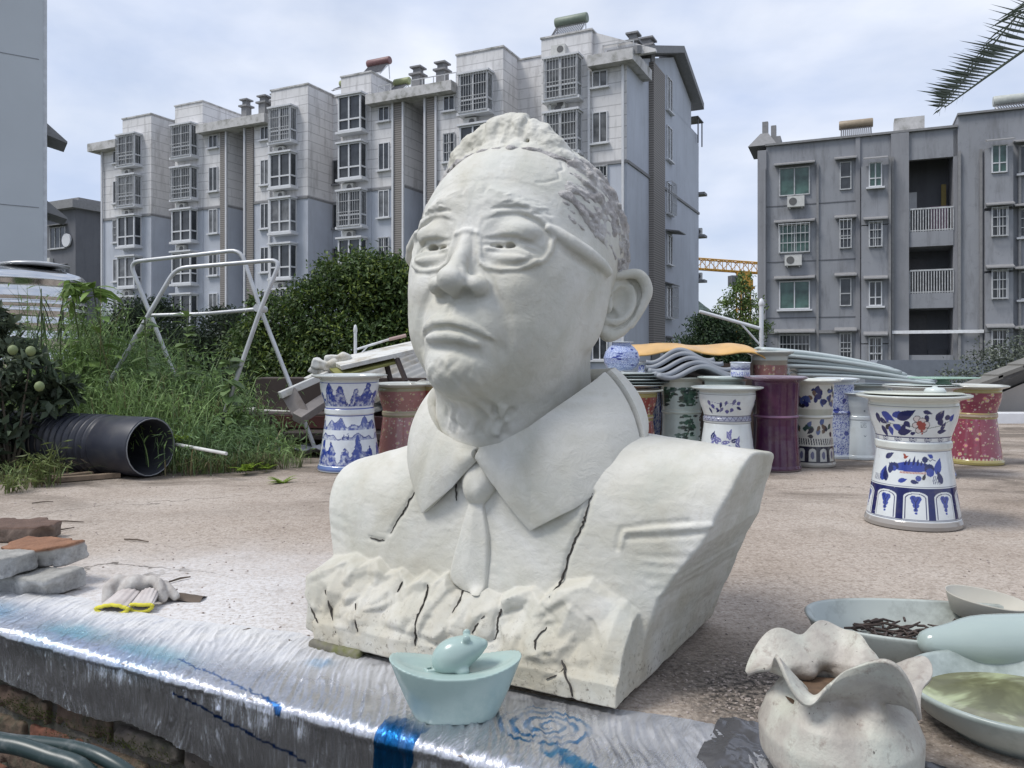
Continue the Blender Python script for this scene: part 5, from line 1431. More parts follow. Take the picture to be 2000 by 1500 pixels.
def paint_front(cv):
    cv.c[:] = (.66, .70, .71); R_ = random.Random(3)
    cv.band(-.1, .038, (.30, .28, .26)); cv.band(.52, .7, (.60, .63, .58)); cv.band(.338, .372, (.60, .63, .60))
    for z in (.043, .334, .376, .528, .395, .185, .178): cv.put(np.abs(cv.Z - z) < .0012, NAVY)
    # arches
    cv.band(.048, .174, NAVY)
    for k in range(9):
        u = (k - 4) * cv.circ / 9 + .01
        for ins, col in ((0, WHT), (.006, NAVY), (.009, WHT)):
            w = .046 - ins; q = np.abs(cv.du(u)); top = .165 - ins
            cv.put((q < w) & (cv.Z > .049 + ins * .4) & (cv.Z < top - .022 + np.sqrt(np.maximum(0, 1 - (q / w) ** 2)) * .022), col)
        for (a_, b_, r_) in ((0, .128, .017), (-.009, .138, .012), (.010, .136, .012), (.001, .108, .012), (.0, .090, .008), (.001, .076, .005)): cv.disc(u + a_, b_, r_, BLUE)
        cv.line([(u - .012, .142), (u, .12), (u + .01, .14)], .0016, NAVY); cv.line([(u, .12), (u, .085)], .0014, NAVY)
    w = cv.noise(30, 5); cv.put((cv.Z > .168 + .004 * w) & (cv.Z < .176), NAVY)
    # lower picture: fish with flame fins, repeated round the back
    for s0 in (0.0, cv.circ / 2):
        s = lambda a, b_: (s0 + a, b_)
        cv.put(((cv.du(s0) / .085) ** 2 + ((cv.Z - .264) / .028) ** 2 < 1) & (cv.Z > .248 + .3 * np.abs(cv.du(s0)) ** 1.5), BLUE)
        cv.disc(s0 + .070, .262, .022, NAVY); cv.disc(s0 + .072, .248, .018, BLUE); cv.leaf(s0 - .06, .262, 2.7, .045, .014, NAVY); cv.leaf(s0 - .07, .262, 3.5, .03, .012, BLUE)
        cv.put((np.abs(cv.du(s0)) < .055) & (np.abs(cv.Z - .2445) < .0045), (.62, .55, .50)); 
        for k in range(18): cv.line([(s0 - .05 + k * .006, .248), (s0 - .052 + k * .006, .241)], .0012, (.35, .06, .05))
        for a_, h in ((-.035, .025), (-.02, .035), (0, .045), (.018, .032), (.034, .024), (.05, .02)): cv.leaf(s0 + a_, .275, 1.35 + a_ * 3, h, .005, NAVY)
        cv.leaf(s0 - .10, .235, 1.5, .05, .012, NAVY); cv.leaf(s0 - .085, .25, 2.2, .04, .008, NAVY); cv.leaf(s0 - .115, .30, 1.0, .03, .010, BLUE)
        cv.disc(s0 + .052, .302, .013, NAVY); cv.line([s(.065, .305), s(.075, .296), (s0 + .085, .303), (s0 + .10, .298)], .0015, NAVY)
        cv.disc(s0 + .022, .222, .012, BLUE); cv.leaf(s0 + .04, .215, 1.2, .03, .007, INK); cv.leaf(s0 - .04, .305, .5, .025, .006, (.30, .07, .05)); cv.leaf(s0 - .03, .31, 2.2, .02, .005, (.30, .07, .05))
        for k in range(5): cv.line([(s0 + .085 + k * .008, .20), (s0 + .082 + k * .008, .215), (s0 + .088 + k * .008, .232)], .0016, NAVY)
        cv.leaf(s0 + .10, .24, 1.2, .075, .018, BLUE); cv.leaf(s0 - .14, .20, 1.3, .07, .020, BLUE); cv.leaf(s0 - .115, .20, 1.75, .06, .014, NAVY); cv.leaf(s0 + .125, .20, 1.9, .06, .014, NAVY); cv.leaf(s0 - .06, .205, .3, .04, .010, BLUE); cv.leaf(s0 - .01, .21, -.2, .035, .009, NAVY); cv.leaf(s0 - .13, .30, .5, .05, .012, NAVY); cv.leaf(s0 + .09, .31, 2.6, .03, .009, BLUE)
        for k in range(5): cv.line([(s0 - .15 - k * .009, .20), (s0 - .152 - k * .009, .225)], .0016, NAVY)
    # scroll band
    for k in range(16):
        u = k * cv.circ / 16
        for r_ in (.009, .006, .003): cv.ring(u, .386, r_ * 1.8, .0012, NAVY, r_)
    # upper leaves and red flower
    for s0 in (0.0, cv.circ / 2):
        cv.line([(s0 - .15, .47), (s0 - .08, .452), (s0 - .02, .448), (s0 + .05, .435), (s0 + .12, .45), (s0 + .16, .47)], .0013, (.10, .14, .12))
        L = [(-.118, .505, -.6, .055, .012, BLUE), (-.10, .51, -1.5, .045, .010, BLUE), (-.075, .492, .25, .05, .011, BLUE), (-.055, .478, .55, .065, .015, NAVY), (-.03, .47, -.9, .028, .009, NAVY), (-.145, .50, -1.4, .04, .010, NAVY), (-.135, .475, -.5, .035, .009, NAVY),
             (-.13, .445, -1.2, .045, .010, NAVY), (-.11, .43, .8, .03, .008, INK), (-.09, .445, -1.5, .035, .009, BLUE), (-.075, .452, -.55, .05, .011, BLUE), (-.06, .418, .2, .05, .012, NAVY), (-.04, .425, 1.3, .03, .008, NAVY), (-.01, .415, .3, .02, .006, NAVY),
             (.035, .515, -.3, .03, .007, NAVY), (.045, .50, -1.3, .03, .007, NAVY), (.085, .475, .95, .045, .013, NAVY), (.095, .48, -.9, .03, .010, NAVY), (.12, .49, -.2, .03, .009, NAVY), (.10, .425, .1, .04, .008, NAVY), (.115, .43, 1.2, .035, .008, NAVY), (.15, .47, 1.0, .03, .010, BLUE)]
        for a_, z, an, l, w_, c_ in L: cv.leaf(s0 + a_ * 1.05, z - .004, an, l * 1.22, w_ * 1.32, c_)
        for a_, z, r_ in ((.015, .478, .013), (.035, .468, .015), (.05, .452, .015), (.045, .432, .012), (.022, .428, .012), (.01, .45, .012)):
            cv.disc(s0 + a_, z, r_, (.62, .58, .57)); cv.ring(s0 + a_, z, r_, .0012, INK)
        for a_, z, r_ in ((.025, .458, .012), (.038, .452, .012), (.03, .440, .010), (.042, .438, .008), (.036, .425, .006), (.038, .414, .004)): cv.disc(s0 + a_, z, r_, (.30, .06, .05))
    cv.put((cv.noise(60, 9) > .55) & cv.outer, (.5, .5, .48), .4)

def paint_floral(base=(.30, .075, .11), seed=1, gold=(.36, .31, .12), n=620, faded=0.0):
    def f(cv):
        R_ = random.Random(seed); cv.c[:] = base
        cols = [(.44, .17, .21), (.46, .34, .26), (.36, .05, .09), (.24, .05, .08), (.50, .44, .24), (.20, .22, .12), (.58, .50, .46), (.36, .13, .22)]
        for i in range(n):
            u, z = R_.uniform(-cv.circ / 2, cv.circ / 2), R_.uniform(.04, .55); c_ = R_.choice(cols); r_ = R_.uniform(.003, .009)
            cv.disc(u, z, r_, c_, .9, r_ * .8)
            if R_.random() < .4: cv.disc(u, z, r_ * .4, (.60, .52, .30))
        for i in range(44):
            u, z = R_.uniform(-cv.circ / 2, cv.circ / 2), R_.uniform(.06, .51)
            for k in range(6): cv.disc(u + .009 * math.cos(k * 1.05), z + .008 * math.sin(k * 1.05), .006, R_.choice(((.55, .42, .38), (.52, .18, .22))))
            cv.disc(u, z, .007, (.55, .45, .15))
        for z0, z1 in ((-.1, .038), (.332, .346), (.366, .378), (.520, .7)): cv.band(z0, z1, gold)
        cv.band(.350, .364, (.46, .40, .30)); cv.put((np.abs(cv.Z - .044) < .006) & (np.sin(cv.U * 300) > 0), (.45, .40, .30))
        if faded: cv.c[:] = cv.c * (1 - faded) + np.array((.30, .24, .20)) * faded
        cv.put((cv.Z > .548), (.52, .53, .48))
    return f
def paint_land(seed=1, sparse=0.0):
    def f(cv):
        cv.c[:] = (.62, .66, .70); R_ = random.Random(seed)
        n1, n2_ = cv.noise(26, seed, 40), cv.noise(70, seed + 1, 70)
        for z0, h, den in ((.39, .135, 1.0), (.25, .07, .9), (.04, .15, 1.0), (.19, .04, .6)):
            rid = z0 + h * (.62 + .5 * np.sin(cv.U * 23 + z0 * 40 + seed) * np.sin(cv.U * 51 + 2) + .35 * n1)
            m = (cv.Z > z0) & (cv.Z < rid); dens = np.clip(.35 + (cv.Z - z0) / h * .5 + n2_ * .8, 0, 1)
            cv.put(m * np.clip(dens * 1.5, 0, 1) * den, (.025, .05, .26)); cv.put(m & (rid - cv.Z < .006), (.02, .03, .17)); cv.put(m & (np.abs(np.sin((cv.Z - z0) * 260 + cv.U * 40)) < .18), (.05, .09, .34), .6)
        for i in range(26):
            u, z = R_.uniform(-cv.circ / 2, cv.circ / 2), R_.choice((.07, .10, .20, .40, .44)); h = R_.uniform(.02, .04)
            for k in range(7): cv.disc(u + R_.uniform(-.006, .006), z + h * k / 7, .007 * (1 - k / 9), (.02, .035, .17), .9)
        for z in (.335, .376, .528): cv.put(np.abs(cv.Z - z) < .0025, BLUE)
        cv.band(.341, .370, (.64, .68, .70)); cv.band(.531, .7, (.52, .54, .51)); cv.put(cv.Z < .038, (.12, .18, .38)); cv.put(cv.Z < .012, (.45, .48, .5))
    return f
def paint_pine(cv):
    cv.c[:] = (.44, .52, .50); R_ = random.Random(8)
    for s0, z0, z1 in ((.06, .40, .52), (.04, .05, .30), (-.2, .4, .5), (.25, .08, .3), (-.28, .06, .3)):
        pts = [(s0, z0)]
        for k in range(6): pts.append((pts[-1][0] + R_.uniform(-.02, .035), pts[-1][1] + (z1 - z0) / 6))
        cv.line(pts, .006, (.06, .055, .05))
        for p in pts[1:]:
            for k in range(12): cv.disc(p[0] + R_.uniform(-.08, .06), p[1] + R_.uniform(-.025, .025), R_.uniform(.014, .030), R_.choice(((.03, .07, .05), (.05, .11, .08), (.02, .035, .035))), .95, R_.uniform(.006, .012))
    cv.disc(-.08, .50, .03, (.10, .13, .14), .7, .006); cv.disc(-.05, .51, .03, (.10, .13, .14), .7, .005)
    cv.band(.340, .370, (.50, .56, .52)); cv.band(.528, .7, (.52, .55, .50))
def paint_lotus(cv):
    cv.c[:] = (.62, .66, .66); R_ = random.Random(5); P_ = (.085, .085, .26)
    for s0 in (0, cv.circ / 3, -cv.circ / 3):
        for (u, z) in [(-.10, .49), (-.08, .465), (-.10, .44), (-.06, .44), (-.04, .43), (-.02, .445), (.0, .43), (.03, .44), (.04, .50), (.055, .485), (.05, .45), (-.03, .48), (0, .49)]:
            cv.leaf(s0 + u * 1.2, z, R_.uniform(-2.5, -.5), R_.uniform(.026, .046), R_.uniform(.008, .013), R_.choice((P_, NAVY, (.12, .12, .25))))
        cv.line([(s0 - .10, .48), (s0 - .05, .47), (s0, .475), (s0 + .06, .465)], .0012, P_)
        for (u, z, a_, l) in [(-.09, .23, 1.2, .05), (-.09, .22, .4, .04), (-.05, .20, 1.9, .06), (-.03, .21, .2, .05), (-.03, .22, 2.6, .05), (0, .24, 1.1, .06), (.02, .23, 2.0, .055), (.02, .22, .3, .05), (.05, .20, 1.2, .05), (.045, .21, -.8, .035), (-.10, .17, 1.0, .05), (.0, .19, -.4, .04)]:
            cv.leaf(s0 + u * 1.2, z, a_, l * 1.25, .014, R_.choice((P_, (.13, .13, .32), NAVY))); cv.leaf(s0 + u * 1.2, z, a_, l, .0012, WHT)
    cv.band(.352, .385, (.32, .34, .42)); q = cv.circ / 26
    d = np.abs((cv.U / q + 100) % 1 - .5) * 2; cv.put((cv.Z > .355) & (cv.Z < .382) & (np.abs((cv.Z - .355) / .027 - d) < .10), NAVY)
    for z in (.350, .387, .335, .528, .12): cv.put(np.abs(cv.Z - z) < .0012, INK)
    cv.band(.532, .7, (.50, .54, .52)); cv.put((cv.Z < .10) & (cv.Z > .05) & (np.sin(cv.U * 60) > -.4), (.10, .12, .30), .8)
def paint_multi(cv):
    cv.c[:] = (.58, .58, .52); R_ = random.Random(15)
    for i in range(80):
        u, z = R_.uniform(-cv.circ / 2, cv.circ / 2), R_.uniform(.42, .54)
        cv.leaf(u, z, R_.uniform(0, 6.3), R_.uniform(.035, .08), R_.uniform(.010, .022), R_.choice((NAVY, (.03, .06, .06), (.05, .08, .22), (.12, .07, .05), INK)))
    for i in range(60):
        u, z = R_.uniform(-cv.circ / 2, cv.circ / 2), R_.uniform(.21, .32)
        cv.leaf(u, z, R_.uniform(0, 6.3), R_.uniform(.03, .07), R_.uniform(.012, .024), R_.choice(((.08, .12, .26), (.03, .07, .06), (.12, .08, .05), INK)))
    cv.band(.335, .40, (.42, .43, .36)); cv.band(.342, .358, (.62, .63, .58)); cv.put((cv.Z > .155) & (cv.Z < .20) & (np.sin(cv.U * 330 + cv.Z * 60) > .1), INK)
    cv.band(.035, .145, INK)
    for k in range(12):
        u = k * cv.circ / 12; q = np.abs(cv.du(u)); cv.put((q < .026) & (cv.Z > .045) & (cv.Z < .11 + np.sqrt(np.maximum(0, 1 - (q / .026) ** 2)) * .022), (.55, .56, .52)); cv.disc(u, .085, .014, (.12, .13, .22), 1, .026)
    cv.band(-.1, .035, (.40, .38, .33)); cv.band(.572, .7, (.55, .56, .50))
def paint_dense(seed=2, pale=(.45, .50, .62)):
    def f(cv):
        cv.c[:] = pale; n1 = cv.noise(60, seed, 60, 2); n2_ = cv.noise(110, seed + 4, 110, 2)
        cv.put(np.abs(np.sin(n1 * 9)) < .55, (.03, .05, .30)); cv.put(np.abs(np.sin(n2_ * 7)) < .25, (.55, .60, .68), .8)
        R_ = random.Random(seed)
        for i in range(26): cv.leaf(R_.uniform(-cv.circ / 2, cv.circ / 2), R_.uniform(.06, .5), R_.uniform(0, 6.3), .05, .016, (.025, .04, .22))
        cv.band(-.1, .03, (.5, .55, .6)); cv.band(.56, .7, (.5, .54, .55))
    return f
def paint_text(cv):
    cv.c[:] = (.55, .60, .62); R_ = random.Random(2); D = (.10, .13, .16)
    for c_ in range(4):
        for r_ in range(4):
            u, z = .012 + c_ * .012, .318 - r_ * .012
            for k in range(3): a_ = R_.uniform(-.003, .003); cv.line([(u + a_ - .003, z + R_.uniform(-.003, .003)), (u + a_ + .003, z + R_.uniform(-.003, .003))], .0008, D)
            cv.line([(u, z + .004), (u + R_.uniform(-.002, .002), z - .004)], .0008, D)
    cv.line([(.03, .21), (.038, .20), (.046, .21)], .002, D); cv.line([(.030, .42), (.038, .425), (.036, .415)], .003, D); cv.put(np.abs(cv.Z - .352) < .002, (.68, .72, .73))
def paint_plain(col, rim=None):
    def f(cv):
        cv.c[:] = col
        cv.put(np.abs(cv.Z - .350) < .004, tuple(min(1, c * 2.5 + .08) for c in col)); cv.put(cv.Z < .012, (.16, .13, .13))
        if rim: cv.put(cv.Z > .575, rim)
    return f

pot(0, gpos(1783, 3.52), .573, 1.0, paint_front, 'tall white pot with blue leaves and a red flower standing alone in front', nu=560, nz=420, turn=.4)
pot(0, gpos(1903, 5.55), .545, .92, paint_floral((.24, .055, .085), 2, n=760), 'rose patterned pot with gold bands at the far right, nearest the shed', group='double waisted porcelain pots', nu=260, nz=200)
pot(0, gpos(1800, 4.95), .562, .96, paint_land(6), 'blue and white pot half hidden behind the lone front pot')
pot(0, gpos(1515, 5.22), .612, 1.0, paint_plain((.062, .013, .048), (.16, .10, .13)), 'plain glossy purple pot in the middle of the right group', prof=CYL, nu=120, nz=120)
pot(0, gpos(1587, 5.42), .588, .92, paint_multi, 'pot with dark lotus leaves and foot arches, right of the purple pot', prof=CYL, nu=300, nz=240)
pot(0, gpos(1634, 5.85), .585, .80, paint_dense(3), 'slim blue scrolled pot behind the lotus leaf pot', prof=CYL)
pot(0, gpos(1679, 5.80), .485, .66, paint_text, 'small plain pale pot with dark writing marks, right of the blue scrolled pot', prof=PROF, nu=300, nz=240)
pot(0, gpos(1420, 5.10), .550, .97, paint_lotus, 'white pot with violet blue flower sprays and a lattice waist behind the right shoulder', nu=320, nz=260)
pot(0, gpos(1331, 5.80), .598, 1.0, paint_pine, 'pale green pot painted with dark pine trees beside the bust collar', prof=CYL, nu=260, nz=200)
pot(0, gpos(1240, 5.62), .512, .85, paint_floral((.26, .06, .05), 5, (.36, .30, .10)), 'red and gold flowered pot right beside the bust collar', nu=220, nz=160)
pot(0, gpos(683, 5.22), .625, 1.04, paint_land(2), 'blue and white landscape pot at the left end of the row', nu=320, nz=260)
pot(0, gpos(786, 5.62), .556, .92, paint_floral((.30, .09, .10), 7, (.30, .30, .16), faded=.35), 'faded rose pot behind the left shoulder of the bust', nu=260, nz=180)
pot(0, gpos(858, 5.75), .556, .88, paint_floral((.28, .08, .06), 9, (.36, .30, .14)), 'red and gold flowered pot touching the faded rose pot, close to the bust neck', nu=200, nz=150)
pot(0, gpos(1503, 6.30), .79, .92, paint_floral((.24, .08, .08), 12, (.28, .24, .18), faded=.25), 'tall dull red pot rising behind the purple pot', prof=CYL, nu=200, nz=160)
pot(0, gpos(1416, 5.50), .605, .92, paint_plain((.36, .44, .41), (.42, .48, .45)), 'plain celadon pot just behind the violet flowered pot', prof=CYL, nu=80, nz=80)
pot(0, gpos(1700, 6.55), .52, .9, paint_plain((.30, .36, .36)), 'plain celadon pot under the stack of long pale slabs', prof=CYL, nu=60, nz=60)
pot(0, gpos(1590, 6.75), .60, .9, paint_plain((.20, .26, .28)), 'dark celadon pot under the left end of the long slabs', prof=CYL, nu=60, nz=60)
VASE = [(.11, 0), (.13, .01), (.12, .03), (.155, .08), (.18, .16), (.19, .26), (.17, .38), (.13, .47), (.10, .52), (.10, .56), (.13, .572), (.09, .56)]
x_, d_, _z = gpos(1216, 5.95)
# stacks of thin plates that carry the jars
PL = MB(); PL.lathe([(0, 0), (.10, 0), (.12, .004), (.235, .020), (.240, .024), (.235, .027), (.12, .012), (0, .010)], 40); plate_me = PL.mesh('plate', CELW)
PL = MB(); PL.lathe([(0, 0), (.10, 0), (.12, .004), (.235, .020), (.240, .024), (.235, .027), (.12, .012), (0, .010)], 40); plate_me2 = PL.mesh('plate', mat_basic('dark_celadon', (.16, .19, .19), .25))
for i in range(5):
    o = bpy.data.objects.new('plate', (plate_me, plate_me2)[i % 2]); COL.objects.link(o); o.location = (gpos(1240 + (i % 2) * 14 - 8, 5.8)[0], 5.80 + .01 * i, .514 + i * .0215); o.rotation_euler = (0, 0, i)
    tag(o, ('lowest', 'second lowest', 'middle', 'second highest', 'topmost')[i] + ' thin celadon plate of the stack by the bust collar', 'plate', 'thin plates stacked by the bust collar')
pot(0, (gpos(1214, 5.86)[0], 5.86, .637), .215, .70, paint_dense(11, (.42, .50, .70)), 'rich blue scrolled jar on top of the plate stack under the ear', prof=VASE, name='porcelain_jar', cat='jar')
pot(0, (gpos(1262, 6.1)[0], 6.1, 0), .70, .62, paint_dense(13, (.36, .42, .52)), 'small dull blue jar right of the rich blue jar', prof=VASE, name='porcelain_jar', cat='jar', nu=90, nz=90)
CUP = [(.05, 0), (.064, .004), (.066, .02), (.064, .05), (.066, .085), (.072, .092), (.060, .09), (.056, .02), (0, .015)]
def paint_cup(cv):
    cv.c[:] = (.62, .66, .72); q = .022; d = np.abs((cv.U / q + 100) % 1 - .5) * 2
    cv.put((cv.Z > .045) & (cv.Z < .080) & (d < 1 - (cv.Z - .045) / .04), (.02, .03, .16)); cv.put((cv.Z < .035) & (cv.noise(120, 3) > .1), (.10, .12, .45))
pot(0, (gpos(1446, 5.36)[0], 5.36, .605), .098, .98, paint_cup, 'small cup with a blue zigzag band standing on the celadon pot', prof=CUP, name='porcelain_cup', cat='cup', nu=200, nz=80)
# flat lids on two pots, pedestal dish and upturned cup on them
def disc_obj(name, loc, r, h, mat, label, cat, prof=None):
    mb = MB(); mb.lathe(prof or [(0, 0), (r * .9, 0), (r, h * .5), (r * .97, h), (0, h * .9)], 48); o = mb.build(name, mat); o.location = loc; tag(o, label, cat); return o
cream = mat_basic('cream_glaze', (.62, .64, .55), .2, var=.04)
disc_obj('lid', (gpos(1783, 3.52)[0], 3.52, .5735), .205, .006, cream, 'flat cream lid inside the rim of the lone front pot', 'lid')
disc_obj('upturned_cup', (gpos(1826, 3.50)[0], 3.50, .5800), .043, .03, CELW, 'small white upturned cup lying on the front pot lid', 'cup', [(.043, 0), (.045, .006), (.036, .019), (.012, .023), (.010, .027), (0, .028)])
disc_obj('lid', (gpos(1800, 4.95)[0], 4.95, .563), .215, .006, CELW, 'flat pale lid on the half hidden blue and white pot', 'lid')
mint = mat_basic('mint_glaze', (.36, .55, .44), .2)
disc_obj('pedestal_dish', (gpos(1843, 4.95)[0], 4.95, .5700), .2, .03, mint, 'wide pedestal dish with a mint green foot behind the front pot', 'dish',
         [(.0, 0), (.044, 0), (.046, .005), (.034, .014), (.034, .022), (.044, .030), (.20, .036), (.206, .040), (.20, .043), (.0, .040)])
disc_obj('lid', (gpos(1416, 5.50)[0], 5.50, .598), .15, .008, CELW, 'flat lid on the plain celadon pot', 'lid')

# stack of long pale curved slabs
M_SLAB = mat_basic('pale_slab_glaze', (.46, .52, .52), .3, var=.08)
sl_me = []
for k in range(3):
    g = []
    for i in range(25):
        t = i / 24; x = -.55 + 1.1 * t; z = -.018 * (t - .5) ** 2 * 4 * (1 + k * .3)
        g.append([Vector((x, y, z + .018 * math.cos(y * 14) )) for y in np.linspace(-.11, .11, 9)])
    mb = MB(); mb.sheet(g); me = mb.mesh('slab', M_SLAB); sl_me.append(me)
for i in range(6):
    o = bpy.data.objects.new('slab', sl_me[i % 3]); COL.objects.link(o)
    c_ = W(1668 - i * 6 + (6 * i if i < 2 else 0), 0, 6.5); o.location = (c_.x + (.08 if i < 2 else -.02 * i), 6.55 + .02 * (i % 2), .560 + i * .034); o.rotation_euler = (0, R(4.0 + .9 * i), R(-3 + i))
    s_ = o.modifiers.new('thick', 'SOLIDIFY'); s_.thickness = .026
    tag(o, ('lowest', 'second lowest', 'third lowest', 'third highest', 'second highest', 'topmost')[i] + ' long pale curved slab of the stack behind the pots', 'slab', 'long pale slabs stacked behind the pots')
# grey wavy roof tiles
M_TL = mat_basic('grey_ridge_tile', (.27, .29, .32), .55, var=.15)
def wavy(name, L, Wd, amp, per, n=40, th=.03, mat=M_TL, twist=0.0, arch=0.0, label='', cat='roof tile', group=None):
    g = []
    for i in range(n + 1):
        x = -L / 2 + L * i / n; g.append([Vector((x, y, amp * math.cos(2 * math.pi * x / per) + arch * (1 - (2 * x / L) ** 2) + twist * y * x)) for y in np.linspace(-Wd / 2, Wd / 2, 7)])
    mb = MB(); mb.sheet(g); o = mb.build(name, mat); s_ = o.modifiers.new('thick', 'SOLIDIFY'); s_.thickness = th; s_.offset = 0
    tag(o, label, cat, group); return o
for i, (u, d, z, rz, ry, L) in enumerate([(1345, 5.90, .640, .05, 0, .62), (1338, 5.98, .672, -.05, -.02, .60), (1330, 6.05, .705, -.12, -.05, .56), (1352, 5.86, .612, .12, .03, .66), (1326, 6.15, .735, -.18, -.04, .5)]):
    o = wavy('ridge_tile', L, .5, .045, .50 if i < 4 else .42, label=('second lowest', 'middle', 'second highest', 'lowest', 'topmost')[i] + ' grey wavy ridge tile of the pile beside the bust ear', group='grey wavy ridge tiles piled beside the bust')
    o.location = (gpos(u, d)[0], d, z); o.rotation_euler = (R(-4), ry, rz)
# yellow glazed tile
g = []; zk = [(0, 0), (.10, .005), (.22, .028), (.36, .045), (.5, .030), (.62, .028), (.78, .045), (.88, .035), (.95, .005), (1, -.035)]
for i in range(41):
    t = i / 40; x = -.52 + 1.04 * t; z = float(np.interp(t, [a_ for a_, _b in zk], [b_ for _a, b_ in zk])); wd = .20 + .03 * math.sin(t * 5)
    g.append([Vector((x, y, z + .03 * math.cos(y / wd * 1.2) + .012 * math.sin(t * 9 + y * 6))) for y in np.linspace(-wd, wd, 9)])
mb = MB(); mb.sheet(g); o = mb.build('ridge_tile', mat_basic('yellow_glaze', (.60, .36, .12), .35, var=.15, scale=8)); s_ = o.modifiers.new('thick', 'SOLIDIFY'); s_.thickness = .020
sub = o.modifiers.new('sub', 'SUBSURF'); sub.levels = sub.render_levels = 1
o.location = (gpos(1361, 6.35)[0], 6.35, .752); o.rotation_euler = (R(9), R(2), 0); tag(o, 'long yellow glazed curved tile lying over the grey ridge tiles', 'roof tile')
mb = MB(); mb.box((gpos(1370, 6.4)[0], 6.42, .345), (.75, .35, .69)); o = bevel(mb.build('crate', mat_basic('old_crate_wood', (.12, .09, .07), .9)), .01); tag(o, 'dark wooden crate under the ridge tiles', 'crate')
# white post with arm and brace, right
def post(name, pu, pv, d, h_v, arms, label):
    o = empty(name, gpos(pu, d), 0, label, 'post'); mw = M_PIPE
    x0 = gpos(pu, d)[0]; top = W(pu, h_v, d).z
    mb = MB(); mb.tube([(0, 0, 0), (0, 0, top)], pv, 14); mb.lathe([(pv, top), (pv * 1.3, top + .01), (pv * 1.3, top + .03), (pv * .8, top + .06), (0, top + .07)], 14); mb.build('upright', mw, o)
    for (u0, v0, u1, v1, r_) in arms:
        a_, b_ = W(u0, v0, d), W(u1, v1, d); mb = MB(); mb.tube([(a_.x - x0, 0, a_.z), (b_.x - x0, 0, b_.z)], r_, 10); mb.build('arm', mw, o)
    return o
M_PIPE = mat_basic('white_painted_pipe', (.62, .64, .67), .45, var=.08, dirt=(.4, .38, .36))
post('post', 1487, .019, 6.9, 598, [(1483, 641, 1366, 608, .015), (1483, 672, 1449, 634, .009)], 'white post with a long slanting arm and brace left of the grey block')
post('post', 694, .013, 6.6, 650, [(697, 682, 760, 663, .010), (706, 690, 718, 676, .007)], 'thin white post with a slanting arm above the left debris pile')
mb = MB(); mb.tube([W(760, 663, 6.6), W(793, 655, 6.6)], .014, 8); tag(mb.build('wooden_handle', mat_basic('pinkish_wood', (.34, .24, .22), .7)), 'pinkish wooden handle pushed into the slanting arm of the thin post', 'handle')
# ---------------------------------------------------------------- vegetation
def leaf_mat(name, rough=.55, trans=.25):
    m, nt, b = new_mat(name)
    a = nt.nodes.new('ShaderNodeVertexColor'); a.layer_name = 'paint'
    nt.links.new(a.outputs['Color'], b.inputs['Base Color']); b.inputs['Roughness'].default_value = rough; b.inputs['Specular IOR Level'].default_value = .35
    if trans:
        tr = nt.nodes.new('ShaderNodeBsdfTranslucent'); nt.links.new(a.outputs['Color'], tr.inputs['Color'])
        mx = nt.nodes.new('ShaderNodeMixShader'); mx.inputs[0].default_value = trans
        nt.links.new(b.outputs[0], mx.inputs[1]); nt.links.new(tr.outputs[0], mx.inputs[2]); nt.links.new(mx.outputs[0], nt.nodes['Material Output'].inputs['Surface'])
    return m
LEAF = leaf_mat('leaf'); BARK = mat_basic('bark', (.09, .075, .055), .9, var=.3, bmp=.5, bscale=20)
def unit(a): return a / (np.linalg.norm(a, axis=1, keepdims=True) + 1e-9)
def leaves_from(P, Dr, Nn, L, Wd, cols, fold=.25):
    """rhombic leaves, two faces folded on the midrib"""
    n = len(P); L = np.broadcast_to(L, n)[:, None]; Wd = np.broadcast_to(Wd, n)[:, None]
    S = unit(np.cross(Dr, Nn)); Nn = unit(np.cross(S, Dr))
    tip = P + Dr * L - Nn * L * .18; mid = P + Dr * L * .5
    a = mid + S * Wd + Nn * Wd * fold; b_ = mid - S * Wd + Nn * Wd * fold
    V = np.stack([P, a, tip, b_], 1).reshape(-1, 3); i = np.arange(n)[:, None] * 4
    F = np.concatenate([i + [0, 1, 2], i + [0, 2, 3]], 1).reshape(-1, 3)
    C = np.repeat(cols, 4, 0)
    return V, F, C
def crown(name, blobs, n, size, base, parent, seed=0, tipc=None, flat=.5, gap=.0, clump=.22):
    r = np.random.default_rng(seed)
    B = np.array([b_[:3] for b_ in blobs]); Rr = np.array([b_[3] for b_ in blobs]); p = Rr ** 2 / (Rr ** 2).sum()
    # twigs carry clumps of leaves
    nc = n // 14; k = r.choice(len(B), nc, p=p); d = unit(r.normal(size=(nc, 3))); d[:, 2] = np.where(d[:, 2] < -.5, -d[:, 2], d[:, 2])
    rad = Rr[k] * (1 - r.random(nc) ** 2.2 * .55); c = B[k] + d * rad[:, None] * np.array([1, 1, .85])
    q = np.repeat(np.arange(nc), 14); m = len(q)
    P = c[q] + r.normal(size=(m, 3)) * (Rr[k][q] * clump)[:, None] * np.array([.8, .8, .6])
    Dr = unit(d[q] * .6 + r.normal(size=(m, 3)) * .7 + np.array([0, 0, -.1])); Nn = unit(d[q] * .5 + np.array([0, 0, .8]) + r.normal(size=(m, 3)) * .5)
    tone = np.repeat(r.uniform(.55, 1.35, nc), 14)[:m] * r.uniform(.75, 1.25, m)
    col = np.array(base)[None] * tone[:, None]
    if tipc is not None:
        t = (r.random(nc)[q] < .22) * r.uniform(.3, 1, m); col = col * (1 - t[:, None]) + np.array(tipc)[None] * t[:, None]
    V, F, C = leaves_from(P, Dr, Nn, size * r.uniform(.7, 1.3, m), size * .24 * r.uniform(.8, 1.2, m), col)
    return np_mesh(name, V, F, LEAF, parent, False, C)
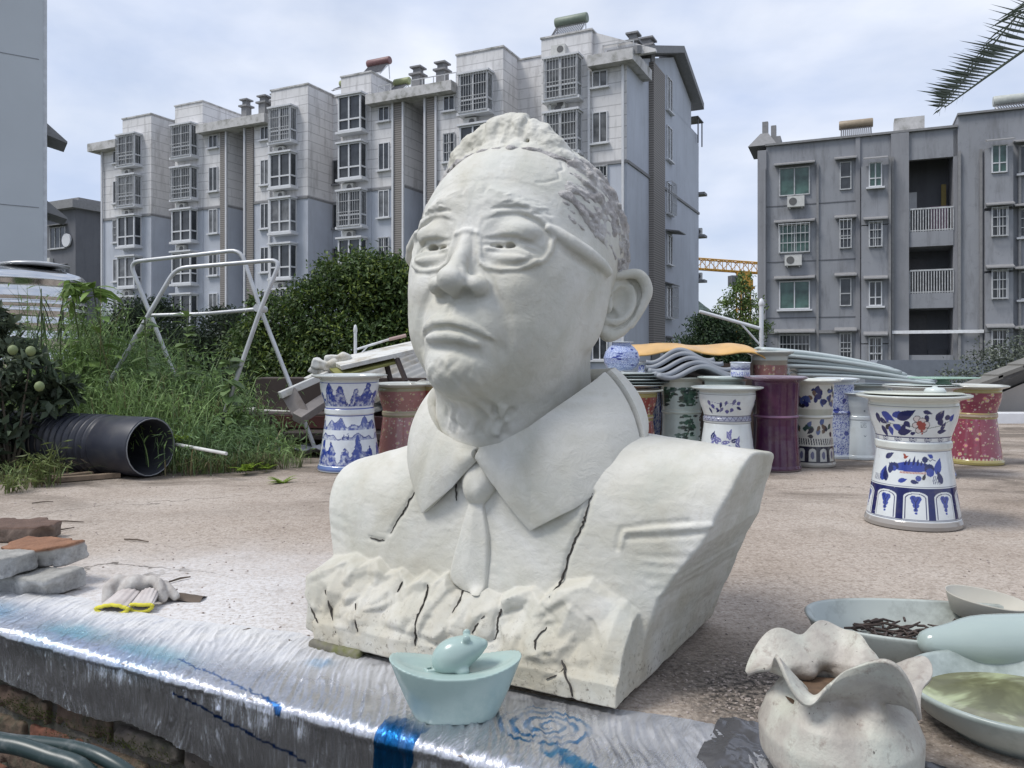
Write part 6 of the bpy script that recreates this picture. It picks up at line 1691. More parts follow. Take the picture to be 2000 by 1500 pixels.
def tree(name, x, y, blobs, n, size, base, label, seed, tipc=None, z0=-5, tr=.16, group=None, clump=.22):
    o = empty(name, (x, y, z0), 0, label, 'tree', group)
    B = [(a - 0, b_ - 0, c_ - z0, r_) for a, b_, c_, r_ in blobs]
    crown('crown', B, n, size, base, o, seed, tipc, clump=clump)
    mb = MB(); top = max(b_[2] for b_ in B); rg = random.Random(seed)
    mb.tube([(0, 0, 0), (.05, .02, top * .3), (-.05, .05, top * .6), (0, 0, top * .85)], [tr, tr * .85, tr * .6, tr * .2], 8)
    for b_ in B:
        s = top * rg.uniform(.25, .55); mb.tube([(0, 0, s), (b_[0] * .5, b_[1] * .5, (s + b_[2]) / 2 + .2), (b_[0], b_[1], b_[2])], [tr * .5, tr * .35, tr * .12], 6)
    mb.build('trunk', BARK, o); return o
def lumps(rg, w, h, zc, n, r0, r1): return [(rg.uniform(-w, w), rg.uniform(-w * .5, w * .5), zc + rg.uniform(-h, h), rg.uniform(r0, r1)) for _ in range(n)]
rg = random.Random(33)
GD, GM, GY = (.052, .076, .042), (.070, .115, .036), (.12, .17, .045)
def px(u, d): return (u - 1000) / 1550 * d
b_ = [(0, 0, 2.3, .85), (-.75, 0, 1.7, .8), (.75, .1, 1.8, .85), (-.3, -.3, .9, .9), (.6, -.3, .7, .9), (-1.1, -.1, .6, .7), (1.2, 0, .9, .8), (0, -.4, -.2, 1.1), (-.9, -.2, -.6, 1.0), (1.0, -.2, -.6, 1.0), (.25, .2, 2.6, .6), (-.55, .1, 2.45, .5), (1.15, 0, 2.25, .7), (-1.15, 0, 1.9, .6), (.8, .1, 2.6, .45), (1.5, 0, 1.5, .8)]
b_ += [(-1.9, .2, 1.5, .6), (-2.4, .3, .9, .7), (-1.7, 0, .3, .9)]
b_ += [(rg.uniform(-2.4, 2.0), rg.uniform(-.5, .3), rg.uniform(.6, 2.7) - .25 * abs(k - 7) * .3, rg.uniform(.22, .42)) for k in range(14)]
tree('dense_tree', px(700, 18), 18, b_, 46000, .115, GM, 'big dense camphor tree left of the bust face, rising highest of the dark trees', 1, (.20, .26, .05), clump=.30)
TS = [(600, 19.5, 1.15, 1.0, GM, 'round dense tree tucked under the left side of the big camphor tree'), (790, 19.5, 1.9, 1.0, GM, 'dense tree between the big camphor tree and the bust cheek'),
      (520, 22, 1.25, 1.0, GD, 'dark tree behind the right legs of the white pipe frame'), (440, 23, 1.75, 1.1, GD, 'dark tree in front of the pale block, behind the middle of the pipe frame'),
      (350, 24, 1.35, 1.1, GD, 'dark tree behind the upper left of the pipe frame'), (275, 25, 2.25, 1.1, GD, 'dark tree beside the left corner of the pipe frame'), (200, 24, 1.3, 1.1, GD, 'dark tree behind the tall weeds, farthest left of the dark trees'),
      (620, 16.5, -.4, 1.1, GD, 'low dark tree below the big camphor tree'), (480, 18.5, -.3, 1.2, GD, 'low dark tree below the bar of the pipe frame'), (380, 18, -.3, 1.2, GD, 'low dark tree behind the tall grass')]
protos = []
for k in range(3):
    bl = [(0, 0, 0, 1.0)] + [(rg.uniform(-1.0, 1.0), rg.uniform(-.5, .5), rg.uniform(-1.6, .1), rg.uniform(.6, .95)) for _ in range(7)] + [(rg.uniform(-.5, .5), 0, .6, .5)]
    protos.append(bl)
made = {}
for i, (u, d, zt, s, colr, lab) in enumerate(TS):
    k = (i % 3, colr)
    if k not in made:
        o = tree('dark_tree', px(u, d), d, [(a, b2, c - .6 + 0, r) for a, b2, c, r in protos[i % 3]], 15000, .10, colr, lab, 20 + i, (.09, .12, .04) if colr == GM else (.06, .08, .035), z0=-5)
        made[k] = o
    else:
        src = made[k]; o = src.copy(); COL.objects.link(o)
        for ch in list(src.children): c_ = ch.copy(); COL.objects.link(c_); c_.parent = o
    o['label'] = lab; o['group'] = 'dark trees in front of the pale block'
    o.location = (px(u, d), d, -5 + zt - .4); o.rotation_euler = (0, 0, i * 1.3); o.scale = (s, s, 1.0)
    # trunk foot reaches the ground because each crown rides on a trunk set deeper
    o.location.z = -5 + (zt - .0) ; 
for (u, d, zt, s, c_, lab) in [(1400, 30, 2.1, 1.0, (.035, .065, .03), 'dark green tree right of the gable end, behind the slanting arm'), (1448, 31, .9, 1.1, (.05, .09, .035), 'mid green tree below the crane, just left of the white post')]:
    bl = [(0, 0, zt - .5, .9), (-.8, 0, zt - 1.3, 1.0), (.8, .1, zt - 1.2, 1.0), (0, -.2, zt - 2.2, 1.2), (-.5, 0, zt - .2, .6)]
    tree('bushy_tree', px(u, d), d, bl, 9000, .14, c_, lab, int(u), (.09, .14, .05))
bl = [(0, 0, 3.6, .55), (-.55, 0, 2.9, .6), (.5, 0, 3.0, .55), (.1, 0, 2.2, .7), (-.9, 0, 2.2, .5), (.7, 0, 2.0, .6), (.15, 0, 4.3, .35)]
tree('young_tree', px(1446, 36), 36, bl, 3600, .15, (.12, .19, .05), 'thin light green tree in front of the crane mast', 77, (.22, .28, .10), clump=.30)
bl = [(0, 0, .55, .42), (-.5, 0, .25, .35), (.5, 0, .65, .42), (-.2, 0, -.15, .5), (.6, 0, .1, .5), (1.0, 0, .8, .5), (1.2, 0, .2, .5)]
tree('grey_leaved_tree', px(1935, 12.4), 12.4, bl, 9000, .055, (.11, .13, .10), 'sparse grey green tree with small pale leaves above the shed roof', 78, (.24, .27, .20), tr=.05, clump=.28)

# distant wooded hill
xs = np.linspace(-60, 260, 90); ys = np.linspace(0, 120, 30)
XX, YY = np.meshgrid(xs, ys, indexing='ij')
hz = 34 * np.exp(-((XX - 22) / 46) ** 2) * np.sin(np.clip(YY / 60, 0, 1) * np.pi / 2) + 16 * np.sin(np.clip(YY / 60, 0, 1) * np.pi / 2)
hz = hz + 2.4 * vnoise(np.stack([XX.ravel(), YY.ravel(), XX.ravel() * 0], 1) , .13, 4).reshape(XX.shape) - 6
V = np.stack([XX.ravel() + 20, YY.ravel() + 300, hz.ravel()], 1); i, j = np.meshgrid(np.arange(89), np.arange(29), indexing='ij'); q = (i * 30 + j).ravel()
tag(np_mesh('hill', V, np.stack([q, q + 30, q + 31, q + 1], 1), mat_basic('distant_woods', (.075, .105, .095), .95, var=.35, scale=.25, bmp=1, bscale=.35, bdist=3), None), kind='structure')

# tall drooping grass
def blades(P, H, W_, lean, cols, seg=4, droop=.5, seed=0):
    r = np.random.default_rng(seed); n = len(P); a = r.uniform(0, 2 * np.pi, n); D = np.stack([np.cos(a), np.sin(a), 0 * a], 1); S = np.stack([-np.sin(a), np.cos(a), 0 * a], 1)
    rows = []
    for k in range(seg + 1):
        t = k / seg; w = W_ * (1 - t) ** .6 * (.55 + .9 * t * (1 - t) * 2)
        z = H * (t - droop * t ** 3 * .9); o = H * lean * (t ** 2)
        c = P + D * o[:, None] + np.stack([0 * z, 0 * z, z], 1)
        rows += [c - S * w[:, None], c + S * w[:, None]]
    V = np.stack(rows, 1).reshape(-1, 3); m = 2 * (seg + 1); i = np.arange(n)[:, None] * m; F = []
    for k in range(seg): F.append(i + [2 * k, 2 * k + 1, 2 * k + 3, 2 * k + 2])
    return V, np.concatenate(F, 0), np.repeat(cols, m, 0)
def grass_clump(name, x, y, n, h, spread, label, seed, col=(.07, .12, .035), z=0.0, lean=.45, droop=.55, wid=.0045, group='tall drooping grasses left of the bust'):
    r = np.random.default_rng(seed); P = np.stack([r.normal(0, spread, n), r.normal(0, spread, n), 0 * np.zeros(n)], 1)
    cols = np.array(col)[None] * r.uniform(.55, 1.6, n)[:, None] * np.array([1, 1, 1]); dry = r.random(n) < .08; cols[dry] = (.20, .17, .09)
    H = h * r.uniform(.45, 1.05, n)
    V, F, C = blades(P, H, wid * r.uniform(.6, 1.4, n), lean * r.uniform(.3, 1.3, n), cols, 5, droop * r.uniform(.4, 1.3), seed)
    # fine side leaflets on stems
    k = n // 2; idx = r.integers(0, n, k * 7); t = r.uniform(.35, .98, k * 7)
    Q = P[idx].copy(); Q[:, 2] = H[idx] * (t - droop * .5 * t ** 3); Q[:, :2] += r.normal(0, .05, (k * 7, 2)) * t[:, None]
    Dr = unit(np.stack([r.normal(size=k * 7), r.normal(size=k * 7), r.uniform(-1.6, .3, k * 7)], 1)); Nn = unit(r.normal(size=(k * 7, 3)) + [0, 0, 1])
    V2, F2, C2 = leaves_from(Q, Dr, Nn, r.uniform(.03, .09, k * 7), .0045, np.array(col)[None] * r.uniform(.7, 1.9, k * 7)[:, None])
    F2 = np.concatenate([F2, F2[:, 2:3]], 1) + len(V)
    o = np_mesh(name, np.concatenate([V, V2]), np.concatenate([F, F2]), LEAF, None, False, np.concatenate([C, C2])); o.location = (x, y, z)
    tag(o, label, 'grass', group); return o
GC = [(505, 5.6, .17, 'lowest drooping grass tuft at the right end of the weeds'), (470, 6.0, .24, 'grass tuft beside the foot of the pipe frame'), (430, 6.3, .42, 'grass clump left of the crossing legs foot of the pipe frame'), (395, 6.0, .56, 'tall arching grass clump, the rightmost of the tall ones'),
      (360, 6.4, .70, 'tall grass clump under the middle bar of the pipe frame'), (325, 6.1, .74, 'tall grass clump under the left end of the middle bar'), (288, 6.5, .74, 'grass clump at the left crossing of the pipe frame'), (250, 6.2, .70, 'dense grass clump between the pipe frame and the leafy weeds'),
      (212, 6.6, .86, 'tallest grass clump below the leafy rosette'), (170, 6.2, 1.05, 'tall grass clump in front of the steel tank edge'), (120, 6.4, .95, 'grass clump in front of the steel tank'), (60, 6.6, .85, 'grass clump at the left edge under the tank'),
      (330, 5.4, .45, 'short grass clump just behind the black pipe mouth'), (250, 5.6, .55, 'short grass clump behind the middle of the black pipe'), (420, 5.3, .30, 'short grass clump behind the white plastic rod'), (150, 5.8, .6, 'grass clump behind the left end of the black pipe')]
for i, (u, d, h, lab) in enumerate(GC):
    grass_clump('grass_clump', px(u, d), d, int(150 + 260 * h), h * 1.62, .16 + .07 * h, lab, 200 + i, col=((.16, .24, .085), (.19, .28, .105), (.13, .20, .09))[i % 3])
# ground cover weeds
r = np.random.default_rng(9); n = 9000
u = r.uniform(-40, 590, n); d = 4.75 + r.random(n) ** .8 * 2.2; d = np.where(u > 340, np.maximum(d, 4.9 + (u - 340) / 600), d); d = np.where(u < 120, d - .35 * r.random(n), d)
P = np.stack([(u - 1000) / 1550 * d, d, 0 * d], 1); keep = ~((u < 345) & (d < 5.05) & (u > 120) & (r.random(n) < .85)) & ~((u > 540) & (r.random(n) < .6)); P = P[keep]
pa, pd = np.array([-2.21, 4.86]), np.array([-.903, .429]); tt_ = np.clip((P[:, :2] - pa) @ pd, 0, 2.3); P = P[np.linalg.norm(P[:, :2] - pa - tt_[:, None] * pd, axis=1) > .19]; n = len(P)
cols = np.array((.16, .22, .08))[None] * r.uniform(.5, 1.6, n)[:, None]; dry = r.random(n) < .25; cols[dry] = np.array((.24, .19, .11)) * r.uniform(.6, 1.1, (dry.sum(), 1))
V, F, C = blades(P, r.uniform(.06, .26, n), .003 * r.uniform(.6, 1.5, n), r.uniform(.3, 1.5, n), cols, 4, .7, 4)
tag(np_mesh('weeds', V, F, LEAF, None, False, C), 'tangled low weeds and dry grass round the black pipe', 'weeds', kind='stuff')

def stem_plant(name, x, y, h, nl, L, Wd, col, label, seed, z=0, rosette=False, up=.2, cat='plant', drop=0.0):
    r = np.random.default_rng(seed); o = empty(name, (x, y, z), 0, label, cat)
    mb = MB(); pts = [(0, 0, 0), (r.normal() * .03, r.normal() * .03, h * .5), (r.normal() * .05, r.normal() * .05, h)]; mb.tube(pts, [.010, .007, .004], 6); mb.build('stem', mat_basic('green_stem', (.10, .13, .05), .7) if 'green_stem' not in bpy.data.materials else bpy.data.materials['green_stem'], o)
    t = r.uniform(.25, 1, nl) if not rosette else np.where(r.random(nl) < .5, r.uniform(.93, 1, nl), r.uniform(.3, .95, nl))
    a = np.arange(nl) * 2.4 + r.normal(0, .2, nl)
    P = np.stack([np.interp(t, [0, .5, 1], [p[0] for p in pts]), np.interp(t, [0, .5, 1], [p[1] for p in pts]), t * h], 1)
    Dr = unit(np.stack([np.cos(a), np.sin(a), up + r.normal(0, .25, nl) - drop], 1)); Nn = np.tile([0, 0, 1.0], (nl, 1)) + r.normal(0, .2, (nl, 3))
    # leaves in three bent segments
    S = unit(np.cross(Dr, Nn)); Ls = L * r.uniform(.7, 1.2, nl)[:, None]; Ws = Wd * r.uniform(.8, 1.2, nl)[:, None]; rows = []
    for k, (tt, ww) in enumerate(((0, .08), (.22, .75), (.5, 1.0), (.8, .6), (1, .03))):
        c = P + Dr * Ls * tt + np.array([0, 0, -1]) * Ls * (tt ** 2) * (.35 + drop); rows += [c - S * Ws * ww + [0, 0, .12 * Wd * ww], c, c + S * Ws * ww + [0, 0, .12 * Wd * ww]]
    V = np.stack(rows, 1).reshape(-1, 3); i = np.arange(nl)[:, None] * 15; F = []
    for k in range(4):
        for e in (0, 1): F.append(i + [3 * k + e, 3 * k + e + 1, 3 * k + e + 4, 3 * k + e + 3])
    C = np.repeat(np.array(col)[None] * r.uniform(.7, 1.4, nl)[:, None], 15, 0)
    np_mesh('foliage', V, np.concatenate(F), LEAF, o, True, C); return o
stem_plant('tall_weed', px(212, 6.0), 6.0, 1.27, 34, .22, .040, (.17, .26, .07), 'tall leafy weed with a bright green rosette on top, beside the grey house', 301, rosette=True)
stem_plant('tall_weed', px(168, 6.0), 6.0, 1.32, 60, .13, .022, (.15, .23, .06), 'tall bushy weed with a light green head in front of the tank right edge', 302, rosette=True, drop=.3)
stem_plant('tall_weed', px(90, 5.9), 5.9, 1.25, 40, .11, .007, (.035, .05, .03), 'dark weed with hanging narrow pods in front of the steel tank', 303, drop=.9)
stem_plant('tall_weed', px(125, 6.1), 6.1, 1.28, 34, .10, .007, (.045, .06, .035), 'second dark narrow leaved weed, right of the one on the tank', 304, drop=.8)
stem_plant('tall_weed', px(352, 5.9), 5.9, 1.10, 44, .12, .036, (.12, .18, .06), 'round leaved weed rising at the middle bar of the pipe frame', 305)
stem_plant('tall_weed', px(300, 5.8), 5.8, 1.02, 44, .11, .032, (.11, .17, .06), 'round leaved weed at the left crossing of the pipe frame', 306)
stem_plant('tall_weed', px(445, 5.8), 5.8, .74, 34, .12, .042, (.14, .21, .08), 'broad leaved weed near the lower right leg of the pipe frame', 307)
stem_plant('tall_weed', px(468, 5.5), 5.5, .40, 22, .12, .046, (.13, .20, .07), 'low broad leaved weed at the right end of the tall grass', 308)
# bright fern-like seedlings
def frond_plant(x, y, z, s, nfr, label, seed, col=(.20, .30, .03)):
    r = np.random.default_rng(seed); P = []; D = []; Ls = []
    for f in range(nfr):
        a = r.uniform(0, 6.3); e = r.uniform(.3, 1.0); dr = np.array([math.cos(a), math.sin(a), e]); dr /= np.linalg.norm(dr); sd = np.cross(dr, [0, 0, 1]); sd /= np.linalg.norm(sd)
        for k in range(11):
            t = k / 10; c = dr * s * t + np.array([0, 0, -.25 * s * t * t])
            for sg in (-1, 1): P.append(c); D.append(sd * sg + dr * .6); Ls.append(s * .34 * (1 - t * .75))
    P = np.array(P) + [0, 0, z]; D = unit(np.array(D)); Nn = np.tile([0, 0, 1.0], (len(P), 1)) + r.normal(0, .15, (len(P), 3)); Ls = np.array(Ls)
    V, F, C = leaves_from(P, D, Nn, Ls, Ls * .22, np.array(col)[None] * r.uniform(.75, 1.25, len(P))[:, None])
    V = np.concatenate([V, [[-.002, 0, 0], [.002, 0, 0], [0, 0, z + .01]]]); F = np.concatenate([F, [[len(V) - 3, len(V) - 2, len(V) - 1]]]); C = np.concatenate([C, [col] * 3])
    o = np_mesh('fern_seedling', V, F, LEAF, None, False, C); o.location = (x, y, 0); tag(o, label, 'plant', 'bright yellow green ferny seedlings')
for u, d, z, s, nf, lab in [(132, 5.2, .30, .16, 8, 'large bright ferny seedling above the left half of the black pipe'), (185, 5.2, .26, .13, 6, 'bright ferny seedling above the middle of the black pipe'), (232, 5.3, .33, .13, 5, 'bright ferny seedling just left of the pipe mouth top'),
                            (350, 5.1, .20, .15, 4, 'bright ferny leaf leaning right of the pipe mouth'), (482, 5.0, .02, .13, 9, 'bright ferny seedling beyond the end of the white rod'), (520, 5.1, .02, .09, 6, 'small bright ferny seedling farthest from the pipe'), (552, 4.65, .0, .10, 8, 'bright ferny seedling alone on the sand near the bust')]:
    frond_plant(px(u, d), d, z, s, nf, lab, int(u))
# dark broad-leaved shrub with pale fruit, left edge
sh = empty('broad_leaved_shrub', (px(20, 5.0), 5.0, 0), 0, 'dark broad leaved shrub with three pale green fruits at the left edge', 'shrub')
crown('foliage', [(-.15, 0, .35, .28), (.06, .05, .66, .17), (-.25, .1, .78, .20), (.20, .1, .46, .13), (-.34, -.1, .14, .22), (-.05, -.05, .18, .12), (-.02, 0, .88, .09), (.15, .05, .80, .08), (.30, .05, .55, .08), (-.12, 0, .98, .10)], 2500, .085, (.065, .09, .055), sh, 55, (.16, .20, .13))
crown('large_leaf', [(-.28, -.28, .10, .16), (-.1, -.3, .06, .10)], 130, .20, (.05, .07, .05), sh, 56)
mf = mat_basic('green_fruit', (.17, .21, .09), .6)
for u, v in ((25, 684), (60, 686), (77, 755)):
    p = W(u, v, 4.72); mb = MB(); mb.lathe([(0, -.030), (.016, -.025), (.026, -.010), (.028, .005), (.021, .022), (.008, .030), (0, .032)], 14); o = mb.build('fruit', mf, sh); o.location = p - sh.location
mb = MB()
for k in range(9): a = k * .7; mb.tube([(0, 0, 0), (.12 * math.cos(a), .08 * math.sin(a), .3), (.28 * math.cos(a) - .05, .12 * math.sin(a), .68)], [.012, .008, .003], 6)
mb.build('stem', BARK, sh)
# sprigs in front of the pipe
for u, d, h, lab in ((70, 4.5, .22, 'thin yellowing sprig in front of the pipe left end'), (98, 4.55, .26, 'thin upright sprig in front of the black pipe ribs'), (20, 4.3, .12, 'small weed tuft at the left edge beside the planks')):
    grass_clump('weed_sprig', px(u, d), d, 26, h * 1.3, .03, lab, int(u) + 5, col=(.12, .15, .05), wid=.003, group=None)

# palm with fronds reaching in at the upper right
palm = empty('palm_tree', (3.05, 3.5, 0), 0, 'palm frond hanging into view from the upper right corner', 'palm')
mb = MB(); mb.tube([(0, 0, 0), (.02, 0, .8), (0, .02, 1.6), (-.02, 0, 2.35)], [.13, .11, .10, .09], 12); mb.build('trunk', BARK, palm)
MP = mat_basic('palm_green', (.035, .05, .025), .5, var=.3)
def palm_frond(pts, name='frond', L0=.34, n=44, seed=1, horizontal=False):
    r = random.Random(seed); pts = [Vector(p) for p in pts]; mb = MB(); mb.tube(pts, [.011, .009, .006, .0045, .002][-len(pts):], 6)
    for i in range(n):
        t = (i + .5) / n * (len(pts) - 1); k = min(int(t), len(pts) - 2); p = pts[k].lerp(pts[k + 1], t - k); ax = (pts[k + 1] - pts[k]).normalized()
        for s in (1, -1):
            f = i / n; L = L0 * (1 - f * .62) * r.uniform(.72, 1.12) * (.45 + .55 * min(1, (n - i) / 5))
            sd = Vector((ax.x, ax.y, 0)).normalized() if horizontal else (ax * .8 + ax.cross(Vector((0, 0, 1))).normalized() * s * .8 + Vector((0, 0, -.1))).normalized()
            dr = (sd + Vector((0, .12 * s, .16 - .20 * f + (.05 if s > 0 else -.03) + r.uniform(-.03, .03)))).normalized() if horizontal else sd
            w = Vector((0, .25, 1)).cross(dr).normalized() * .0055
            dr2 = (dr + Vector((0, 0, .05 + r.uniform(-.04, .03)))).normalized() if horizontal else (dr + Vector((0, 0, -.2))).normalized()
            q1 = p + dr * L * .5; q2 = q1 + dr2 * L * .5; up = Vector((0, 0, .0055))
            mb._add([p - up * .3, p + up * .3, q1 - up, q1 + up, q2], [(0, 1, 3, 2), (2, 3, 4)])
    return mb.build(name, MP, palm)
ori = Vector((3.05, 3.5, 0))
def pw(u, v, d): return W(u, v, d) - ori
palm_frond([pw(2330, -150, 3.45), pw(2150, -10, 3.3), pw(2000, 98, 3.2), pw(1920, 155, 3.15), pw(1845, 210, 3.1)], L0=.40, n=42, horizontal=True)
for a, e, sd in ((.3, .5, 3), (1.2, .3, 4), (2.2, .45, 5), (-1.0, .4, 6), (-.3, .2, 7)):
    c, s_ = math.cos(a), math.sin(a); palm_frond([(0, 0, 2.35), (.35 * c, .35 * s_, 2.55 + e * .2), (.75 * c, .75 * s_, 2.5), (1.15 * c, 1.15 * s_, 2.1)], seed=sd, n=34)
# ---------------------------------------------------------------- pipe frame, tank, pipe, debris
PIPE = mat_basic('galvanised_pipe', (.50, .51, .52), .4, metal=.35, var=.15)
fr = empty('pipe_frame', gpos(400, 6.0), 0, 'white galvanised pipe frame with crossed legs standing in the weeds', 'frame')
def fpipe(pts, name, r=.0165):
    P = []
    for (u, v, d) in pts: P.append(W(u, v, d) - Vector(fr.location))
    # rounded bends
    Q = [P[0]]
    for a, b, c in zip(P[:-2], P[1:-1], P[2:]):
        e = .09; p0 = b + (a - b).normalized() * e; p2 = b + (c - b).normalized() * e
        for k in range(6): t = k / 5; Q.append(p0 * (1 - t) ** 2 + b * 2 * t * (1 - t) + p2 * t * t)
    Q.append(P[-1]); mb = MB(); mb.tube(Q, r, 10); mb.build(name, PIPE, fr)
def down(u0, v0, u1, v1, d):
    vg = 700 + .73 * 1550 / d; t = (vg - v0) / (v1 - v0); return (u0 + (u1 - u0) * t, vg, d)
fpipe([down(253, 512, 294, 615, 6.35)[:2] + (6.35,), (253, 512, 6.35), (470, 488, 6.15), (509, 604, 6.1), down(509, 604, 572, 765, 6.1)], 'bent_pipe')
fpipe([down(343, 528, 290, 618, 5.95), (343, 524, 5.95), (549, 507, 5.85), (509, 604, 5.85), down(509, 604, 460, 745, 5.85)], 'bent_pipe')
fpipe([(294, 616, 6.15), (400, 613, 6.05), (509, 603, 5.95)], 'crossbar', .0145)
mb = MB(); p = W(509, 603, 5.97) - Vector(fr.location); mb.tube([p - Vector((0, .09, 0)), p + Vector((0, .09, 0))], .028, 10); mb.build('joint', PIPE, fr)

tank = empty('water_tank', ((35 - 1000) / 1550 * 9.2, 9.2, 0), 0, 'polished stainless steel water tank with raised ribs behind the weeds', 'tank')
m, nt, b = new_mat('stainless_steel'); b.inputs['Metallic'].default_value = 1; b.inputs['Base Color'].default_value = (.62, .63, .64, 1); b.inputs['Roughness'].default_value = .16
bump(nt, b, noisef(nt, 6, 2, .5, vscale=(1, 1, .3)), .08, .02)
prof = [(.68, 0)]
z = .05
for k, zz in enumerate((.2, .45, .70, .95, 1.12, 1.26, 1.34, 1.42)):
    prof += [(.68, zz - .03), (.71, zz - .012), (.71, zz + .012), (.68, zz + .03)]
prof += [(.68, 1.56), (.70, 1.60), (.70, 1.64), (.66, 1.69), (.45, 1.755), (.22, 1.775)]
mb = MB(); mb.lathe(prof, 64); mb.build('shell', m, tank)
mb = MB(); mb.lathe([(.22, 1.775), (.36, 1.785), (.36, 1.80), (.2, 1.83), (0, 1.835)], 32, c=(.25, -.1, -.0)); mb.build('lid', mat_basic('brushed_steel_lid', (.5, .51, .52), .35, metal=.5), tank)

# black corrugated pipe
bp = empty('corrugated_pipe', (-2.21, 4.86, .187), math.atan2(-.429, .903), 'black corrugated plastic pipe lying with its open mouth to the right', 'pipe')
bk = mat_basic('black_plastic', (.022, .025, .038), .45, var=.15, dirt=(.05, .05, .055), dscale=6, bmp=.1, bscale=30)
prof = []; x = 0.0
def RR(r_, x_): prof.append((r_, x_))
RR(.168, .0); RR(.180, .0); RR(.183, -.01); RR(.183, -.34); RR(.178, -.35)
x = -.36
while x > -2.3: RR(.160, x); RR(.188, x - .008); RR(.188, x - .036); RR(.160, x - .044); x -= .062
vs = MB(); vs.lathe([(r_, z_) for r_, z_ in prof], 48)
vs2 = MB(); vs2.lathe([(.168, 0), (.160, -.02), (.156, -2.3)], 48)
for nm, q, mt in (('shell', vs, bk), ('lining', vs2, mat_basic('black_lining', (.03, .032, .04), .55))):
    q.v = [(z_, x_, y_) for x_, y_, z_ in q.v]; o = q.build(nm, mt, bp)
mb = MB(); mb.tube([(.0, .1745 * math.cos(k * .2618), .1745 * math.sin(k * .2618)) for k in range(25)], .0035, 6, False); mb.build('worn_edge', mat_basic('scuffed_plastic', (.24, .25, .26), .6), bp)
mb = MB(); mb.tube([W(344, 868, 5.05), W(442, 886, 4.72)], .0105, 10); o = mb.build('plastic_rod', mat_basic('white_plastic_rod', (.60, .60, .58), .5)); tag(o, 'white plastic rod lying in the weeds right of the black pipe', 'rod')
wood = mat_basic('weathered_wood', (.20, .15, .105), .85, var=.3, scale=12, bmp=.4, bscale=40)
for a_, b_, w_, lab in ((W(60, 952, 4.58), W(235, 935, 4.85), .045, 'long weathered plank on the ground in front of the black pipe'), (W(100, 946, 4.72), W(180, 936, 4.9), .05, 'short pale plank behind the long plank by the black pipe')):
    a_.z = b_.z = .018; c_ = (a_ + b_) / 2; L = (b_ - a_).length
    mb = MB(); mb.box((0, 0, 0), (L, w_, .03)); o = bevel(mb.build('plank', wood), .004); o.location = c_; o.rotation_euler = (0, 0, math.atan2(b_.y - a_.y, b_.x - a_.x)); tag(o, lab, 'plank')
twigm = mat_basic('dry_stick', (.11, .085, .065), .9, var=.3)
for (u0, v0, u1, v1, lab) in [(88, 1021, 163, 1022, 'dry stick beside the topmost broken brick'), (78, 1046, 145, 1033, 'thin curved twig below the dry stick on the sand'), (243, 1056, 290, 1061, 'short twig on the dusty sand behind the glove'), (62, 985, 104, 982, 'dark stick near the planks'), (330, 1140, 372, 1130, 'thin twig right of the glove'), (470, 1238, 498, 1234, 'small twig on the film right of the glove'), (550, 1250, 584, 1272, 'dark splinter touching the blue mark near the bust corner')]:
    a_, b_ = Vector(((u0 - 1000) / 1550 * GZ(v0), GZ(v0), .006)), Vector(((u1 - 1000) / 1550 * GZ(v1), GZ(v1), .006)); m_ = (a_ + b_) / 2 + Vector((0, .006, .002))
    mb = MB(); mb.tube([a_, m_, b_], [.003, .0035, .002], 6); tag(mb.build('twig', twigm), lab, 'twig')
mb = MB(); mb.sheet([[Vector((x_ * .05, y_ * .03, .006 + .006 * math.sin(x_ * 2 + y_ * 3))) for x_ in np.linspace(-1, 1, 7)] for y_ in np.linspace(-1, 1, 5)]); o = mb.build('dry_leaf', twigm); o.location = ((366 - 1000) / 1550 * GZ(1171), GZ(1171), 0); tag(o, 'crumpled brown dry leaf right of the glove', 'leaf')

# debris pile
def board(name, p0, p1, wd, th, mat, label, cat, roll=0.0, group=None, corr=0):
    p0, p1 = Vector(p0), Vector(p1); ax = (p1 - p0); L = ax.length; ax.normalize()
    sd = ax.cross(Vector((0, 0, 1))).normalized(); sd.rotate(Matrix.Rotation(roll, 3, ax)); up = sd.cross(ax).normalized()
    c = (p0 + p1) / 2; M3 = Matrix((ax, sd, up)).transposed()
    mb = MB()
    if corr:
        g = []
        for i in range(corr * 8 + 1):
            y = -wd / 2 + wd * i / (corr * 8); z = .012 * math.sin(2 * math.pi * i / 8); g.append([Vector((-L / 2, y, z)), Vector((0, y, z + .01)), Vector((L / 2, y, z))])
        mb.sheet(g); o = mb.build(name, mat); s = o.modifiers.new('t', 'SOLIDIFY'); s.thickness = th
    else: mb.box((0, 0, 0), (L, wd, th)); o = bevel(mb.build(name, mat), .003)
    o.matrix_basis = Matrix.Translation(c) @ M3.to_4x4(); tag(o, label, cat, group); return o
wp = mat_basic('white_panel', (.62, .62, .59), .6, var=.08, dirt=(.32, .27, .18), dscale=4); gp = mat_basic('grey_board', (.26, .235, .22), .85, var=.2, dirt=(.14, .11, .09)); cg = mat_basic('corrugated_grey', (.30, .30, .29), .7, dirt=(.2, .17, .12)); dw = mat_basic('dark_timber', (.06, .045, .04), .85); rw = mat_basic('dark_red_beam', (.09, .03, .028), .7); yo = mat_basic('mossy_board', (.22, .22, .07), .85, var=.3)
board('panel', W(655, 712, 6.3), W(850, 668, 6.6), .50, .035, wp, 'long white panel topping the debris pile left of the bust', 'panel', .10)
board('panel', W(650, 727, 6.2), W(765, 699, 6.4), .35, .02, yo, 'moss stained board under the long white panel', 'panel', .2)
board('beam', W(547, 772, 5.95), W(640, 731, 6.2), .05, .05, wp, 'white beam sticking out left from the debris pile', 'beam')
board('beam', W(580, 818, 5.9), W(650, 772, 6.2), .09, .07, gp, 'thick grey timber leaning on the pile, end near the sand', 'beam', .4)
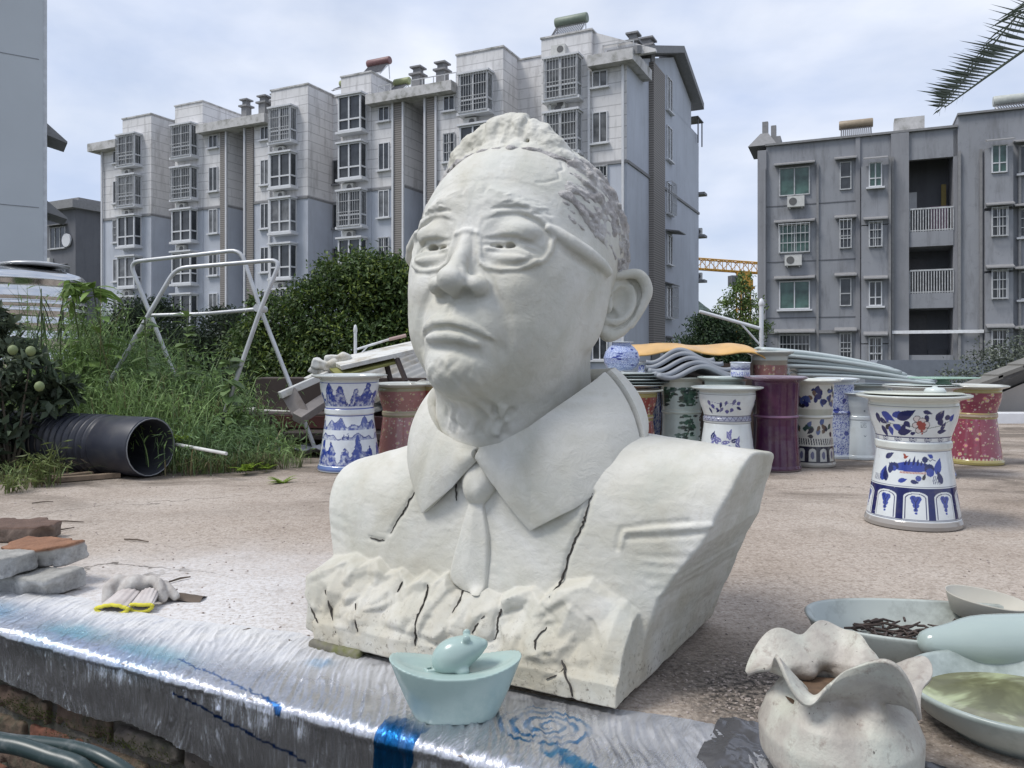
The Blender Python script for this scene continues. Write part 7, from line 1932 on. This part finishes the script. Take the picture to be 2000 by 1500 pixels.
board('panel', W(563, 765, 6.0), W(590, 812, 5.95), .12, .02, gp, 'short grey board crossing below the white beam', 'panel', 1.2)
board('corrugated_sheet', W(700, 770, 6.8), W(850, 700, 7.4), .9, .006, cg, 'grey corrugated roofing sheet leaning inside the debris pile', 'sheet', .25, None, 9)
board('corrugated_sheet', W(640, 800, 6.9), W(840, 745, 7.2), .9, .006, cg, 'lower corrugated roofing sheet behind the landscape pot', 'sheet', .2, None, 9)
board('beam', W(775, 700, 6.25), W(793, 745, 6.2), .035, .03, dw, 'dark steel bracket under the long white panel', 'bracket')
board('beam', W(755, 712, 6.35), W(763, 745, 6.3), .035, .03, dw, 'second dark bracket left of the first', 'bracket')
board('beam', W(540, 822, 6.5), W(880, 828, 6.5), .12, .10, rw, 'long dark red beam lying low across the debris', 'beam')
board('beam', W(480, 800, 7.0), W(600, 806, 7.0), .30, .03, wp, 'pale board lying flat behind the weeds', 'panel')
board('beam', W(560, 848, 6.3), W(900, 852, 6.3), .3, .05, dw, 'dark plank under the red beam', 'plank')
board('beam', W(600, 745, 6.4), W(655, 716, 6.5), .16, .06, wp, 'crumbling white plaster piece at the left of the white panel', 'plaster')
for i, (u, v, s) in enumerate(((660, 702, .10), (640, 716, .12), (622, 730, .08), (655, 790, .10))):
    vv = Vol((-.16, -.12, -.1), (.16, .12, .1), .012); vv.box((0, 0, 0), (s, s * .5, s * .35), Matrix.Rotation(.3 * i, 4, 'Y'), 0, .01); vv.ball((s * .5, -.03, s * .2), s * .4, .02); V_, F_ = vv.mesh(); V_ = V_ + vnoise(V_, 20, i)[:, None] * .01
    o = np_mesh('rubble', V_, F_, wp); o.location = W(u, v, 6.35); tag(o, ('topmost', 'second highest', 'third highest', 'lowest')[i] + ' lump of white rubble on the debris pile', 'rubble', 'lumps of white rubble on the debris pile')
for i, y_ in enumerate((6.6, 7.1)):
    mb = MB(); mb.box((-2.0 + i * .5, y_, .14 + .14 * i), (1.5, .30, .28 + .28 * i)); tag(bevel(mb.build('crate', dw), .01), ('front', 'rear')[i] + ' dark timber crate under the debris pile', 'crate')
g = []
for i in range(25):
    g.append([Vector((-.45 + .9 * i / 24, -.25 + .5 * j / 13, .03 + .05 * math.sin(j * .9 + i * .2) ** 2 * (1 - abs(i - 12) / 14) + .015 * math.sin(i * 1.3))) for j in range(14)])
mb = MB(); mb.sheet(g); o = mb.build('tarpaulin', mat_basic('grey_tarp', (.16, .17, .21), .4)); o.location = ((640 - 1000) / 1550 * 6.0, 6.05, 0); tag(o, 'crumpled grey tarpaulin on the ground under the debris pile', 'tarpaulin')

# ---------------------------------------------------------------- broken bricks, stone, hoses
def rock_mesh(seed, hf, cuts=9, h=.005, rough=.006, rnd=.01):
    rg_ = random.Random(seed); m_ = max(hf) * 1.3; v = Vol((-hf[0] * 1.25, -hf[1] * 1.3, -hf[2] * 1.4), (hf[0] * 1.25, hf[1] * 1.3, hf[2] * 1.4), h); v.box((0, 0, 0), hf, Matrix.Identity(4), 0, rnd)
    for _ in range(cuts):
        a = rg_.uniform(0, 6.3); c = (math.cos(a) * hf[0] * 1.25, math.sin(a) * hf[1] * 1.3, rg_.uniform(-1, 1) * hf[2]); v.ball(c, rg_.uniform(.2, .42) * hf[0], .012, cut=True)
    V, F = v.mesh(); V = V + (vnoise(V, 22, seed)[:, None] * rough + vnoise(V, 70, seed + 1)[:, None] * rough * .5) * np.array([1, 1, .6], np.float32)
    return V, F
def slab_mat(name, side, top):
    m, nt, b = new_mat(name); g = nt.nodes.new('ShaderNodeNewGeometry'); t = nt.nodes.new('ShaderNodeTexCoord'); sp = nt.nodes.new('ShaderNodeSeparateXYZ'); nt.links.new(t.outputs['Object'], sp.inputs[0])
    f = ramp(nt, sp.outputs['Z'], [(.5, (0, 0, 0)), (.5001, (1, 1, 1))])
    mr = nt.nodes.new('ShaderNodeMapRange'); mr.inputs['From Min'].default_value = .018; mr.inputs['From Max'].default_value = .026; nt.links.new(sp.outputs['Z'], mr.inputs['Value'])
    a = ramp(nt, noisef(nt, 18, 8, .7), [(.3, tuple(c * .45 for c in side)), (.55, side), (.75, tuple(min(1, c * 1.15) for c in side))]); c_ = ramp(nt, noisef(nt, 22, 6, .7), [(.3, tuple(c * .6 for c in top)), (.65, top)])
    nt.links.new(mixc(nt, mr.outputs[0], a, c_), b.inputs['Base Color']); b.inputs['Roughness'].default_value = .95; bump(nt, b, noisef(nt, 60, 7, .7), .8, .012); return m
for i, (u, v, zc, hf, rz, sd, tp, lab) in enumerate([(45, 1060, .035, (.14, .09, .030), .25, (.22, .17, .14), (.17, .11, .085), 'brown broken brick lying farthest back of the three on the left'),
                                                   (78, 1150, .098, (.125, .075, .034), -.05, (.50, .49, .47), (.33, .17, .10), 'whitened brick with an orange top, lying on the lower broken brick'),
                                                   (72, 1166, .030, (.13, .07, .032), -.12, (.46, .46, .45), (.42, .41, .38), 'lower whitened broken brick at the film edge')]):
    V_, F_ = rock_mesh(40 + i, hf); d_ = GZ(v) + hf[1] * .9; o = np_mesh('broken_brick', V_, F_, slab_mat('broken_brick_%s' % ('brown', 'orange', 'white')[i], sd, tp)); o.location = ((u - 1000) / 1550 * d_, d_, zc); o.rotation_euler = (R(2), R(-2 * i), rz - .2); tag(o, lab, 'brick', 'broken bricks on the left of the terrace')
d0 = GZ(1160) + .12
for k, (u, w_) in enumerate(((-30, .1),)):
    V_, F_ = rock_mesh(61, (.13, .07, .03)); o = np_mesh('broken_brick', V_, F_, bpy.data.materials['broken_brick_white']); o.location = ((u - 1000) / 1550 * 2.45, 2.45, .095); tag(o, 'grey broken brick cut by the left picture edge beside the orange topped one', 'brick', 'broken bricks on the left of the terrace')
# stone and packing under the bust
V_, F_ = rock_mesh(71, (.085, .05, .022), 5, .004, .004); mstone = mat_basic('mossy_stone', (.16, .15, .12), .95, var=.4, scale=25, bmp=.8, bscale=60, dirt=(.13, .14, .04), dscale=14)
bpos = lambda u, q, z: BUST_O + E1 * u + E2 * q + Vector((0, 0, z))
bust.location.z = .022
o = np_mesh('mossy_stone', V_, F_, mstone); o.location = bpos(-.335, .035, .004); o.rotation_euler = (0, 0, BUST_ROT); tag(o, 'thin mossy stone wedged under the left front corner of the bust', 'stone')
mb = MB(); mb.box((0, 0, 0), (.70, .50, .020)); o = mb.build('base_board', mat_basic('dark_board', (.04, .035, .03), .9)); o.location = bpos(.03, .33, .011); o.rotation_euler = (0, 0, BUST_ROT); tag(o, 'dark board that the bust stands on', 'board')  # dark board filling the gap under the raised bust
hose = mat_basic('dark_green_hose', (.025, .045, .045), .35, dirt=(.16, .17, .17), dscale=9)
for pts, r_, lab in (([(-60, 1432, 1.62), (20, 1447, 1.60), (80, 1452, 1.58), (150, 1462, 1.55), (205, 1482, 1.52), (262, 1520, 1.50), (300, 1580, 1.5)], .0135, 'upper dark hose hanging in front of the brick wall'), ([(-60, 1446, 1.56), (30, 1456, 1.54), (100, 1478, 1.52), (160, 1500, 1.50), (220, 1560, 1.48)], .0165, 'lower thicker dark hose hanging in front of the brick wall')):
    P = [W(*p) for p in pts]; Q = []
    for i in range(len(P) - 1):
        p0, p1, p2, p3 = P[max(i - 1, 0)], P[i], P[i + 1], P[min(i + 2, len(P) - 1)]
        for k in range(8): t = k / 8; Q.append(.5 * ((2 * p1) + (-p0 + p2) * t + (2 * p0 - 5 * p1 + 4 * p2 - p3) * t * t + (-p0 + 3 * p1 - 3 * p2 + p3) * t ** 3))
    Q += [P[-1], P[-1] + Vector((.05, 0, -.3))]; Q = [Q[0] + Vector((-.6, .1, .0))] + Q
    mb = MB(); mb.tube(Q, r_, 12); tag(mb.build('hose', hose), lab, 'hose')
p = W(38, 1438, 1.575); mb = MB(); mb.tube([p, p + Vector((.012, 0, .02)), p + Vector((.03, -.005, .028))], .004, 6); 

# ---------------------------------------------------------------- work glove
gl_ = Vol((-.13, -.10, -.004), (.15, .13, .10), .0026)
def gt(pts, r, k=.008): gl_.tube(pts, r, k)
gt([(-.085, .0, .012), (-.088, .015, .045), (-.07, .03, .062), (-.045, .03, .055)], [.020, .020, .019, .018])
gt([(-.045, .02, .03), (-.02, .02, .052), (.0, .03, .045)], [.026, .030, .028]); gt([(.0, .03, .04), (.03, .02, .060), (.05, .01, .055), (.062, -.005, .035), (.07, -.01, .016)], [.022, .017, .016, .016, .014])
gt([(.02, .05, .03), (.06, .035, .04), (.085, .015, .026), (.10, .008, .014)], [.020, .017, .015, .013]); gt([(-.03, .05, .02), (.03, .06, .02), (.08, .04, .014)], [.022, .020, .014]); gt([(-.06, .05, .02), (-.09, .04, .03)], [.02, .018])
for _ in range(26):
    x_, y_ = rg.uniform(-.08, .09), rg.uniform(-.02, .05); gl_.stroke([(x_, y_, rg.uniform(.01, .07)), (x_ + rg.uniform(-.03, .03), y_ + rg.uniform(-.02, .02), rg.uniform(.01, .07))], .004, rg.choice((-.003, .002)))
V_, F_ = gl_.mesh(); del gl_
glove = empty('work_glove', ((272 - 1000) / 1550 * 2.36, 2.36, .002), R(8), 'dirty white knitted work glove with yellow hemmed cuffs lying crumpled', 'glove')
m, nt, b = new_mat('knitted_cotton'); c_ = ramp(nt, noisef(nt, 30, 6, .6), [(.3, (.38, .34, .31)), (.7, (.58, .56, .53))]); nt.links.new(c_, b.inputs['Base Color']); b.inputs['Roughness'].default_value = .95; bump(nt, b, noisef(nt, 260, 3, .6), .6, .003)
o = np_mesh('glove_body', V_, F_, m, glove)
m, nt, b = new_mat('ribbed_cuff'); c_ = ramp(nt, noisef(nt, 20, 5, .6), [(.3, (.40, .35, .33)), (.7, (.58, .54, .52))]); nt.links.new(c_, b.inputs['Base Color']); b.inputs['Roughness'].default_value = .95
yel = mat_basic('yellow_hem', (.62, .56, .06), .85, var=.12, scale=60)
for cx, w_, rot, L in ((-.024, .044, -.08, .090), (.034, .030, .10, .078)):
    c0 = Vector((cx, -.015, 0)); d_ = Vector((math.sin(rot) - .12, -1, 0)).normalized(); s_ = Vector((-d_.y, d_.x, 0)); g = []; gi = []
    nA = 60
    for i in range(11):
        t = i / 10; row = []; 
        for k in range(nA):
            a = 2 * math.pi * k / nA; rib = 1 + .07 * math.sin(a * 13)
            hgt = .030 * (1 - .60 * t); p = c0 + d_ * (L * t) + s_ * math.cos(a) * w_ * (.85 + .2 * t) * rib + Vector((0, 0, max(.002, .018 + (math.sin(a) * hgt * .58 * rib * (1 + .45 * math.sin(a * 2 + cx * 60) * t) if math.sin(a) > 0 else math.sin(a) * .016) + .014 * (1 - t))))
            row.append(p)
        g.append(row + [row[0]])
    mb = MB(); mb.sheet(g); o = mb.build('cuff', m, glove); s2_ = o.modifiers.new('t', 'SOLIDIFY'); s2_.thickness = .004; s2_.offset = -1
    mb = MB(); mb.tube(g[-1], .0052, 8, False); mb.build('hem', yel, glove)

# ---------------------------------------------------------------- celadon ingot with a mouse
CB = mat_basic('blue_celadon', (.36, .47, .44), .24, var=.05, scale=9, spec=.5, dirt=(.30, .41, .39), dscale=12)
ing = empty('ingot_ornament', ((890 - 1000) / 1550 * 1.60, 1.60, .012), R(3), 'pale blue celadon boat shaped ingot with a small mouse sitting on it', 'ornament')
iv = Vol((-.15, -.075, -.012), (.15, .075, .17), .0025)
X, Y, Z = iv.ax[0][:, None, None], iv.ax[1][None, :, None], iv.ax[2][None, None, :]
zz = np.clip(Z / .12, 0, 1.3)
hx = .078 + .052 * zz ** .85; hy = .044 + .020 * np.sin(np.clip(zz, 0, 1) * 1.5)
q = (np.abs(X) / hx) ** 2.9 + (np.abs(Y) / hy) ** 2.3
side = (q ** (1 / 2.6) - 1) * .045
topz = .094 + .022 * (np.abs(X) / .125) ** 2.0 + .0 * Y
iv.f = np.maximum(np.maximum(side, (Z - topz) * .9), -Z + 0 * X).astype(np.float32)
iv.ell((0, 0, .118), (.108, .040, .030), .016, cut=True)
iv.f -= .0015
V_, F_ = iv.mesh(); del iv
np_mesh('boat', V_, F_, CB, ing)
mv = Vol((-.10, -.06, .06), (.12, .06, .20), .002)
mv.ell((-.004, 0, .118), (.046, .033, .036), 0, Matrix.Rotation(R(-24), 4, 'Y')); mv.ell((.028, 0, .134), (.030, .024, .023), .014, Matrix.Rotation(R(-5), 4, 'Y'))
mv.tube([(.03, 0, .137), (.056, 0, .142)], [.019, .009], .01)
for s in (1, -1): mv.ell((.022, s * .019, .157), (.008, .0045, .009), .004); mv.ell((.014, s * .022, .096), (.014, .010, .010), .006)
mv.tube([(-.03, -.004, .092), (-.055, -.012, .092), (-.062, -.002, .094), (-.050, .008, .093)], [.005, .004, .003, .002], .003)
V_, F_ = mv.mesh(); np_mesh('mouse', V_, F_, CB, ing)

# ---------------------------------------------------------------- sack vase, basin, dish, gourd, bowl
m, nt, b = new_mat('blotchy_biscuit_glaze')
c_ = ramp(nt, noisef(nt, 9, 6, .6), [(.3, (.30, .265, .235)), (.45, (.43, .40, .35)), (.6, (.52, .52, .45)), (.8, (.56, .60, .52))])
c_ = mixc(nt, ramp(nt, noisef(nt, 38, 6, .75), [(.54, (0, 0, 0)), (.68, (.75, .75, .75))]), c_, (.25, .20, .17)); c_ = mixc(nt, ramp(nt, noisef(nt, 85, 3, .6), [(.70, (0, 0, 0)), (.74, (1, 1, 1))]), c_, (.07, .06, .05))
nt.links.new(c_, b.inputs['Base Color']); b.inputs['Roughness'].default_value = .42; bump(nt, b, noisef(nt, 34, 7, .65), .5, .008)
SACK = m
sv = empty('sack_vase', ((1638 - 1000) / 1550 * 1.37, 1.37, 0), R(-6), 'mottled beige vase shaped like a tied sack with a ruffled petal mouth', 'vase')
nth, nz_ = 260, 90; rows = []
th = np.linspace(0, 2 * np.pi, nth, endpoint=False)
zs = [0, .015, .045, .085, .122, .142, .154, .166, .178, .192, .202, .206]; rs = [.105, .125, .146, .149, .130, .106, .095, .094, .106, .124, .138, .146]
V_ = []
tt = np.linspace(0, 1, nz_)
for t in tt:
    z0 = np.interp(t, np.linspace(0, 1, len(zs)), zs); r0 = np.interp(t, np.linspace(0, 1, len(zs)), rs); u_ = np.clip((t - .52) / .48, 0, 1)
    fold = .016 * np.sin(5 * th + .6) * np.exp(-((t - .52) / .14) ** 2) + .007 * np.sin(9 * th) * np.exp(-((t - .5) / .10) ** 2) + .006 * np.sin(3 * th + 1) * (1 - u_)
    ruf = u_ ** 1.5 * (.022 * np.sin(2 * th + 5.0) + .018 * np.sin(4 * th + .9) + .020 * np.sin(5 * th + 2.6) + .010 * np.sin(9 * th)); rr = r0 + fold + u_ ** 1.3 * (.018 * np.sin(5 * th + 1.2) + .012 * np.sin(2 * th + 2.6))
    V_.append(np.stack([rr * np.cos(th), rr * np.sin(th), z0 + ruf - .012 * u_], 1))
V_ = np.stack(V_, 1).reshape(-1, 3); i, j = np.meshgrid(np.arange(nth), np.arange(nz_ - 1), indexing='ij'); a = (i * nz_ + j).ravel(); b2 = (((i + 1) % nth) * nz_ + j).ravel()
o = np_mesh('body', V_, np.stack([a, b2, b2 + 1, a + 1], 1), SACK, sv); s_ = o.modifiers.new('t', 'SOLIDIFY'); s_.thickness = .007; s_.offset = -1
mb = MB(); mb.lathe([(0, .138), (.10, .138)], 40); mb.build('soil', mat_basic('brown_soil', (.12, .075, .045), .8, var=.4, scale=40), sv)
g = mb = MB(); mb.lathe([(0, 0), (.103, 0), (.103, .004)], 40); mb.build('foot', SACK, sv)

sv.scale = (.90, .90, 1.04)
basin = empty('long_basin', (1.13, 1.90, 0), R(-12), 'long pale celadon basin holding dry twigs', 'basin')
def superoval(a, b_, n=72, p=2.8): return [(a * abs(math.cos(w)) ** (2 / p) * (1 if math.cos(w) > 0 else -1), b_ * abs(math.sin(w)) ** (2 / p) * (1 if math.sin(w) > 0 else -1)) for w in [2 * math.pi * k / n for k in range(n)]]
def oval_shell(name, prof, a, b_, mat, par, p=2.6, n=72):
    """prof: (inset scale, z) pairs around a superellipse"""
    V = []; so = superoval(a, b_, n, p)
    for k, z_ in prof: V += [(x_ * k, y_ * k, z_) for x_, y_ in so]
    F = []
    for i in range(len(prof) - 1):
        for k in range(n): F.append((i * n + k, i * n + (k + 1) % n, (i + 1) * n + (k + 1) % n, (i + 1) * n + k))
    return np_mesh(name, V, F, mat, par)
GREYCEL = mat_basic('greyed_celadon', (.44, .48, .45), .35, var=.08, scale=7, dirt=(.26, .28, .26), dscale=9)
oval_shell('shell', [(0, 0), (.85, 0), (.92, .01), (1.0, .085), (1.015, .092), (1.0, .097), (.975, .092), (.90, .02), (0, .016)], .40, .17, GREYCEL, basin)
mb = MB()
for i in range(330):
    x_, y_ = rg.uniform(-.30, .26), rg.uniform(-.11, .11); a = rg.gauss(.2, .9); L = rg.uniform(.03, .09); z_ = rg.uniform(.022, .056); dz = rg.uniform(-.012, .012)
    mb.tube([(x_, y_, z_), (x_ + L / 2 * math.cos(a), y_ + L / 2 * math.sin(a), z_ + rg.uniform(0, .006)), (x_ + L * math.cos(a), y_ + L * math.sin(a), z_ + dz)], [.003, .0035, .002], 5)
mb.v = [(max(-.36, min(.34, x)), max(-.14, min(.14, y)), z) for x, y, z in mb.v]
o = mb.build('dry_twigs', mat_basic('dark_twigs', (.065, .048, .042), .9, var=.5, scale=60)); o.location = basin.location; o.rotation_euler = basin.rotation_euler; tag(o, 'heap of dark dry twigs lying in the long basin', 'twigs', kind='stuff')
dish = empty('oval_dish', ((1925 - 1000) / 1550 * 2.02, 2.02, .098), R(-20), 'small beige oval dish with dark pellets resting on the basin rim', 'dish'); dish.rotation_euler = (R(9), R(8), R(-20))
BEI = mat_basic('beige_biscuit', (.50, .48, .42), .6, var=.06)
oval_shell('shell', [(0, -.03), (.72, -.03), (.80, -.026), (1.0, .022), (1.01, .026), (.985, .024), (.80, -.018), (0, -.022)], .095, .052, BEI, dish, 2.2)
mb = MB()
for i in range(46): pebble(mb, (rg.gauss(.005, .025), rg.gauss(0, .014), -.014 + rg.uniform(0, .006)), rg.uniform(.0025, .0045))
o = mb.build('pellets', mat_basic('dark_pellets', (.03, .035, .02), .8), dish); o['kind'] = 'stuff'
# lying gourd-shaped piece
gv = []
gp_ = [(-.02, .0), (-.015, .020), (.005, .032), (.035, .036), (.065, .045), (.10, .058), (.16, .0605), (.24, .060), (.30, .062), (.36, .066), (.46, .062), (.52, .04), (.54, 0)]
mb = MB(); mb.lathe([(r_, z_) for z_, r_ in gp_], 40); mb.v = [(z, x, y) for x, y, z in mb.v]; o = mb.build('lying_gourd_vase', mat_basic('glossy_celadon', (.35, .42, .40), .12, var=.06)); s_ = o.modifiers.new('s', 'SUBSURF'); s_.levels = s_.render_levels = 1
o.location = ((1800 - 1000) / 1550 * 1.80, 1.78, .092); o.rotation_euler = (0, R(-3), R(-6)); tag(o, 'glossy celadon gourd vase lying on its side across the basin', 'vase')
bowl = empty('water_bowl', (.995, 1.545, 0), 0, 'wide celadon bowl half full of greenish water at the lower right corner', 'bowl')
mb = MB(); mb.lathe([(0, 0), (.12, 0), (.125, .008), (.175, .04), (.200, .078), (.205, .086), (.200, .091), (.193, .086), (.168, .046), (.12, .02), (0, .014)], 96); mb.v = [(x * 1.06, y, z) for x, y, z in mb.v]; mb.build('shell', mat_basic('bowl_celadon', (.37, .42, .40), .28, var=.08, scale=6, dirt=(.22, .26, .24), dscale=8), bowl)
m, nt, b = new_mat('murky_water'); c_ = ramp(nt, noisef(nt, 5, 4, .6, dist=1.0), [(.42, (.10, .095, .045)), (.52, (.16, .16, .08)), (.62, (.38, .42, .24))]); nt.links.new(c_, b.inputs['Base Color']); b.inputs['Roughness'].default_value = .04; b.inputs['Specular IOR Level'].default_value = .6  # pale yellow stop paints a sand reflection into the greenish water colour
mb = MB(); mb.lathe([(0, .052), (.173, .052)], 64, smooth=False); mb.v = [(x * 1.06, y, z) for x, y, z in mb.v]; mb.build('water', m, bowl)
# dark film patch between bust and vase
g = []
for i in range(110):
    row = []
    for j in range(60):
        u_, q_ = -.02 + .46 * i / 109, -.06 + .26 * j / 59; p = EDGE_O + EU * (.62 + u_) + EN * (.16 + q_)
        nz0 = mn.noise(Vector((u_ * 9, q_ * 9, 3))); row.append(Vector((p.x, p.y, .008 + max(-.005, 0.016 * nz0 + .010 * abs(mn.noise(Vector((u_ * 22, q_ * 22, 8)))) + .004 * abs(mn.noise(Vector((u_ * 60, q_ * 60, 5))))))))
    g.append(row)
mb = MB(); mb.sheet(g); o = mb.build('plastic_bag', mat_basic('dark_grey_plastic', (.13, .13, .14), .25, metal=.55, spec=.6, var=.3)); tag(o, 'crumpled dark grey plastic lying between the bust and the sack vase', 'plastic sheet')
